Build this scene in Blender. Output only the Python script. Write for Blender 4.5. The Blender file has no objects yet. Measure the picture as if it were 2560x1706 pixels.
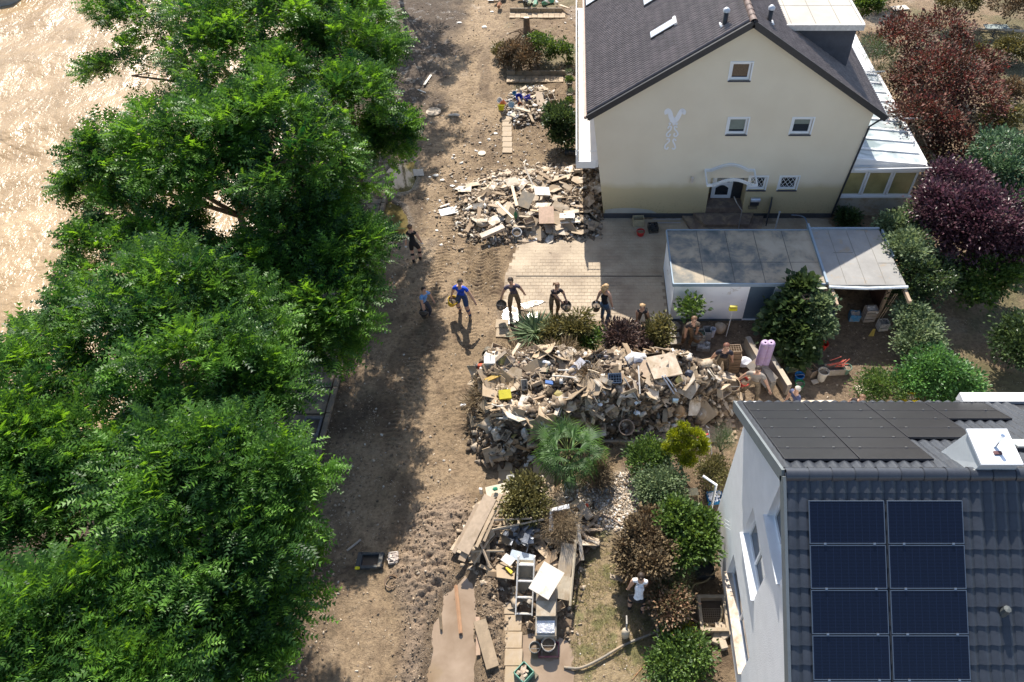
import bpy, bmesh, math, random
import numpy as np
from mathutils import Vector, Matrix
R = random.Random(7)
NR = np.random.RandomState(11)
C = bpy.context.scene.collection
# ---------------------------------------------------------------- camera, sky, sun
CH, CF, CX, CY = 17.7, 1800.0, 1440.0, 853.0
PIT = math.atan((CY + 1212) / CF)
SP, CP = math.sin(PIT), math.cos(PIT)
scene = bpy.context.scene
cd = bpy.data.cameras.new('camera'); cam = bpy.data.objects.new('camera', cd); C.objects.link(cam)
cam.location = (0, 0, CH); cam.rotation_euler = (math.pi / 2 - PIT, 0, 0)
cd.sensor_fit = 'HORIZONTAL'; cd.sensor_width = 36; cd.lens = 36 * CF / 2560
cd.shift_x = -(CX - 1280) / 2560; cd.shift_y = 0
cd.clip_start = .1; cd.clip_end = 3000
scene.camera = cam
SUN_EL, SUN_AZ = math.radians(45.5), math.radians(-8)       # azimuth from +Y towards +X
w = bpy.data.worlds.new('World'); scene.world = w; w.use_nodes = True
nt = w.node_tree; bg = nt.nodes['Background']; sk = nt.nodes.new('ShaderNodeTexSky')
sk.sky_type = 'NISHITA'; sk.sun_disc = False; sk.sun_elevation = SUN_EL; sk.sun_rotation = SUN_AZ
sk.air_density = 1; sk.dust_density = 1.2; sk.ozone_density = 1
nt.links.new(sk.outputs[0], bg.inputs[0]); bg.inputs[1].default_value = .12
sd = bpy.data.lights.new('sun', 'SUN'); sd.energy = 4.9; sd.angle = math.radians(.5); sd.color = (1, .94, .84)
so = bpy.data.objects.new('sun', sd); C.objects.link(so)
sdir = Vector((math.sin(SUN_AZ) * math.cos(SUN_EL), math.cos(SUN_AZ) * math.cos(SUN_EL), math.sin(SUN_EL)))
so.rotation_euler = sdir.to_track_quat('Z', 'Y').to_euler(); so.location = (0, 30, 40)
scene.view_settings.view_transform = 'Standard'; scene.view_settings.look = 'None'
scene.view_settings.exposure = .78; scene.view_settings.gamma = 1
scene.view_settings.use_curve_mapping = False
scene.cycles.max_bounces = 6; scene.cycles.transparent_max_bounces = 6

def G(x, y, z=0.):
    u = (x - CX) / CF; v = (y - CY) / CF; t = (CH - z) / (SP + v * CP)
    return Vector((u * t, (CP - v * SP) * t, z))
def WY(x, y, Y):
    u = (x - CX) / CF; v = (y - CY) / CF; t = Y / (CP - v * SP)
    return Vector((u * t, Y, CH - t * (SP + v * CP)))
def WX(x, y, X):
    u = (x - CX) / CF; v = (y - CY) / CF; t = X / u
    return Vector((X, (CP - v * SP) * t, CH - t * (SP + v * CP)))
def GP(pts, z=0.): return [tuple(G(x, y, z)[:2]) for x, y in pts]

# ---------------------------------------------------------------- materials
def nodes(name):
    m = bpy.data.materials.new(name); m.use_nodes = True
    t = m.node_tree; return m, t, t.nodes['Principled BSDF']
def noise(t, scale, detail=4, co='Object', dist=0., rough=.55):
    tc = t.nodes.new('ShaderNodeTexCoord'); n = t.nodes.new('ShaderNodeTexNoise')
    n.inputs['Scale'].default_value = scale; n.inputs['Detail'].default_value = detail
    n.inputs['Distortion'].default_value = dist; n.inputs['Roughness'].default_value = rough
    t.links.new(tc.outputs[co], n.inputs['Vector']); return n
def ramp(t, src, stops, out='Fac'):
    r = t.nodes.new('ShaderNodeValToRGB'); cr = r.color_ramp
    while len(cr.elements) > 1: cr.elements.remove(cr.elements[-1])
    for i, (p, c) in enumerate(stops):
        e = cr.elements[0] if i == 0 else cr.elements.new(p)
        e.position = p; e.color = (*c, 1) if len(c) == 3 else c
    t.links.new(src.outputs[out] if not hasattr(src, 'is_output') else src, r.inputs[0]); return r
def bumpn(t, b, src, dist, st=.6, prev=None):
    bn = t.nodes.new('ShaderNodeBump'); bn.inputs['Strength'].default_value = st; bn.inputs['Distance'].default_value = dist
    t.links.new(src, bn.inputs['Height'])
    if prev: t.links.new(prev.outputs[0], bn.inputs['Normal'])
    t.links.new(bn.outputs[0], b.inputs['Normal']); return bn
MC = {}
def M(col, rough=.8, var=.18, scale=6., bump=.01, metal=0., mud=0., rnd=.12, name=None, spec=.4, mscale=2.5):
    """weathered surface: base colour broken up by noise, object-random value, optional mud film"""
    key = (tuple(col), rough, var, scale, bump, metal, mud, rnd)
    if key in MC: return MC[key]
    m, t, b = nodes(name or 'surface')
    n = noise(t, scale, 5, rough=.65)
    lo = tuple(max(0, c * (1 - var)) for c in col); hi = tuple(min(1, c * (1 + var)) for c in col)
    r = ramp(t, n, [(.3, lo), (.7, hi)]); out = r.outputs[0]
    if rnd:
        oi = t.nodes.new('ShaderNodeObjectInfo'); mr = t.nodes.new('ShaderNodeMapRange')
        mr.inputs[3].default_value = 1 - rnd; mr.inputs[4].default_value = 1 + rnd
        t.links.new(oi.outputs['Random'], mr.inputs[0])
        hs = t.nodes.new('ShaderNodeHueSaturation'); t.links.new(mr.outputs[0], hs.inputs['Value']); t.links.new(out, hs.inputs['Color']); out = hs.outputs[0]
    if mud:
        n2 = noise(t, mscale, 6, rough=.7, dist=.4)
        r2 = ramp(t, n2, [(max(0, .62 - mud * .5), (0, 0, 0)), (min(1, .78 - mud * .35), (1, 1, 1))])
        mx = t.nodes.new('ShaderNodeMix'); mx.data_type = 'RGBA'; mx.inputs[7].default_value = (.33, .245, .155, 1)
        t.links.new(r2.outputs[0], mx.inputs[0]); t.links.new(out, mx.inputs[6]); out = mx.outputs[2]
    t.links.new(out, b.inputs['Base Color'])
    b.inputs['Roughness'].default_value = rough; b.inputs['Metallic'].default_value = metal; b.inputs['Specular IOR Level'].default_value = spec
    if bump:
        n3 = noise(t, scale * 4, 5, rough=.7); bumpn(t, b, n3.outputs[0], bump, .7)
    MC[key] = m; return m

def leafmat(dark, light, trans=.35, rough=.45, hue=.5):
    m, t, b = nodes('leaves')
    at = t.nodes.new('ShaderNodeAttribute'); at.attribute_name = 'tint'
    r = ramp(t, at, [(0, dark), (.6, tuple(.5 * (a + c) for a, c in zip(dark, light))), (1, light)])
    oi = t.nodes.new('ShaderNodeObjectInfo')
    t.links.new(r.outputs[0], b.inputs['Base Color']); b.inputs['Roughness'].default_value = rough
    b.inputs['Specular IOR Level'].default_value = .35
    tr = t.nodes.new('ShaderNodeBsdfTranslucent'); hs = t.nodes.new('ShaderNodeHueSaturation')
    hs.inputs['Hue'].default_value = hue - .025; hs.inputs['Saturation'].default_value = 1.15; hs.inputs['Value'].default_value = 1.7
    t.links.new(r.outputs[0], hs.inputs['Color']); t.links.new(hs.outputs[0], tr.inputs[0])
    mx = t.nodes.new('ShaderNodeMixShader'); mx.inputs[0].default_value = trans
    out = t.nodes['Material Output']
    t.links.new(b.outputs[0], mx.inputs[1]); t.links.new(tr.outputs[0], mx.inputs[2]); t.links.new(mx.outputs[0], out.inputs[0])
    return m

# ---------------------------------------------------------------- mesh helpers
class MB:
    def __init__(s): s.v = []; s.f = []; s.m = []
    def add(s, vs, fs, mi=0):
        o = len(s.v); s.v += [tuple(v) for v in vs]; s.f += [tuple(o + i for i in f) for f in fs]; s.m += [mi] * len(fs); return s
    def box(s, c, d, rot=None, mi=0, jit=0.):
        x, y, z = (k / 2 for k in d)
        vs = [Vector((a * x, b * y, e * z)) for e in (-1, 1) for a, b in ((-1, -1), (1, -1), (1, 1), (-1, 1))]
        if jit: vs = [v + Vector([R.uniform(-jit, jit) for _ in range(3)]) for v in vs]
        if rot is not None: vs = [rot @ v for v in vs]
        c = Vector(c)
        return s.add([v + c for v in vs], [(3, 2, 1, 0), (4, 5, 6, 7), (0, 1, 5, 4), (1, 2, 6, 5), (2, 3, 7, 6), (3, 0, 4, 7)], mi)
    def bb(s, x0, x1, y0, y1, z0, z1, mi=0): return s.box(((x0 + x1) / 2, (y0 + y1) / 2, (z0 + z1) / 2), (abs(x1 - x0), abs(y1 - y0), abs(z1 - z0)), None, mi)
    def bevbox(s, c, d, b, rot=None, mi=0):
        bm = bmesh.new(); bmesh.ops.create_cube(bm, size=1)
        for v in bm.verts: v.co = Vector((v.co.x * d[0], v.co.y * d[1], v.co.z * d[2]))
        bmesh.ops.bevel(bm, geom=bm.edges[:], offset=b, segments=1, affect='EDGES')
        c = Vector(c); vs = [(rot @ v.co if rot is not None else v.co) + c for v in bm.verts]
        bm.verts.index_update(); fs = [[v.index for v in f.verts] for f in bm.faces]; bm.free(); return s.add(vs, fs, mi)
    def tube(s, pts, r, n=8, mi=0, caps=True, r1=None):
        pts = [Vector(p) for p in pts]; L = len(pts); vs = []; up = Vector((0, 0, 1))
        for i, p in enumerate(pts):
            d = (pts[min(i + 1, L - 1)] - pts[max(i - 1, 0)]); d = d.normalized() if d.length > 1e-9 else Vector((0, 0, 1))
            a = d.cross(up)
            if a.length < .05: a = d.cross(Vector((1, 0, 0)))
            a.normalize(); b = d.cross(a); rr = r[i] if isinstance(r, (list, tuple)) else (r if r1 is None else r + (r1 - r) * i / (L - 1))
            vs += [p + rr * (a * math.cos(k * 2 * math.pi / n) + b * math.sin(k * 2 * math.pi / n)) for k in range(n)]
        fs = [(i * n + k, i * n + (k + 1) % n, (i + 1) * n + (k + 1) % n, (i + 1) * n + k) for i in range(L - 1) for k in range(n)]
        if caps: fs += [tuple(range(n))[::-1], tuple((L - 1) * n + k for k in range(n))]
        return s.add(vs, fs, mi)
    def lathe(s, prof, n=14, c=(0, 0, 0), mi=0, rot=None, sq=0.):
        vs = []; c = Vector(c)
        for r, z in prof:
            for k in range(n):
                a = k * 2 * math.pi / n; rr = r
                if sq: rr = r / max(abs(math.cos(a)), abs(math.sin(a))) ** sq
                v = Vector((rr * math.cos(a), rr * math.sin(a), z)); vs.append((rot @ v if rot is not None else v) + c)
        fs = [(i * n + k, i * n + (k + 1) % n, (i + 1) * n + (k + 1) % n, (i + 1) * n + k) for i in range(len(prof) - 1) for k in range(n)]
        return s.add(vs, fs, mi)
    def prism(s, poly, z0, z1, mi=0):
        n = len(poly); z0f = z0 if callable(z0) else (lambda x, y: z0); z1f = z1 if callable(z1) else (lambda x, y: z1)
        vs = [(x, y, z0f(x, y)) for x, y in poly] + [(x, y, z1f(x, y)) for x, y in poly]
        return s.add(vs, [tuple(range(n))[::-1], tuple(range(n, 2 * n))] + [(i, (i + 1) % n, n + (i + 1) % n, n + i) for i in range(n)], mi)
    def blob(s, c, r, jit=.15, sub=1, mi=0, sq=(1, 1, 1)):
        bm = bmesh.new(); bmesh.ops.create_icosphere(bm, subdivisions=sub, radius=1)
        c = Vector(c); vs = [Vector((v.co.x * sq[0], v.co.y * sq[1], v.co.z * sq[2])) * r * (1 + R.uniform(-jit, jit)) + c for v in bm.verts]
        bm.verts.index_update(); fs = [[v.index for v in f.verts] for f in bm.faces]; bm.free(); return s.add(vs, fs, mi)
    def mesh(s, name, mats, smooth=False):
        me = bpy.data.meshes.new(name); me.from_pydata(s.v, [], s.f)
        for m in (mats if isinstance(mats, (list, tuple)) else [mats]): me.materials.append(m)
        me.polygons.foreach_set('material_index', s.m)
        if smooth: me.polygons.foreach_set('use_smooth', [True] * len(s.f))
        me.update(); return me
    def build(s, name, mats, parent=None, smooth=False, world=False):
        o = bpy.data.objects.new(name, s.mesh(name, mats, smooth)); C.objects.link(o)
        if parent is not None:
            o.parent = parent
            if world: o.location = -Vector(parent.location)
        return o
def rx(a): return Matrix.Rotation(a, 3, 'X')
def ry(a): return Matrix.Rotation(a, 3, 'Y')
def rz(a): return Matrix.Rotation(a, 3, 'Z')
def tag(o, label=None, cat=None, group=None, kind=None):
    if label: o['label'] = label
    if cat: o['category'] = cat
    if group: o['group'] = group
    if kind: o['kind'] = kind
    return o
def thing(name, loc, label, cat, rot=0., group=None):
    o = bpy.data.objects.new(name, None); C.objects.link(o); o.location = loc; o.rotation_euler = (0, 0, rot)
    o.empty_display_size = .2; return tag(o, label, cat, group)
def inst(me, name, parent=None, loc=(0, 0, 0), rot=(0, 0, 0), sc=None):
    o = bpy.data.objects.new(name, me); C.objects.link(o); o.location = loc; o.rotation_euler = rot
    if sc: o.scale = sc
    if parent is not None: o.parent = parent
    return o
def dup(root, loc=None, rz_=None, label=None, group=None):
    r = root.copy(); C.objects.link(r)
    if loc is not None: r.location = loc
    if rz_ is not None: r.rotation_euler = (r.rotation_euler[0], r.rotation_euler[1], rz_)
    if label: r['label'] = label
    if group: r['group'] = group
    for ch in [o for o in C.objects if o.parent is root]:
        c = ch.copy(); C.objects.link(c); c.parent = r
        for g in [o for o in C.objects if o.parent is ch]:
            d = g.copy(); C.objects.link(d); d.parent = c
    return r
def npmesh(name, V, F, mats, tint=None, parent=None, midx=None, smooth=False, extra=None):
    V = np.ascontiguousarray(V, dtype=np.float32); F = np.ascontiguousarray(F, dtype=np.int32); k = F.shape[1]
    me = bpy.data.meshes.new(name); me.vertices.add(len(V)); me.vertices.foreach_set('co', V.ravel())
    me.loops.add(F.size); me.loops.foreach_set('vertex_index', F.ravel())
    me.polygons.add(len(F)); me.polygons.foreach_set('loop_start', np.arange(0, F.size, k, dtype=np.int32)); me.polygons.foreach_set('loop_total', np.full(len(F), k, dtype=np.int32))
    for m in (mats if isinstance(mats, (list, tuple)) else [mats]): me.materials.append(m)
    if midx is not None: me.polygons.foreach_set('material_index', np.asarray(midx, dtype=np.int32))
    if smooth: me.polygons.foreach_set('use_smooth', np.ones(len(F), dtype=bool))
    me.update(calc_edges=True)
    if tint is not None:
        a = me.attributes.new('tint', 'FLOAT', 'POINT'); a.data.foreach_set('value', np.asarray(tint, dtype=np.float32))
    for nm, arr in (extra or {}).items():
        a = me.attributes.new(nm, 'FLOAT_COLOR', 'POINT'); a.data.foreach_set('color', np.ascontiguousarray(arr, dtype=np.float32).ravel())
    o = bpy.data.objects.new(name, me); C.objects.link(o)
    if parent is not None: o.parent = parent
    return o

# ---------------------------------------------------------------- noise / polygon distance in numpy
_LAT = np.random.RandomState(5).rand(256, 256).astype(np.float32)
def vnoise(x, y):
    xi = np.floor(x).astype(int); yi = np.floor(y).astype(int); fx = x - xi; fy = y - yi
    fx = fx * fx * (3 - 2 * fx); fy = fy * fy * (3 - 2 * fy)
    a = _LAT[xi & 255, yi & 255]; b = _LAT[(xi + 1) & 255, yi & 255]; c = _LAT[xi & 255, (yi + 1) & 255]; d = _LAT[(xi + 1) & 255, (yi + 1) & 255]
    return (a * (1 - fx) + b * fx) * (1 - fy) + (c * (1 - fx) + d * fx) * fy
def fbm(x, y, o=4, g=.5):
    s = 0; a = 1; t = 0
    for i in range(o): s = s + a * vnoise(x * 2 ** i + 17.3 * i, y * 2 ** i + 31.7 * i); t += a; a *= g
    return s / t
def sdist(poly, X, Y):
    """signed distance, positive inside"""
    X = np.asarray(X, float); Y = np.asarray(Y, float); d = np.full(X.shape, 1e9); ins = np.zeros(X.shape, bool); n = len(poly)
    for i in range(n):
        x0, y0 = poly[i]; x1, y1 = poly[(i + 1) % n]; ex, ey = x1 - x0, y1 - y0
        t = np.clip(((X - x0) * ex + (Y - y0) * ey) / (ex * ex + ey * ey + 1e-12), 0, 1)
        d = np.minimum(d, np.hypot(X - x0 - t * ex, Y - y0 - t * ey))
        cr = ((y0 > Y) != (y1 > Y)) & (X < (x1 - x0) * (Y - y0) / ((y1 - y0) if y1 != y0 else 1e-12) + x0); ins ^= cr
    return np.where(ins, d, -d)
def sst(a, b, x): t = np.clip((x - a) / (b - a), 0, 1); return t * t * (3 - 2 * t)
# ---------------------------------------------------------------- terrain
WATER_Z = -1.7
P_RIVER = GP([(760, -60), (735, 100), (700, 330), (665, 620), (560, 780), (430, 930), (250, 1080), (-20, 1200)], WATER_Z)
P_RIVER = [(-400, 600), (-14, 600), (-14.2, 80)] + P_RIVER + [(-26, 8), (-400, -40)]
P_PUD_BIG = GP([(1058, 1760), (1062, 1660), (1080, 1560), (1108, 1485), (1160, 1435), (1192, 1450), (1190, 1760)])
P_PUD_A = GP([(972, 415), (1030, 400), (1050, 425), (1035, 470), (1000, 485), (958, 475), (955, 440)])
P_PUD_B = GP([(948, 515), (975, 497), (1010, 520), (1022, 560), (1012, 600), (968, 618), (940, 600)])
P_PUD_D = GP([(1292, 1590), (1380, 1565), (1428, 1620), (1440, 1690), (1430, 1780), (1290, 1780)])
P_PUD_C = GP([(1256, 775), (1270, 762), (1330, 752), (1368, 752), (1340, 770), (1300, 778), (1320, 805), (1290, 818), (1256, 812)])
P_ROAD = GP([(1000, -150), (1262, -150), (1262, 560), (1200, 640), (1258, 800), (1190, 900), (1170, 1100), (1262, 1200), (1190, 1400), (1262, 1850), (650, 1850), (770, 1200), (850, 900), (945, 560), (960, 300)])
P_CLOD = GP([(1150, 1235), (1200, 1290), (1130, 1400), (1125, 1470), (1075, 1540), (1050, 1720), (1000, 1720), (1020, 1560), (975, 1430), (1010, 1380), (1040, 1280)])
P_CLOD2 = GP([(1195, 1400), (1262, 1430), (1262, 1760), (1225, 1760), (1235, 1640), (1195, 1560)])
P_LAWN = GP([(1440, 1250), (1520, 1290), (1560, 1400), (1640, 1560), (1650, 1760), (1450, 1760), (1420, 1560), (1440, 1400)])
P_GARD_T = GP([(1275, -120), (1440, -120), (1480, 420), (1400, 420), (1270, 300)])
P_GRAV = GP([(1400, 1240), (1560, 1180), (1620, 1240), (1600, 1330), (1500, 1320), (1420, 1300)])
P_BEDS = GP([(1560, 1100), (1830, 1060), (1830, 1800), (1650, 1800), (1600, 1500), (1530, 1350)])
P_BACKYARD = GP([(1660, 800), (2250, 800), (2300, 1100), (1760, 1100)])
P_RIGHT = GP([(2260, -300), (3400, -300), (3400, 1200), (2290, 1200), (2290, 560)])
P_MOUND = GP([(1182, 962), (1192, 1120), (1230, 1165), (1330, 1145), (1440, 1120), (1560, 1092), (1680, 1078), (1800, 1050), (1850, 1010), (1840, 970), (1770, 935), (1640, 900), (1480, 905), (1330, 900), (1220, 905)])
P_PILE2 = GP([(1130, 545), (1180, 600), (1290, 610), (1420, 600), (1505, 590), (1500, 420), (1440, 410), (1330, 420), (1230, 440), (1150, 480)])
P_PILE3 = GP([(1135, 1370), (1230, 1440), (1330, 1600), (1420, 1600), (1440, 1420), (1500, 1330), (1470, 1270), (1350, 1240), (1230, 1230)])
P_PILE4 = GP([(1255, 262), (1290, 320), (1370, 300), (1390, 250), (1350, 218), (1300, 225)])

def height(X, Y):
    X = np.asarray(X, float); Y = np.asarray(Y, float)
    near = (np.abs(X) < 40) & (Y > 0) & (Y < 60)
    z = (fbm(X * .35, Y * .35, 3) - .5) * .16 + (fbm(X * 2.2, Y * 2.2, 4) - .5) * .075
    road = sdist(P_ROAD, X, Y)
    z += sst(-.3, .4, road) * (fbm(X * 5, Y * 5, 3, .7) - .5) * .05
    # wheel ruts and churned tread
    for lx, lw, am in ((-3.55, .32, .055), (-2.15, .34, .06), (-5.2, .3, .05)):
        wob = lx + (fbm(Y * .12 + lx, Y * 0 + lx, 2) - .5) * 1.6
        m = np.exp(-((X - wob) / lw) ** 2) * sst(9, 11, Y) * road.clip(0, 1)
        z -= m * am
        ph = Y / .155 + .5 * np.abs(X - wob) / lw + 1.3 * fbm(X * 1.5, Y * .7, 2)
        z += m * (np.abs(np.sin(ph * math.pi)) - .4) * .07 * sst(.3, .5, fbm(X * .5, Y * .3 + 9, 2))
    g = G(1205, 660); ex, ey = X - g.x, Y - g.y
    m = np.exp(-(ex / .75) ** 4 - (ey / 1.9) ** 4)
    ph = (Y + .25 * np.sin(X * 5)) / .17 + 1.2 * fbm(X * 1.2, Y * 1.2, 2)
    z += m * ((np.abs(np.sin(ph * math.pi))) * .12 * (1 - .7 * sst(.55, .8, fbm(X * 2, Y * 1, 2))) - .02)
    for poly, am in ((P_CLOD, .62), (P_CLOD2, .5)):
        sd_ = sdist(poly, X, Y); m = sst(-.25, .35, sd_)
        z += m * (.06 + .16 * sst(0, 1.2, sd_) + am * .42 * (1 - np.abs(fbm(X * 3.2, Y * 3.2, 4, .6) * 2 - 1) * 2.2) * fbm(X * 1.2 + 3, Y * 1.2, 2) + .10 * (fbm(X * 9, Y * 9, 3, .7) - .5))
    sd_ = sdist(P_GARD_T, X, Y); z += sst(-.1, .5, sd_) * (fbm(X * 2.5, Y * 2.5, 4, .6) - .4) * .16
    sd_ = sdist(P_GRAV, X, Y); z += sst(-.3, .3, sd_) * (fbm(X * 9, Y * 9, 2, .6) - .5) * .05
    for poly in (P_PUD_BIG, P_PUD_A, P_PUD_B, P_PUD_D):
        z = z * (1 - sst(-.25, .1, sdist(poly, X, Y)) * .8) - sst(-.08, .12, sdist(poly, X, Y) + (fbm(X * 3, Y * 3, 3) - .5) * .25) * .075
    z -= sst(-.1, .2, sdist(P_PUD_C, X, Y)) * .012
    z = np.where(near, z, 0)
    # flat under built surfaces
    dr = sdist(P_DRIVE, X, Y); z = z * (1 - sst(-.1, .3, dr)) - sst(0, .25, dr) * .03
    rv = sdist(P_RIVER, X, Y) + (fbm(X * .6, Y * .6, 3) - .5) * 1.2 * near
    z = z - sst(-1.9, .6, rv) * 2.5
    return z
P_DRIVE = GP([(1285, 640), (1310, 560), (1470, 552), (1490, 545), (2075, 545), (2080, 600), (1660, 700), (1672, 806), (1500, 806), (1300, 775), (1258, 765), (1262, 690)])
def hz(x, y): return float(height(np.array([x]), np.array([y]))[0])
def GH(px, py, dz=0.):
    p = G(px, py); p.z = hz(p.x, p.y) + dz; return p

def arr(a, b, s): return np.arange(a, b, s)
xs = np.concatenate([[-900, -300, -120, -60, -42, -36, -32], arr(-30, -11, .5), arr(-11, 5.4, .062), arr(5.4, 24, .13), [24.3, 26, 30, 40, 60, 120, 300, 900]])
ys = np.concatenate([[-300, -80, -20, 0, 2], arr(3.4, 26, .042), arr(26, 30, .07), arr(30, 42, .1), [42.3, 44, 48, 56, 80, 140, 300, 900]])
GX, GY = np.meshgrid(xs, ys, indexing='ij'); GZ = height(GX, GY)
nx, ny = GX.shape; idx = np.arange(nx * ny).reshape(nx, ny)
F = np.stack([idx[:-1, :-1], idx[1:, :-1], idx[1:, 1:], idx[:-1, 1:]], -1).reshape(-1, 4)
def mixc(a, b, m): return a * (1 - m[..., None]) + np.array(b) * m[..., None]
n1 = fbm(GX * .8, GY * .8, 4); n2 = fbm(GX * 3.5 + 9, GY * 3.5, 4, .6); n3 = fbm(GX * .25 + 4, GY * .25, 3)
col = np.zeros(GX.shape + (3,)) + np.array((.285, .20, .118))
col = mixc(col, (.37, .265, .165), sst(.45, .7, n1) * .8)
col = mixc(col, (.115, .072, .042), sst(.52, .72, n2) * .75)
wet = sst(.62, .8, fbm(GX * .5 + 40, GY * .5, 4)) * .6
road = sst(-.2, .5, sdist(P_ROAD, GX, GY))
col = mixc(col, (.38, .27, .165), road * .5 * sst(.3, .6, n1))
col = mixc(col, (.12, .078, .046), road * sst(.56, .68, fbm(GX * 1.4 + 5, GY * .55, 4, .6)) * .55)
# promenade side: damp, with tree shade painted into the colour; far road end: damp
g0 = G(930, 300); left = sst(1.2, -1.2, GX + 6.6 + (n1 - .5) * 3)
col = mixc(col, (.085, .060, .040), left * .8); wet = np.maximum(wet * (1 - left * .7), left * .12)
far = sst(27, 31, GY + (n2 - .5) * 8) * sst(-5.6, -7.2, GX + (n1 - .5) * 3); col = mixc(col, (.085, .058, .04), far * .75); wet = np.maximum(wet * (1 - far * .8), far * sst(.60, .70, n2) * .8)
for poly, c, k, ww in ((P_CLOD, (.36, .265, .19), .85, .3), (P_CLOD2, (.26, .19, .13), .8, .3)):
    m = sst(-.3, .3, sdist(poly, GX, GY)); col = mixc(col, c, m * k); wet = np.maximum(wet, m * ww)
for poly in (P_PUD_BIG, P_PUD_A, P_PUD_B, P_PUD_D, P_PUD_C):
    m = sst(-.35, 0., sdist(poly, GX, GY)); col = mixc(col, (.16, .115, .075), m * .6); wet = np.maximum(wet, m)
m = sst(-.3, .3, sdist(P_LAWN, GX, GY)); col = mixc(col, (.37, .28, .16), m * .8); col = mixc(col, (.19, .19, .07), m * sst(.5, .68, n2) * .75); wet *= 1 - m * .8
m = sst(-.5, .5, sdist(P_BEDS, GX, GY)); col = mixc(col, (.13, .09, .055), m * .6)
m = sst(-.5, .5, sdist(P_GARD_T, GX, GY)); col = mixc(col, (.20, .135, .08), m * .5); col = mixc(col, (.12, .12, .05), m * sst(.5, .7, n1) * .5)
m = sst(-.3, .3, sdist(P_BACKYARD, GX, GY)); col = mixc(col, (.17, .12, .08), m * .6)
m = sst(-.5, .5, sdist(P_RIGHT, GX, GY)); col = mixc(col, (.30, .21, .13), m * .6); col = mixc(col, (.10, .10, .035), m * sst(.4, .6, n1) * .7)
m = sst(-.3, .3, sdist(P_GRAV, GX, GY)); col = mixc(col, (.40, .37, .33), m * .7)
bank = sst(-3, -.5, sdist(P_RIVER, GX, GY)); col = mixc(col, (.32, .235, .15), bank * .7)
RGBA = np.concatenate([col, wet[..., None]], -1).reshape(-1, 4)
m_g, t, b = nodes('flood mud')
at = t.nodes.new('ShaderNodeAttribute'); at.attribute_name = 'ground'
nA = noise(t, 9, 8, rough=.75); nB = noise(t, 45, 4, rough=.7)
rA = ramp(t, nA, [(.32, (.38, .36, .34)), (.46, (.9, .9, .9)), (.6, (1.15, 1.15, 1.15)), (.74, (1.6, 1.6, 1.6))])
mul = t.nodes.new('ShaderNodeMix'); mul.data_type = 'RGBA'; mul.blend_type = 'MULTIPLY'; mul.inputs[0].default_value = 1
t.links.new(at.outputs['Color'], mul.inputs[6]); t.links.new(rA.outputs[0], mul.inputs[7])
vo = t.nodes.new('ShaderNodeTexVoronoi'); vo.inputs['Scale'].default_value = 17; tc = t.nodes.new('ShaderNodeTexCoord'); t.links.new(tc.outputs['Object'], vo.inputs['Vector'])
sp_ = ramp(t, vo.outputs['Distance'], [(.16, (1, 1, 1)), (.24, (0, 0, 0))])
spn = ramp(t, noise(t, 1.7, 3), [(.52, (0, 0, 0)), (.64, (1, 1, 1))])
mm = t.nodes.new('ShaderNodeMath'); mm.operation = 'MULTIPLY'; t.links.new(sp_.outputs[0], mm.inputs[0]); t.links.new(spn.outputs[0], mm.inputs[1])
mx = t.nodes.new('ShaderNodeMix'); mx.data_type = 'RGBA'; mx.inputs[7].default_value = (.56, .45, .34, 1)
t.links.new(mm.outputs[0], mx.inputs[0]); t.links.new(mul.outputs[2], mx.inputs[6]); t.links.new(mx.outputs[2], b.inputs['Base Color'])
wm = t.nodes.new('ShaderNodeMath'); wm.operation = 'MULTIPLY_ADD'; wm.inputs[1].default_value = 1.1; wn = noise(t, 4, 4)
t.links.new(at.outputs['Alpha'], wm.inputs[0]); sb = t.nodes.new('ShaderNodeMath'); sb.operation = 'SUBTRACT'; sb.inputs[1].default_value = .52; t.links.new(wn.outputs[0], sb.inputs[0]); t.links.new(sb.outputs[0], wm.inputs[2])
rr = ramp(t, wm.outputs[0], [(.3, (.85, .85, .85)), (.8, (.30, .30, .30))]); t.links.new(rr.outputs[0], b.inputs['Roughness'])
b.inputs['Specular IOR Level'].default_value = .4
b1 = bumpn(t, b, nA.outputs[0], .10, 1.); bumpn(t, b, nB.outputs[0], .03, .9, b1)
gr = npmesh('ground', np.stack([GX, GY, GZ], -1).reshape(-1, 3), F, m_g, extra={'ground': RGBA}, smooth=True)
tag(gr, 'muddy ground of the street, gardens and river bank after the flood', kind='structure')
# ---------------------------------------------------------------- river
m_w, t, b = nodes('brown river water')
n = noise(t, .5, 6, dist=.8); r = ramp(t, n, [(.3, (.29, .195, .10)), (.7, (.43, .305, .175))]); t.links.new(r.outputs[0], b.inputs['Base Color'])
b.inputs['Roughness'].default_value = .24; b.inputs['IOR'].default_value = 1.33; b.inputs['Specular IOR Level'].default_value = .62
tc = t.nodes.new('ShaderNodeTexCoord'); mp = t.nodes.new('ShaderNodeMapping'); mp.inputs['Rotation'].default_value = (0, 0, .5); mp.inputs['Scale'].default_value = (1, .6, 1); t.links.new(tc.outputs['Object'], mp.inputs[0])
prev = None
for sc_, ds in ((.4, .22), (1.6, .075), (4.5, .036), (12., .014)):
    nn = t.nodes.new('ShaderNodeTexNoise'); nn.inputs['Scale'].default_value = sc_; nn.inputs['Detail'].default_value = 3; nn.inputs['Distortion'].default_value = .7
    t.links.new(mp.outputs[0], nn.inputs['Vector']); prev = bumpn(t, b, nn.outputs[0], ds * 1.5, 1., prev)
wx = np.concatenate([[-400, -150, -80], arr(-60, -5, .3)]); wy = np.concatenate([[-40, -10, 0], arr(4, 60, .3), [80, 150, 600]])
WXg, WYg = np.meshgrid(wx, wy, indexing='ij'); ix = np.arange(WXg.size).reshape(WXg.shape)
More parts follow.
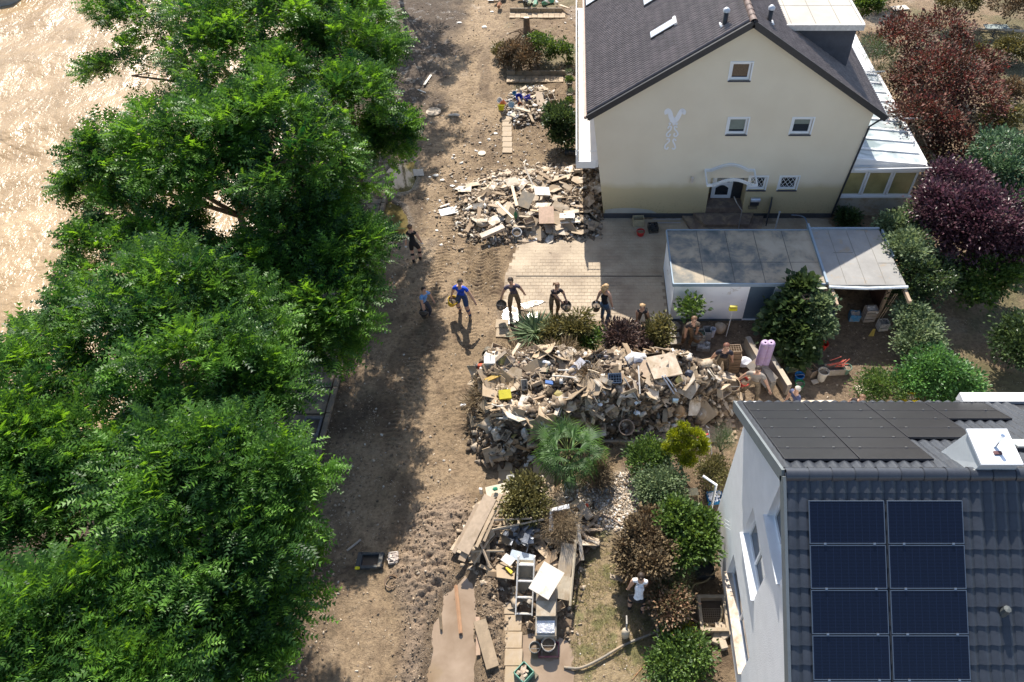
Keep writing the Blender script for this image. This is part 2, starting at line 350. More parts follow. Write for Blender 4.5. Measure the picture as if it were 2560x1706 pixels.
WZ = WATER_Z + (fbm(WXg * .5, WYg * .35, 4) - .5) * .5 + (fbm(WXg * 1.6, WYg * 1.1 + 7, 3) - .5) * .16
rvr = npmesh('river', np.stack([WXg, WYg, WZ], -1).reshape(-1, 3), np.stack([ix[:-1, :-1], ix[1:, :-1], ix[1:, 1:], ix[:-1, 1:]], -1).reshape(-1, 4), m_w, smooth=True)
tag(rvr, 'brown swollen river glittering in the sun', kind='structure')
# pale concrete bank corner at the far side of the river
mb = MB(); g = G(0, 0, -1.2); mb.prism([(g.x - 30, g.y + 12), (g.x - 30, g.y - 1), (g.x - 1.2, g.y - .2), (g.x + .3, g.y + .8), (g.x + 2, g.y + 12)], -3, -1.1)
tag(mb.build('river_wall', M((.36, .34, .30), .9)), 'grey river wall at the far bank of the brown water', 'wall')
# ---------------------------------------------------------------- puddles
m_p, t, b = nodes('muddy puddle water')
n = noise(t, 1.6, 5, dist=.5); r = ramp(t, n, [(.3, (.22, .155, .10)), (.7, (.32, .24, .17))]); t.links.new(r.outputs[0], b.inputs['Base Color'])
b.inputs['Roughness'].default_value = .06; b.inputs['Specular IOR Level'].default_value = .6; bumpn(t, b, noise(t, 6, 2).outputs[0], .003, .35)
m_p2, t, b = nodes('olive puddle water'); b.inputs['Base Color'].default_value = (.13, .10, .04, 1); b.inputs['Roughness'].default_value = .05; b.inputs['Specular IOR Level'].default_value = .6; bumpn(t, b, noise(t, 5, 2).outputs[0], .004, .4)
m_p3, t, b = nodes('wet film'); b.inputs['Base Color'].default_value = (.20, .15, .10, 1); t.links.new(ramp(t, noise(t, 3.5, 6, rough=.7), [(.42, (.62, .62, .62)), (.56, (.16, .16, .16))]).outputs[0], b.inputs['Roughness']); b.inputs['Specular IOR Level'].default_value = 1.; bumpn(t, b, noise(t, 9, 5).outputs[0], .02, .8)
def grow(poly, d):
    cx = sum(p[0] for p in poly) / len(poly); cy = sum(p[1] for p in poly) / len(poly)
    return [(cx + (x - cx) * (1 + d / max(.3, math.hypot(x - cx, y - cy))), cy + (y - cy) * (1 + d / max(.3, math.hypot(x - cx, y - cy)))) for x, y in poly]
for poly, mat, z, lb in ((P_PUD_BIG, m_p, -.045, 'large brown puddle beside the churned mud'), (P_PUD_A, m_p2, -.05, 'small olive puddle nearest the leaning glass pane'), (P_PUD_B, m_p2, -.05, 'olive puddle behind the woman in black'), (P_PUD_D, m_p, -.045, 'brown puddle around the green crate')):
    mb = MB(); mb.prism(grow(poly, .3), z - .01, z); tag(mb.build('puddle', mat), lb, kind='structure')
for pts in ([(1258, 776), (1280, 766), (1296, 776), (1300, 800), (1282, 812), (1258, 812)], [(1300, 762), (1335, 754), (1366, 755), (1345, 765), (1312, 772)], [(1318, 786), (1345, 782), (1350, 796), (1322, 800)]):
    mb = MB(); q = GP(pts); n_ = len(q); qq = []
    for i in range(n_):
        a, b_ = q[i], q[(i + 1) % n_]
        for k in range(5): f_ = k / 5; qq.append((a[0] + (b_[0] - a[0]) * f_ + R.uniform(-.035, .035), a[1] + (b_[1] - a[1]) * f_ + R.uniform(-.035, .035)))
    mb.prism(qq, -.02, .036); tag(mb.build('wet_patch', m_p3), 'shiny wet patch on the driveway', kind='structure')
# ---------------------------------------------------------------- promenade path with slabs and kerb
m_con = M((.15, .125, .10), .9, .35, 1.2, .01, mud=.3, rnd=.1)
path = bpy.data.objects.new('path', None); C.objects.link(path); tag(path, 'concrete promenade path under the trees', kind='structure')
def path_x(y): a = G(950, 560); c = G(862, 900); k = (c.x - a.x) / (c.y - a.y); return a.x + k * (y - a.y)
sl = MB(); sl.bevbox((0, 0, 0), (1.0, .96, .1), .012); slm = sl.mesh('slab', m_con)
kb = MB(); kb.bevbox((0, 0, 0), (.14, .97, .22), .015); kbm = kb.mesh('kerb_stone', M((.17, .14, .11), .9, .3, 3, .01, mud=.3))
y = 5.
while y < 24.5:
    x0 = path_x(y)
    inst(kbm, 'kerb_stone', path, (x0 - .05, y, .0), (0, 0, R.uniform(-.01, .01)))
    for k in range(2): inst(slm, 'slab', path, (x0 - .67 - k * 1.02, y, -.012 + R.uniform(-.006, .006)), (R.uniform(-.006, .006), R.uniform(-.006, .006), 0))
    y += 1.
# pavement strip with kerb beside the gardens (near and far runs)
m_pav = M((.36, .29, .22), .7, .2, 3, .008, mud=.7)
strip = bpy.data.objects.new('pavement', None); C.objects.link(strip); tag(strip, 'muddy pavement strip along the gardens', kind='structure')
pvs = MB(); pvs.bevbox((0, 0, 0), (.42, .39, .08), .01); pvm = pvs.mesh('slab', m_pav)
def run(x0, y0, y1):
    p0 = G(x0, y0); p1 = G(x0, y1); n_ = int(abs(p1.y - p0.y) / .4)
    for i in range(n_): inst(pvm, 'slab', strip, (p0.x + .2 + (p1.x - p0.x) * i / n_, p0.y - i * .4, .02 + R.uniform(-.008, .008)), (R.uniform(-.02, .02), R.uniform(-.02, .02), 0))
run(1256, 300, 400); run(1240, 812, 880); run(1246, 1165, 1240); run(1262, 1440, 1760)
# ---------------------------------------------------------------- driveway of small pavers
drive = bpy.data.objects.new('driveway', None); C.objects.link(drive); tag(drive, 'paved driveway coated with pale dried mud', kind='structure')
m_dr, t, b = nodes('pavers under dried mud')
n = noise(t, 1.1, 6, co='Object', rough=.6); 
tcd = t.nodes.new('ShaderNodeNewGeometry'); n.inputs['Scale'].default_value = .9; t.links.new(tcd.outputs['Position'], n.inputs['Vector'])
r = ramp(t, n, [(.3, (.24, .18, .125)), (.5, (.36, .285, .20)), (.7, (.44, .355, .255))])
oi = t.nodes.new('ShaderNodeObjectInfo'); mr = t.nodes.new('ShaderNodeMapRange'); mr.inputs[3].default_value = .93; mr.inputs[4].default_value = 1.07; t.links.new(oi.outputs['Random'], mr.inputs[0])
hs = t.nodes.new('ShaderNodeHueSaturation'); t.links.new(mr.outputs[0], hs.inputs['Value']); t.links.new(r.outputs[0], hs.inputs['Color']); t.links.new(hs.outputs[0], b.inputs['Base Color']); b.inputs['Roughness'].default_value = .75
nb_ = t.nodes.new('ShaderNodeTexNoise'); nb_.inputs['Scale'].default_value = 14; nb_.inputs['Detail'].default_value = 6; t.links.new(tcd.outputs['Position'], nb_.inputs['Vector']); bumpn(t, b, nb_.outputs[0], .012, .6)
pb = MB(); pb.bevbox((0, 0, 0), (.196, .163, .07), .007); pbm = pb.mesh('paver', m_dr)
cells = []
yy = 15.9; row = 0
while yy < 22:
    xx = -3.4 + (row % 2) * .1
    while xx < 10.5:
        cells.append((xx, yy)); xx += .2
    yy += .167; row += 1
ca = np.array(cells); inside = sdist(P_DRIVE, ca[:, 0], ca[:, 1]) > .02; ca = ca[inside]
zz = -.022 + .012 * (fbm(ca[:, 0] * .8, ca[:, 1] * .8, 3) - .5)
order = np.argsort(np.hypot(ca[:, 0] + .5, ca[:, 1] - 17.2))
near_ = set(order[:300].tolist())
rest = MB(); bv = [tuple(v.co) for v in pbm.vertices]; bf = [tuple(p.vertices) for p in pbm.polygons]
for i in range(len(ca)):
    if i in near_: inst(pbm, 'paver', drive, (ca[i, 0], ca[i, 1], zz[i]), (R.uniform(-.012, .012), R.uniform(-.012, .012), 0))
    else: rest.box((ca[i, 0], ca[i, 1], zz[i]), (.196, .163, .07))
tag(rest.build('paver', m_dr, drive), kind='stuff')
mb = MB(); mb.prism(P_DRIVE, -.03, .009); mb.build('mud_film', M((.27, .205, .14), .85, .2, 4, .01, rnd=0), drive)
mb = MB(); mb.box(((G(1290, 690).x + G(1655, 690).x) / 2, G(1290, 692).y, .012), (G(1655, 690).x - G(1290, 690).x, .05, .03)); mb.build('drain_channel', M((.16, .13, .10), .8), drive)
# ---------------------------------------------------------------- foliage generators
def basis(d, roll):
    d = d / (np.linalg.norm(d, axis=1, keepdims=True) + 1e-9)
    up = np.tile(np.array([0, 0, 1.]), (len(d), 1)); s = np.cross(d, up); bad = np.linalg.norm(s, axis=1) < .05; s[bad] = (1, 0, 0)
    s /= np.linalg.norm(s, axis=1, keepdims=True); n = np.cross(s, d)
    c, q = np.cos(roll)[:, None], np.sin(roll)[:, None]
    s2 = s * c + n * q; n2 = -s * q + n * c
    return np.stack([d, s2, n2], 2)          # columns
def scatter(tmplV, tmplF, P, D, S, roll):
    B = basis(D, roll); V = np.einsum('nij,kj->nki', B, tmplV) * S[:, None, None] + P[:, None, :]
    k = len(tmplV); Fc = tmplF[None] + (np.arange(len(P)) * k)[:, None, None]
    return V.reshape(-1, 3), Fc.reshape(-1, tmplF.shape[1])
def frond_t():
    v = []; f = []
    n = 4
    for i in range(n):
        x = .12 + .8 * i / (n - 1); z = -.28 * x * x; l = .30 * (1 - .45 * abs(i / (n - 1) - .35)); w_ = .105
        for s in (-1, 1):
            o = len(v); v += [(x - w_, 0, z), (x + w_, 0, z - .02), (x + .16, s * l, z - .05)]; f.append((o, o + 1, o + 2))
    o = len(v); v += [(.85, -.05, -.2), (.85, .05, -.2), (1.08, 0, -.33)]; f.append((o, o + 1, o + 2))
    return np.array(v), np.array(f)
def leaf_t(w_=.3, fold=.12):
    return np.array([(0, 0, 0), (.45, -w_, fold), (1, 0, -.08), (.45, w_, fold)], float), np.array([(0, 1, 2), (0, 2, 3)])
def blade_t():
    return np.array([(0, -.03, 0), (0, .03, 0), (.5, -.035, .16), (.5, .035, .16), (1, 0, -.02)], float), np.array([(0, 2, 1), (1, 2, 3), (2, 4, 3)])
FROND, LEAF, BLADE = frond_t(), leaf_t(), blade_t()
m_bark = M((.14, .105, .075), .9, .3, 9, .03)
m_loc = leafmat((.011, .046, .017), (.165, .34, .055), .42, .42, hue=.503)
def crown(name, lobes, nfr, fs, tm, mat, parent, seed, outward=.75, clump=.55, perclump=70, flat=.55, low=-.45, tmin=0.):
    """lobes: (x,y,z,rx,ry,rz). clumps of leaves spread over and inside each lobe"""
    rs = np.random.RandomState(seed); L = np.array(lobes, float); vol = (L[:, 3] * L[:, 4] * L[:, 5]) ** (2 / 3); nl = rs.choice(len(L), max(1, nfr // perclump), p=vol / vol.sum())
    d = rs.randn(len(nl), 3); d /= np.linalg.norm(d, axis=1, keepdims=True); d[:, 2] = np.where(d[:, 2] < low, -d[:, 2] * .6, d[:, 2])
    rad = 1 - .5 * rs.rand(len(nl)) ** 2.4
    cc = L[nl, :3] + d * L[nl, 3:] * rad[:, None]
    cr = clump * (.55 + .8 * rs.rand(len(nl)))
    k = rs.randint(0, len(nl), nfr)
    e = rs.randn(nfr, 3); e /= np.linalg.norm(e, axis=1, keepdims=True); e *= (rs.rand(nfr, 1) ** .45)
    P = cc[k] + e * cr[k, None] * np.array([1, 1, flat])
    D = e * 1. + d[k] * outward + rs.randn(nfr, 3) * .35 + np.array([0, 0, .15])
    S = fs * (.6 + .7 * rs.rand(nfr))
    V, Fc = scatter(tm[0], tm[1], P, D, S, rs.uniform(-.9, .9, nfr))
    ct = rs.rand(len(nl)) ** 1.3 * .6; tv = ct[k] + rs.rand(nfr) ** 2.6 * .8 + tmin
    ob = npmesh(name, V, Fc, mat, np.repeat(np.clip(tv, 0, 1), len(tm[0])), parent)
    return ob, cc
def trunk(parent, base, top, r, lobes, cc, rs, nb=14, mat=None, name='trunk'):
    mb = MB(); b = Vector(base); tp = Vector(top); mid = b.lerp(tp, .5) + Vector((R.uniform(-.2, .2), R.uniform(-.2, .2), 0))
    mb.tube([b - Vector((0, 0, .2)), b + Vector((0, 0, .2)), mid, tp], [r * 1.35, r, r * .8, r * .62], 9)
    for l in lobes:
        c = Vector(l[:3]); q = tp.lerp(c, .5) + Vector((R.uniform(-.2, .2), R.uniform(-.2, .2), .25)); mb.tube([tp - Vector((0, 0, .15)), q, c], [r * .5, r * .33, r * .16], 6)
    for i in range(min(nb, len(cc))):
        c = Vector(cc[rs.randint(len(cc))]); l = min(lobes, key=lambda l: (Vector(l[:3]) - c).length); s = Vector(l[:3]); mb.tube([s, s.lerp(c, .5) + Vector((0, 0, .12)), c], [r * .18, r * .11, r * .04], 4, caps=False)
    return mb.build(name, mat or m_bark, parent, smooth=True)
def lob(px, py, z, r, rz_=None):
    g = G(px, py, z); return (g.x, g.y, z, r, r, rz_ or r * .62)
def tree(name, lobes, base, nfr, label, seed, fs=.30, tm=None, mat=None, cat='tree', group=None, tr=.2, crown_kw=None, trunk_h=None, nb=16):
    b = Vector((base[0], base[1], hz(*base[:2]))) if len(base) == 2 else Vector(base)
    root = thing(name, b, label, cat, group=group); rel = [(l[0] - b.x, l[1] - b.y, l[2] - b.z, *l[3:]) for l in lobes]
    ob, cc = crown('crown', rel, nfr, fs, tm or FROND, mat or m_loc, root, seed, **(crown_kw or {}))
    zc = min(l[2] for l in rel); cx = sum(l[0] for l in rel) / len(rel); cy = sum(l[1] for l in rel) / len(rel)
    trunk(root, (0, 0, 0), (cx * .35, cy * .35, trunk_h or max(.15, zc * .62)), tr, rel, cc, np.random.RandomState(seed), nb=nb)
    return root
TREES = [
 ([(420, 40, 6.2, 2.3), (620, 60, 6.8, 2.6), (800, 40, 6.4, 2.2), (330, 190, 5.0, 1.5), (560, 170, 6.6, 1.7), (700, -60, 6, 2.4)], (650, 330), 'tallest locust tree at the far end, its crown cut by the top edge', 15500),
 ([(890, 130, 6.0, 1.6), (935, 250, 5.2, 1.3), (830, 250, 6.0, 1.7), (965, 330, 4.6, .85), (935, 385, 4.3, .75), (860, 20, 6, 1.6)], (900, 470), 'locust tree whose crown reaches farthest over the road near the top', 9500),
 ([(880, -110, 6.3, 1.7), (950, -90, 5.8, 1.3), (1000, -170, 6, 1.5)], (930, 60), 'locust tree mostly beyond the top edge, beside the road', 4500),
 ([(1040, -300, 6, 2.0), (970, -340, 6.2, 2.2), (1010, -225, 5.6, 1.5), (1075, -255, 5.2, 1.0)], (980, -60), 'locust tree beyond the top edge that shades the far road', 3600),
 ([(330, 400, 5.4, 1.5), (480, 350, 6.4, 1.7), (640, 290, 7., 1.6), (720, 400, 6.4, 1.6), (250, 460, 4.6, .9), (560, 460, 5.9, 1.1), (380, 530, 5., 1.0), (690, 200, 6.8, 1.1), (860, 440, 5., 1.0), (770, 480, 5.2, 1.1)], (640, 650), 'locust tree with a hole in its crown through which the river glitters', 15500),
 ([(260, 640, 4.5, 1.1), (380, 600, 4.8, 1.0), (470, 680, 4.6, 1.0), (740, 600, 4.6, 1.5), (860, 640, 4.4, 1.2), (800, 740, 4.2, 1.3), (620, 720, 4.4, 1.3), (840, 830, 3.8, .8), (700, 850, 3.6, 1.0)], (690, 980), 'darker locust tree whose crown spreads beside the puddles and the woman in black', 14000),
 ([(280, 820, 6.2, 1.4), (440, 740, 6.8, 1.4), (460, 880, 6.6, 1.6), (620, 840, 6.2, 1.3), (680, 950, 5.8, .9), (560, 980, 6., 1.2), (150, 830, 5.2, .9), (390, 700, 6.6, .9)], (470, 1250), 'locust tree with the brightest round crown in the middle of the row', 14500),
 ([(80, 950, 6.2, 1.3), (40, 1100, 6.2, 1.3), (180, 1080, 6.2, 1.2), (60, 1250, 5.8, 1.3), (210, 1250, 5.6, 1.0), (300, 1120, 6., 1.0)], (60, 1560), 'locust tree at the left edge above the bare bank', 11000),
 ([(450, 1170, 6.3, 1.3), (620, 1130, 6.4, 1.2), (725, 1170, 6., .85), (540, 1320, 6., 1.4), (680, 1290, 5.8, .95), (400, 1300, 5.8, .9), (775, 1390, 4.6, .35), (620, 1440, 5.2, 1.0), (540, 1540, 5, 1.1), (680, 1570, 4.6, .8), (560, 1680, 4.6, 1.2)], (520, 1720), 'wide locust tree beside the abandoned black trolley', 18000),
 ([(100, 1520, 6.2, 1.0), (220, 1470, 6.2, .8), (60, 1660, 6.2, 1.1), (220, 1640, 6., 1.0), (370, 1600, 5.8, .8), (340, 1700, 5.8, .9)], (180, 1980), 'locust tree in the bottom left corner of the picture', 8500),
]
for i, (lb, bs, label, n_) in enumerate(TREES):
    g = G(*bs); tree('locust_tree', [lob(l[0] - (8 if i > 5 else 0), l[1], l[2], l[3] * (.92 if i > 5 else 1.04)) for l in lb], (g.x, g.y), int(n_ * (1.1 if i > 5 else 1.45)), label, 100 + i, fs=(.235 if i > 5 else .27), group='locust trees along the river bank', tr=.17, crown_kw=dict(clump=.42, perclump=95, low=-.45, flat=.55, outward=.7))

# ---------------------------------------------------------------- shrubs
GREEN1 = leafmat((.03, .065, .018), (.15, .24, .05), .3)
GREEN2 = leafmat((.022, .045, .018), (.10, .15, .05), .25, .35)
GREENP = leafmat((.06, .10, .05), (.26, .33, .16), .25, .5)
GREENB = leafmat((.035, .075, .035), (.15, .25, .13), .25, .45)
GREENH = leafmat((.035, .09, .03), (.16, .34, .09), .3, .4)
YEL = leafmat((.06, .10, .005), (.42, .46, .03), .35)
BROWN = leafmat((.07, .05, .028), (.26, .19, .10), .15, .7)
DRY = leafmat((.10, .07, .04), (.36, .27, .16), .1, .7)
RED = leafmat((.028, .03, .014), (.23, .085, .06), .18, .6)
PURP = leafmat((.022, .008, .014), (.17, .085, .10), .2, .35)
DKLEAF = leafmat((.03, .018, .016), (.22, .15, .12), .1, .35)
OLIVE = leafmat((.06, .06, .02), (.24, .22, .08), .25)
def shrub(name, px, py, zc, r, n, mat, label, seed, fs=.09, tm=None, rz_=None, group=None, lobes=None, cl=.25, cat='shrub', low=-.3, wide=1.):
    if lobes is None:
        g = G(px, py, zc); rs = np.random.RandomState(seed); lobes = [(g.x, g.y, zc, r * .75 * wide, r * .75, (rz_ or r) * .8)]
        for k in range(5):
            a = k * 1.26 + rs.rand(); q = .5 * r; lobes.append((g.x + q * wide * math.cos(a), g.y + q * math.sin(a), zc + rs.uniform(-.25, .2) * r, r * .5, r * .5, (rz_ or r) * .5))
    else: rs = np.random.RandomState(seed); lobes = [(*G(a, b_, c)[:2], c, d, d, d * .8) for a, b_, c, d in lobes]; lobes += [(l[0] + l[3] * math.cos(a) * .8, l[1] + l[3] * math.sin(a) * .8, l[2] + l[3] * rs.uniform(-.3, .6), l[3] * .36, l[3] * .36, l[3] * .34) for l in list(lobes) for a in (rs.rand() * 6.28, rs.rand() * 6.28)]; g = Vector((sum(l[0] for l in lobes) / len(lobes), sum(l[1] for l in lobes) / len(lobes), 0))
    return tree(name, lobes, (g.x, g.y), n, label, seed, fs, tm or LEAF, mat, cat, group, tr=.035, crown_kw=dict(clump=cl * 1.15, perclump=34, flat=.8, low=low), nb=22)
shrub('red_smoke_bush', 0, 0, 0, 0, 26000, RED, 'big reddish brown smoke bush spreading to the right of the conservatory', 1, fs=.13, lobes=[(2262, 110, 2.4, 1.3), (2345, 200, 2.8, 1.6), (2420, 260, 2.2, 1.4), (2300, 310, 2.2, 1.3), (2390, 370, 1.6, 1.0), (2440, 170, 1.8, 1.0), (2350, 90, 2.2, 1.2), (2262, 225, 1.6, .8)], cl=.4)
shrub('purple_plum_tree', 0, 0, 0, 0, 22000, PURP, 'dark purple leaved plum tree at the right edge', 2, fs=.13, lobes=[(2395, 460, 2.5, .85), (2375, 530, 2.5, .95), (2480, 560, 2.5, 1.15), (2410, 600, 1.9, .9), (2490, 620, 1.8, .8), (2345, 505, 2.1, .6)], cl=.35, cat='tree')
shrub('grey_green_bush', 0, 0, 0, 0, 9000, GREENB, 'grey green bush behind the purple plum tree at the right edge', 3, fs=.13, lobes=[(2500, 400, 2.2, 1.2), (2560, 440, 2., 1.2), (2470, 430, 1.8, .8), (2550, 500, 1.6, .9)], cl=.3)
shrub('variegated_shrub', 0, 0, 0, 0, 10000, GREENP, 'pale leaved shrub squeezed between the carport roof and the plum tree', 4, fs=.11, lobes=[(2240, 570, 1.5, .6), (2270, 630, 1.6, .8), (2290, 560, 1.6, .6)], cl=.25)
shrub('dark_bush', 0, 0, 0, 0, 8000, GREEN2, 'dark green bush in the shade right of the carport roof', 5, fs=.10, lobes=[(2290, 700, 1.3, .9), (2340, 690, 1.2, .7), (2270, 740, .9, .6)])
shrub('leafy_bush', 0, 0, 0, 0, 8000, GREEN1, 'broad leaved bush under the purple plum tree', 6, fs=.13, lobes=[(2460, 690, 1.3, .8), (2500, 660, 1.5, .8), (2440, 740, .9, .5)])
shrub('laurel_bush', 0, 0, 0, 0, 6000, GREENP, 'rounded light green bush to the right of the dark carport opening', 7, fs=.10, lobes=[(2295, 820, .9, .6), (2300, 860, .8, .6), (2275, 790, 1., .45)])
shrub('hibiscus_bush', 0, 0, 0, 0, 12000, GREENH, 'large bright green bush nearest the solar roof in the back garden', 8, fs=.10, lobes=[(2330, 925, .85, .72), (2385, 955, .75, .66), (2290, 955, .7, .5), (2425, 985, .45, .36), (2350, 985, .5, .55)])
shrub('rose_bush', 2205, 970, .55, .62, 4200, GREEN1, 'yellowish rose bush beside the yellow crate of stones', 9, fs=.075, wide=1.3)
shrub('round_bush', 2560, 860, 1.0, 1.0, 8000, GREEN2, 'dark rounded bush cut by the right edge of the picture', 10, fs=.11)
shrub('small_conifer', 0, 0, 0, 0, 5000, GREEN2, 'small blue green conifer leaning over the flat white roof', 12, fs=.13, tm=BLADE, lobes=[(2180, 115, 3.2, .5), (2200, 150, 2.6, .6), (2210, 190, 1.8, .6)], cat='tree')
shrub('bright_bush', 2165, 10, 1.4, .9, 4000, GREEN1, 'bright green bush at the top edge behind the red smoke bush', 13, fs=.12)
shrub('fig_tree', 0, 0, 0, 0, 7000, GREEN2, 'dark fig tree with big glossy leaves in front of the garage door', 14, fs=.20, tm=leaf_t(.42), lobes=[(1965, 785, 1.1, .48), (1998, 770, 1.3, .42), (1945, 830, .7, .38), (1990, 840, .8, .52), (1985, 885, .4, .36), (2005, 722, 1.7, .24)], cl=.3, cat='tree')
shrub('lemon_bush', 0, 0, 0, 0, 2200, GREENP, 'light leaved bush growing against the right side of the fig tree', 15, fs=.15, tm=leaf_t(.36), lobes=[(2050, 770, 1.5, .35), (2045, 820, 1., .38)])
shrub('young_cherry_laurel', 1728, 772, 1.25, .32, 500, GREEN1, 'thin sapling standing in front of the white garage wall', 16, fs=.14, rz_=.4, cat='sapling')
shrub('oleander_bush', 0, 0, 0, 0, 5000, OLIVE, 'tall narrow leaved bush between the driveway and the big rubbish heap', 17, fs=.15, tm=leaf_t(.16), lobes=[(1395, 830, .6, .4), (1445, 815, .9, .42), (1440, 855, .55, .42), (1385, 860, .4, .35), (1455, 790, 1.1, .18)], cl=.2)
shrub('green_oleander', 0, 0, 0, 0, 2600, GREEN1, 'small green bush tucked behind the big rubbish heap', 18, fs=.10, lobes=[(1475, 850, .6, .35), (1400, 880, .3, .3)])
shrub('dried_laurel_bush', 0, 0, 0, 0, 4200, DKLEAF, 'dark bush of curled brown leaves above the rubbish heap', 19, fs=.13, tm=leaf_t(.22), lobes=[(1565, 850, .7, .48), (1545, 840, .75, .38), (1592, 868, .55, .35)], cl=.22)
shrub('mixed_bush', 0, 0, 0, 0, 3000, OLIVE, 'yellowish green bush right of the bush of curled brown leaves', 20, fs=.11, lobes=[(1640, 835, .6, .32), (1652, 812, .8, .2), (1630, 868, .35, .3)])
shrub('yellow_cypress', 0, 0, 0, 0, 16000, YEL, 'yellow green cloud shaped cypress between the rubbish heap and the white house', 21, fs=.055, tm=leaf_t(.2), lobes=[(1690, 1092, 1.5, .19), (1740, 1090, 1.55, .18), (1695, 1125, 1.15, .2), (1748, 1122, 1.15, .2), (1718, 1148, .95, .2), (1670, 1120, 1.05, .14), (1708, 1068, 1.75, .14), (1760, 1108, 1.3, .12), (1716, 1110, 1.4, .16)], cl=.07)
shrub('hydrangea_bush', 1622, 1145, .6, .5, 4500, GREEN1, 'fresh green bush left of the yellow cypress', 22, fs=.085, wide=1.15)
shrub('euonymus_bush', 1650, 1220, .6, .62, 6500, GREENP, 'white variegated bush left of the small wooden stool', 23, fs=.075, wide=1.1)
shrub('thuja_column', 1808, 1105, .9, .22, 2600, GREEN2, 'dark narrow thuja against the wall of the white house', 24, fs=.07, tm=BLADE, rz_=1.1)
shrub('small_shrub', 1785, 1180, .45, .38, 2200, OLIVE, 'small olive shrub by the white downpipe', 25, fs=.07)
shrub('hazel_bush', 0, 0, 0, 0, 9000, GREEN1, 'large bright green bush beside the wall of the white house', 26, fs=.11, lobes=[(1700, 1305, 1.2, .44), (1740, 1350, 1.1, .45), (1700, 1375, 1.0, .4), (1750, 1310, 1.1, .34)], cl=.22)
shrub('withered_bush', 0, 0, 0, 0, 11000, BROWN, 'withered brown bush coated with dried mud in the front garden', 27, fs=.09, lobes=[(1612, 1345, 1.1, .46), (1590, 1395, .8, .46), (1640, 1385, 1.0, .5), (1620, 1305, 1.0, .28)], cl=.2)
shrub('juniper_bush', 1680, 1445, .7, .42, 3200, GREEN2, 'low dark green bush behind the rose bush with pink blooms', 28, fs=.08, tm=BLADE)
ROSE = leafmat((.03, .05, .018), (.40, .24, .15), .2, .5)
shrub('pink_rose_bush', 1672, 1505, .6, .48, 4200, ROSE, 'rose bush with faded pink blooms right of the woman in white', 29, fs=.08)
shrub('low_garden_shrub', 1700, 1655, .3, .8, 4600, GREEN1, 'low spreading shrub at the bottom edge of the front garden', 30, fs=.085)
shrub('weed_clump', 1560, 1450, .12, .25, 900, OLIVE, 'flattened weeds at the feet of the woman in white', 31, fs=.09, tm=BLADE)
shrub('yellow_flowers', 1707, 1582, .2, .17, 900, YEL, 'clump of yellow flowers beside the coiled hose', 32, fs=.06)
shrub('washed_up_bush', 0, 0, 0, 0, 5200, OLIVE, 'uprooted olive bush lying on the lower heap', 33, fs=.09, lobes=[(1310, 1230, .9, .42), (1290, 1260, .9, .35), (1335, 1270, .8, .4)], cl=.18)
shrub('twig_heap', 1400, 1310, .75, .42, 3200, DRY, 'tangle of dry twigs on the lower heap beside the white plastic sheet', 34, fs=.12, tm=BLADE)
shrub('dry_perennial', 1490, 1180, .3, .4, 1800, DRY, 'dry flattened stalks to the right of the palm', 35, fs=.22, tm=BLADE)
shrub('balcony_bush', 0, 0, 0, 0, 4200, GREEN2, 'dark glossy bush below the white balcony', 36, fs=.13, tm=leaf_t(.34), lobes=[(1400, 300, 1.1, .55), (1410, 340, .7, .5), (1390, 280, 1.2, .35)], cl=.25)
shrub('buried_bush', 0, 0, 0, 0, 4200, BROWN, 'half buried brown bush in the far front garden', 37, fs=.12, lobes=[(1300, 130, .7, .7), (1320, 150, .6, .6), (1270, 150, .4, .5)])
shrub('lime_bush', 0, 0, 0, 0, 3600, GREEN1, 'lime green bush next to the half buried brown bush', 38, fs=.12, lobes=[(1360, 120, .8, .6), (1400, 130, .6, .5), (1340, 105, .8, .4)])
shrub('ivy_tangle', 1262, 128, .3, .5, 1500, OLIVE, 'weedy tangle at the kerb of the far front garden', 39, fs=.1)
for i, (a, b_, c, d, mt, lb) in enumerate([(2200, -30, 1., 1.2, OLIVE, 'row of olive bushes beyond the top edge'), (2400, 0, 1.2, 1.4, OLIVE, 'dense hedge bush at the top of the far garden'), (2540, 5, 1.2, 1.5, BROWN, 'brownish hedge bush in the top right corner'), (2530, 125, .6, .8, OLIVE, 'yellow tinged shrub beside the far garden path'), (2500, 300, .5, 1.0, OLIVE, 'sprawling weedy shrub right of the red smoke bush'), (2440, 130, .5, .6, OLIVE, 'weedy shrub below the far bench'), (2530, 230, .5, .7, BROWN, 'withered shrub at the right edge beside the red smoke bush'), (2250, 560, .3, .5, GREEN2, 'low green shrub at the foot of the conservatory'), (2120, 545, .35, .3, GREEN2, 'dark plant against the wall behind the yellow hose')]):
    shrub('garden_shrub', a, b_, c, d, 4200 if d > .7 else 1800, mt, lb, 60 + i, fs=.12)
# day lily clump
g = G(1340, 850); root = thing('daylily', (g.x, g.y, hz(g.x, g.y)), 'clump of long green strap leaves behind the left end of the rubbish heap', 'plant')
rs = np.random.RandomState(3); n_ = 420; a = rs.rand(n_) * 6.28; q = rs.rand(n_) * .28; el = rs.uniform(.3, 1.2, n_)
D = np.stack([np.cos(a) * np.cos(el), np.sin(a) * np.cos(el), np.sin(el)], 1); P = np.stack([np.cos(a) * q, np.sin(a) * q, np.zeros(n_) + .1], 1)
V, Fc = scatter(*BLADE, P, D, rs.uniform(.5, .95, n_), np.zeros(n_)); npmesh('leaves', V, Fc, leafmat((.03, .07, .03), (.28, .36, .20), .2), np.repeat(rs.rand(n_), 5), root)
